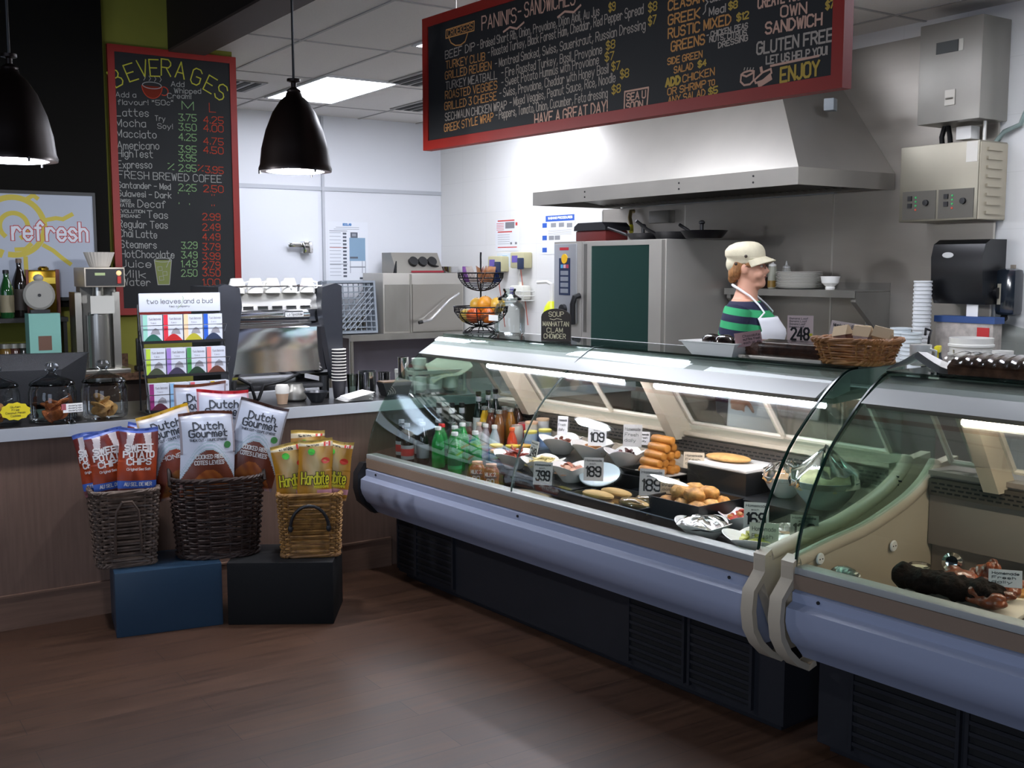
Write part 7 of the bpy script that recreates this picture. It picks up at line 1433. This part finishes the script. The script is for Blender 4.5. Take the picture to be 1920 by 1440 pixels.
TOR = [(0, -.01, .80, .175, .135), (0, -.01, .90, .19, .15), (0, .0, 1.0, .175, .14), (0, .005, 1.08, .165, .13), (0, .005, 1.17, .180, .155), (0, .010, 1.25, .186, .156), (0, .0, 1.33, .188, .125), (0, -.015, 1.385, .17, .085), (0, -.02, 1.42, .11, .07)]
HEAD = [(1.498, .070, .0, .028), (1.508, .082, -.02, .044), (1.525, .088, -.038, .055), (1.545, .087, -.055, .062), (1.565, .085, -.072, .067), (1.585, .083, -.086, .070), (1.603, .080, -.093, .072), (1.63, .088, -.099, .075), (1.66, .080, -.096, .072), (1.69, .055, -.076, .058), (1.708, .02, -.04, .03)]
def arm(s, off=0., upto=9):
    P = [(s * .165, -.02, 1.37), (s * .20, -.03, 1.30), (s * .222, -.045, 1.20), (s * .23, -.05, 1.10), (s * .225, -.035, 1.0), (s * .21, -.01, .915)]; R = [.062, .062, .056, .047, .042, .031]
    return P[:upto], [r + off for r in R[:upto]]
b = MB(SKIN); lring(b, TOR)
lring(b, [(0, -.022, 1.38, .10, .075), (0, -.02, 1.42, .075, .068), (0, -.012, 1.46, .060, .062), (0, -.004, 1.50, .056, .060), (0, .0, 1.55, .054, .058)])
lring(b, [(0, (yf + yb) / 2, z, w, (yf - yb) / 2) for z, yf, yb, w in HEAD])
b.tube([(0, .076, 1.612), (0, .090, 1.592), (0, .101, 1.574), (0, .094, 1.567)], .01, 10, rs=[.009, .0115, .0145, .011])
for s in (-1, 1):
    b.blob((s * .010, .088, 1.569), (.008, .010, .007), 10); b.blob((s * .036, .058, 1.556), (.032, .030, .030), 14); b.blob((s * .073, -.012, 1.585), (.009, .020, .030), 12)
    b.blob((s * .030, .072, 1.622), (.026, .014, .008), 12)
b.blob((0, .083, 1.5495), (.023, .0105, .0055), 12); b.blob((0, .081, 1.540), (.020, .010, .006), 12); b.blob((0, .076, 1.513), (.026, .017, .016), 12); b.blob((0, .045, 1.50), (.045, .045, .022), 14)
for s in (-1, 1):
    P, R = arm(s); b.tube(P, .05, 14, rs=R)
    M = Matrix.Translation((s * .203, -.005, .865)) @ Matrix.Rotation(radians(8), 4, 'X')
    b.blob((0, 0, 0), (.017, .042, .055), 14, M=M); 
    for p in (): pass
    for k, (y, L, an) in enumerate(((.030, .072, .16), (.010, .082, .02), (-.011, .076, -.13), (-.030, .060, -.32))):
        base = Vector((s * .203, y - .002, .835)); d = Vector((-s * .10, an, -1)).normalized(); d2 = Vector((-s * .32, an * .9, -1)).normalized()
        q = base + d * L * .5; b.tube([base + Vector((0, 0, .03)), base, q, q + d2 * L * .5], .009, 8, rs=[.011, .0098, .0088, .0072]); b.blob(q + d2 * L * .5, (.0072, .0072, .0072), 8)
    b.tube([(s * .205, .02, .895), (s * .198, .048, .868), (s * .190, .068, .84), (s * .183, .078, .815)], .011, 8, rs=[.015, .0135, .011, .009]); b.blob((s * .183, .078, .815), (.009, .009, .009), 8)
    b.tube([(s * .09, -.005, .86), (s * .095, .0, .48), (s * .09, -.02, .09)], .07, 14, rs=[.088, .060, .042])
    b.blob((s * .09, .03, .045), (.038, .11, .036), 14)
body = fuse(b.build('body', ph_), .0062, 5)
for s in (-1, 1):
    e = MB(mat('#e8e2da', .3, 0, 'eye_white')).blob((s * .030, .0735, 1.604), (.012, .009, .008), 12); e.use(mat('#2a2018', .3, 0, 'iris')).blob((s * .030, .0805, 1.604), (.0055, .003, .0055), 10); e.build('eye', ph_)
MB(mat('#a85e54', .5, 0, 'lip_tint')).blob((0, .0905, 1.5455), (.019, .004, .003), 12).build('lips', ph_)
# hair
hm_ = MB(mat('#9a6a3e', .6, 0, 'reddish_blond_hair', var=.35, vscale=40, stretch=(3, 3, .6), bump=.3))
lring(hm_, [(0, -.07, 1.53, .045, .03), (0, -.072, 1.545, .062, .042), (0, -.06, 1.57, .074, .055), (0, -.04, 1.61, .0785, .07), (0, -.02, 1.65, .079, .084)])
hm_.blob((0, -.092, 1.535), (.03, .026, .03), 14, .1, 3, f=8); 
for s in (-1, 1): hm_.blob((s * .070, .012, 1.615), (.010, .030, .022), 12, .05, 2)
fuse(hm_.build('hair', ph_), .006, 3)
# shirt with broad stripes
st = bpy.data.materials.new('green_navy_striped_knit'); st.use_nodes = True; nt = st.node_tree; bs = nt.nodes['Principled BSDF']; bs.inputs['Roughness'].default_value = .85
tc = nt.nodes.new('ShaderNodeTexCoord'); sx = nt.nodes.new('ShaderNodeSeparateXYZ'); nt.links.new(tc.outputs['Object'], sx.inputs[0])
def mth(op, a, b): n = nt.nodes.new('ShaderNodeMath'); n.operation = op; [nt.links.new(q, n.inputs[i]) if not isinstance(q, (int, float)) else setattr(n.inputs[i], 'default_value', q) for i, q in enumerate((a, b))]; return n.outputs[0]
zz = mth('ADD', sx.outputs['Z'], mth('MULTIPLY', sx.outputs['Y'], .16)); fr = mth('FRACT', mth('MULTIPLY', mth('ADD', zz, .018), 1 / .0775), 0); gt_ = mth('GREATER_THAN', fr, .5)
mx = nt.nodes.new('ShaderNodeMixRGB'); mx.inputs[1].default_value = lin('#1a1c38'); mx.inputs[2].default_value = lin('#2f9a62'); nt.links.new(gt_, mx.inputs[0]); nt.links.new(mx.outputs[0], bs.inputs['Base Color'])
sh = MB(st); lring(sh, [(cx, cy, z, rx + .014, ry + .014) for cx, cy, z, rx, ry in TOR[:-1]] + [(0, -.02, 1.412, .128, .082)])
for s in (-1, 1):
    P, R = arm(s, .015, 4); sh.tube(P, .05, 16, rs=R); sh.blob((s * .05, .10, 1.245), (.06, .055, .06), 14)
fuse(sh.build('striped_shirt', ph_), .008, 6)
tr_ = MB(mat('#22242c', .8, 0, 'dark_trousers'))
lring(tr_, [(0, -.01, .78, .19, .15), (0, -.01, .90, .202, .163), (0, -.0, .98, .192, .155)])
for s in (-1, 1): tr_.tube([(s * .095, -.005, .86), (s * .10, .0, .48), (s * .095, -.02, .06)], .07, 14, rs=[.105, .078, .062])
fuse(tr_.build('trousers', ph_), .011, 4)
for s in (-1, 1): MB(mat('#1a1a1c', .5, 0, 'black_shoe')).blob((s * .093, .035, .042), (.047, .128, .042), 16).build('shoe', ph_)
# apron
AP = mat('#dfe0e4', .75, 0, 'white_apron')
def tor_at(z):
    for a, c_ in zip(TOR[:-1], TOR[1:]):
        if a[2] <= z <= c_[2]:
            t = (z - a[2]) / (c_[2] - a[2]); return [a[i] + (c_[i] - a[i]) * t for i in range(5)]
    return list(TOR[0])
def ap(u, v):
    z = .42 + v * (1.325 - .42); c_ = tor_at(max(z, .86)); half = radians(105) if z < 1.06 else radians(105 - 50 * min(1, (z - 1.06) / .20) ** .8); a = radians(90) + (u - .5) * 2 * half
    fl = max(0, .86 - z) * .10; bust = .016 * math.exp(-((z - 1.24) / .06) ** 2) * sin(a) ** 2
    return Vector((c_[0] + (c_[3] + .022 + fl) * cos(a), c_[1] + (c_[4] + .024 + fl + bust) * sin(a) + .004 * sin(u * 22) * max(0, 1 - v * 1.2), z))
am = MB(AP); am.grid(ap, 40, 40); ao = am.build('apron', ph_); so = ao.modifiers.new('cloth', 'SOLIDIFY'); so.thickness = .004; so.offset = 1
for s in (-1, 1):
    c0 = ap(.0 if s > 0 else 1., 1.0); c0 = ap(.02 if s > 0 else .98, .995)
    MB(AP).tube([c0, (s * .118, .112, 1.352), (s * .098, .078, 1.392), (s * .082, .028, 1.437), (s * .066, -.035, 1.475), (s * .04, -.078, 1.496), (0, -.09, 1.50)], .007, 8, rs=[.005, .005, .0055, .006, .007, .008, .008]).build('neck_strap', ph_)
# cap
CAPM = mat('#d5ccb0', .85, 0, 'cream_cloth', var=.05, vscale=40, bump=.15, bscale=200)
cm_ = MB(CAPM); lring(cm_, [(0, -.012, 1.615, .080, .098), (0, -.014, 1.635, .084, .102), (0, -.024, 1.66, .094, .112), (0, -.026, 1.69, .094, .110), (0, -.022, 1.715, .080, .092), (0, -.016, 1.733, .05, .06), (0, -.012, 1.739, .015, .02)], 36)
cm_.blob((0, -.075, 1.615), (.070, .055, .060), 18); fuse(cm_.build('cap_crown', ph_), .007, 4)
v_ = MB(CAPM); 
def vis(u, v): a = (u - .5) * 2; w = .088 * sin(a * 1.35) * (1 + .06 * v); y0 = -.012 + .100 * cos(a * 1.35); return Vector((w, y0 + .056 * v * max(0, cos(a * 1.35)) ** .7, 1.658 - .040 * a * a * (.7 + .3 * v) - .022 * v))
v_.grid(vis, 24, 8); vo = v_.build('cap_visor', ph_); so = vo.modifiers.new('cloth', 'SOLIDIFY'); so.thickness = .006
MB(CAPM).tube([(.0815 * sin(radians(a)), -.012 + .1 * cos(radians(a)), 1.645 - .00 * a) for a in range(-100, 101, 10)], .006, 6).build('cap_band', ph_)
for s in (-1, 1):
    for y, z, x in ((.0, 1.656, .094), (-.055, 1.615, .090)): MB(mat('#3a2c22', .5, 0, 'brown_button')).blob((s * x, y, z), (.006, .009, .009), 12).build('cap_button', ph_)
gm = MB(mat('#4a2c26', .3, .3, 'spectacle_frame'))
for s in (-1, 1):
    gm.tube([(s * .030 + .021 * cos(a), .096 - .004 * abs(cos(a)), 1.602 + .014 * sin(a)) for a in [k * pi / 8 for k in range(16)]], .0014, 5, closed=True); gm.tube([(s * .051, .092, 1.605), (s * .073, .05, 1.606), (s * .078, -.012, 1.60)], .0014, 5)
gm.tube([(-.009, .098, 1.605), (0, .100, 1.607), (.009, .098, 1.605)], .0014, 5); gm.build('spectacles', ph_)
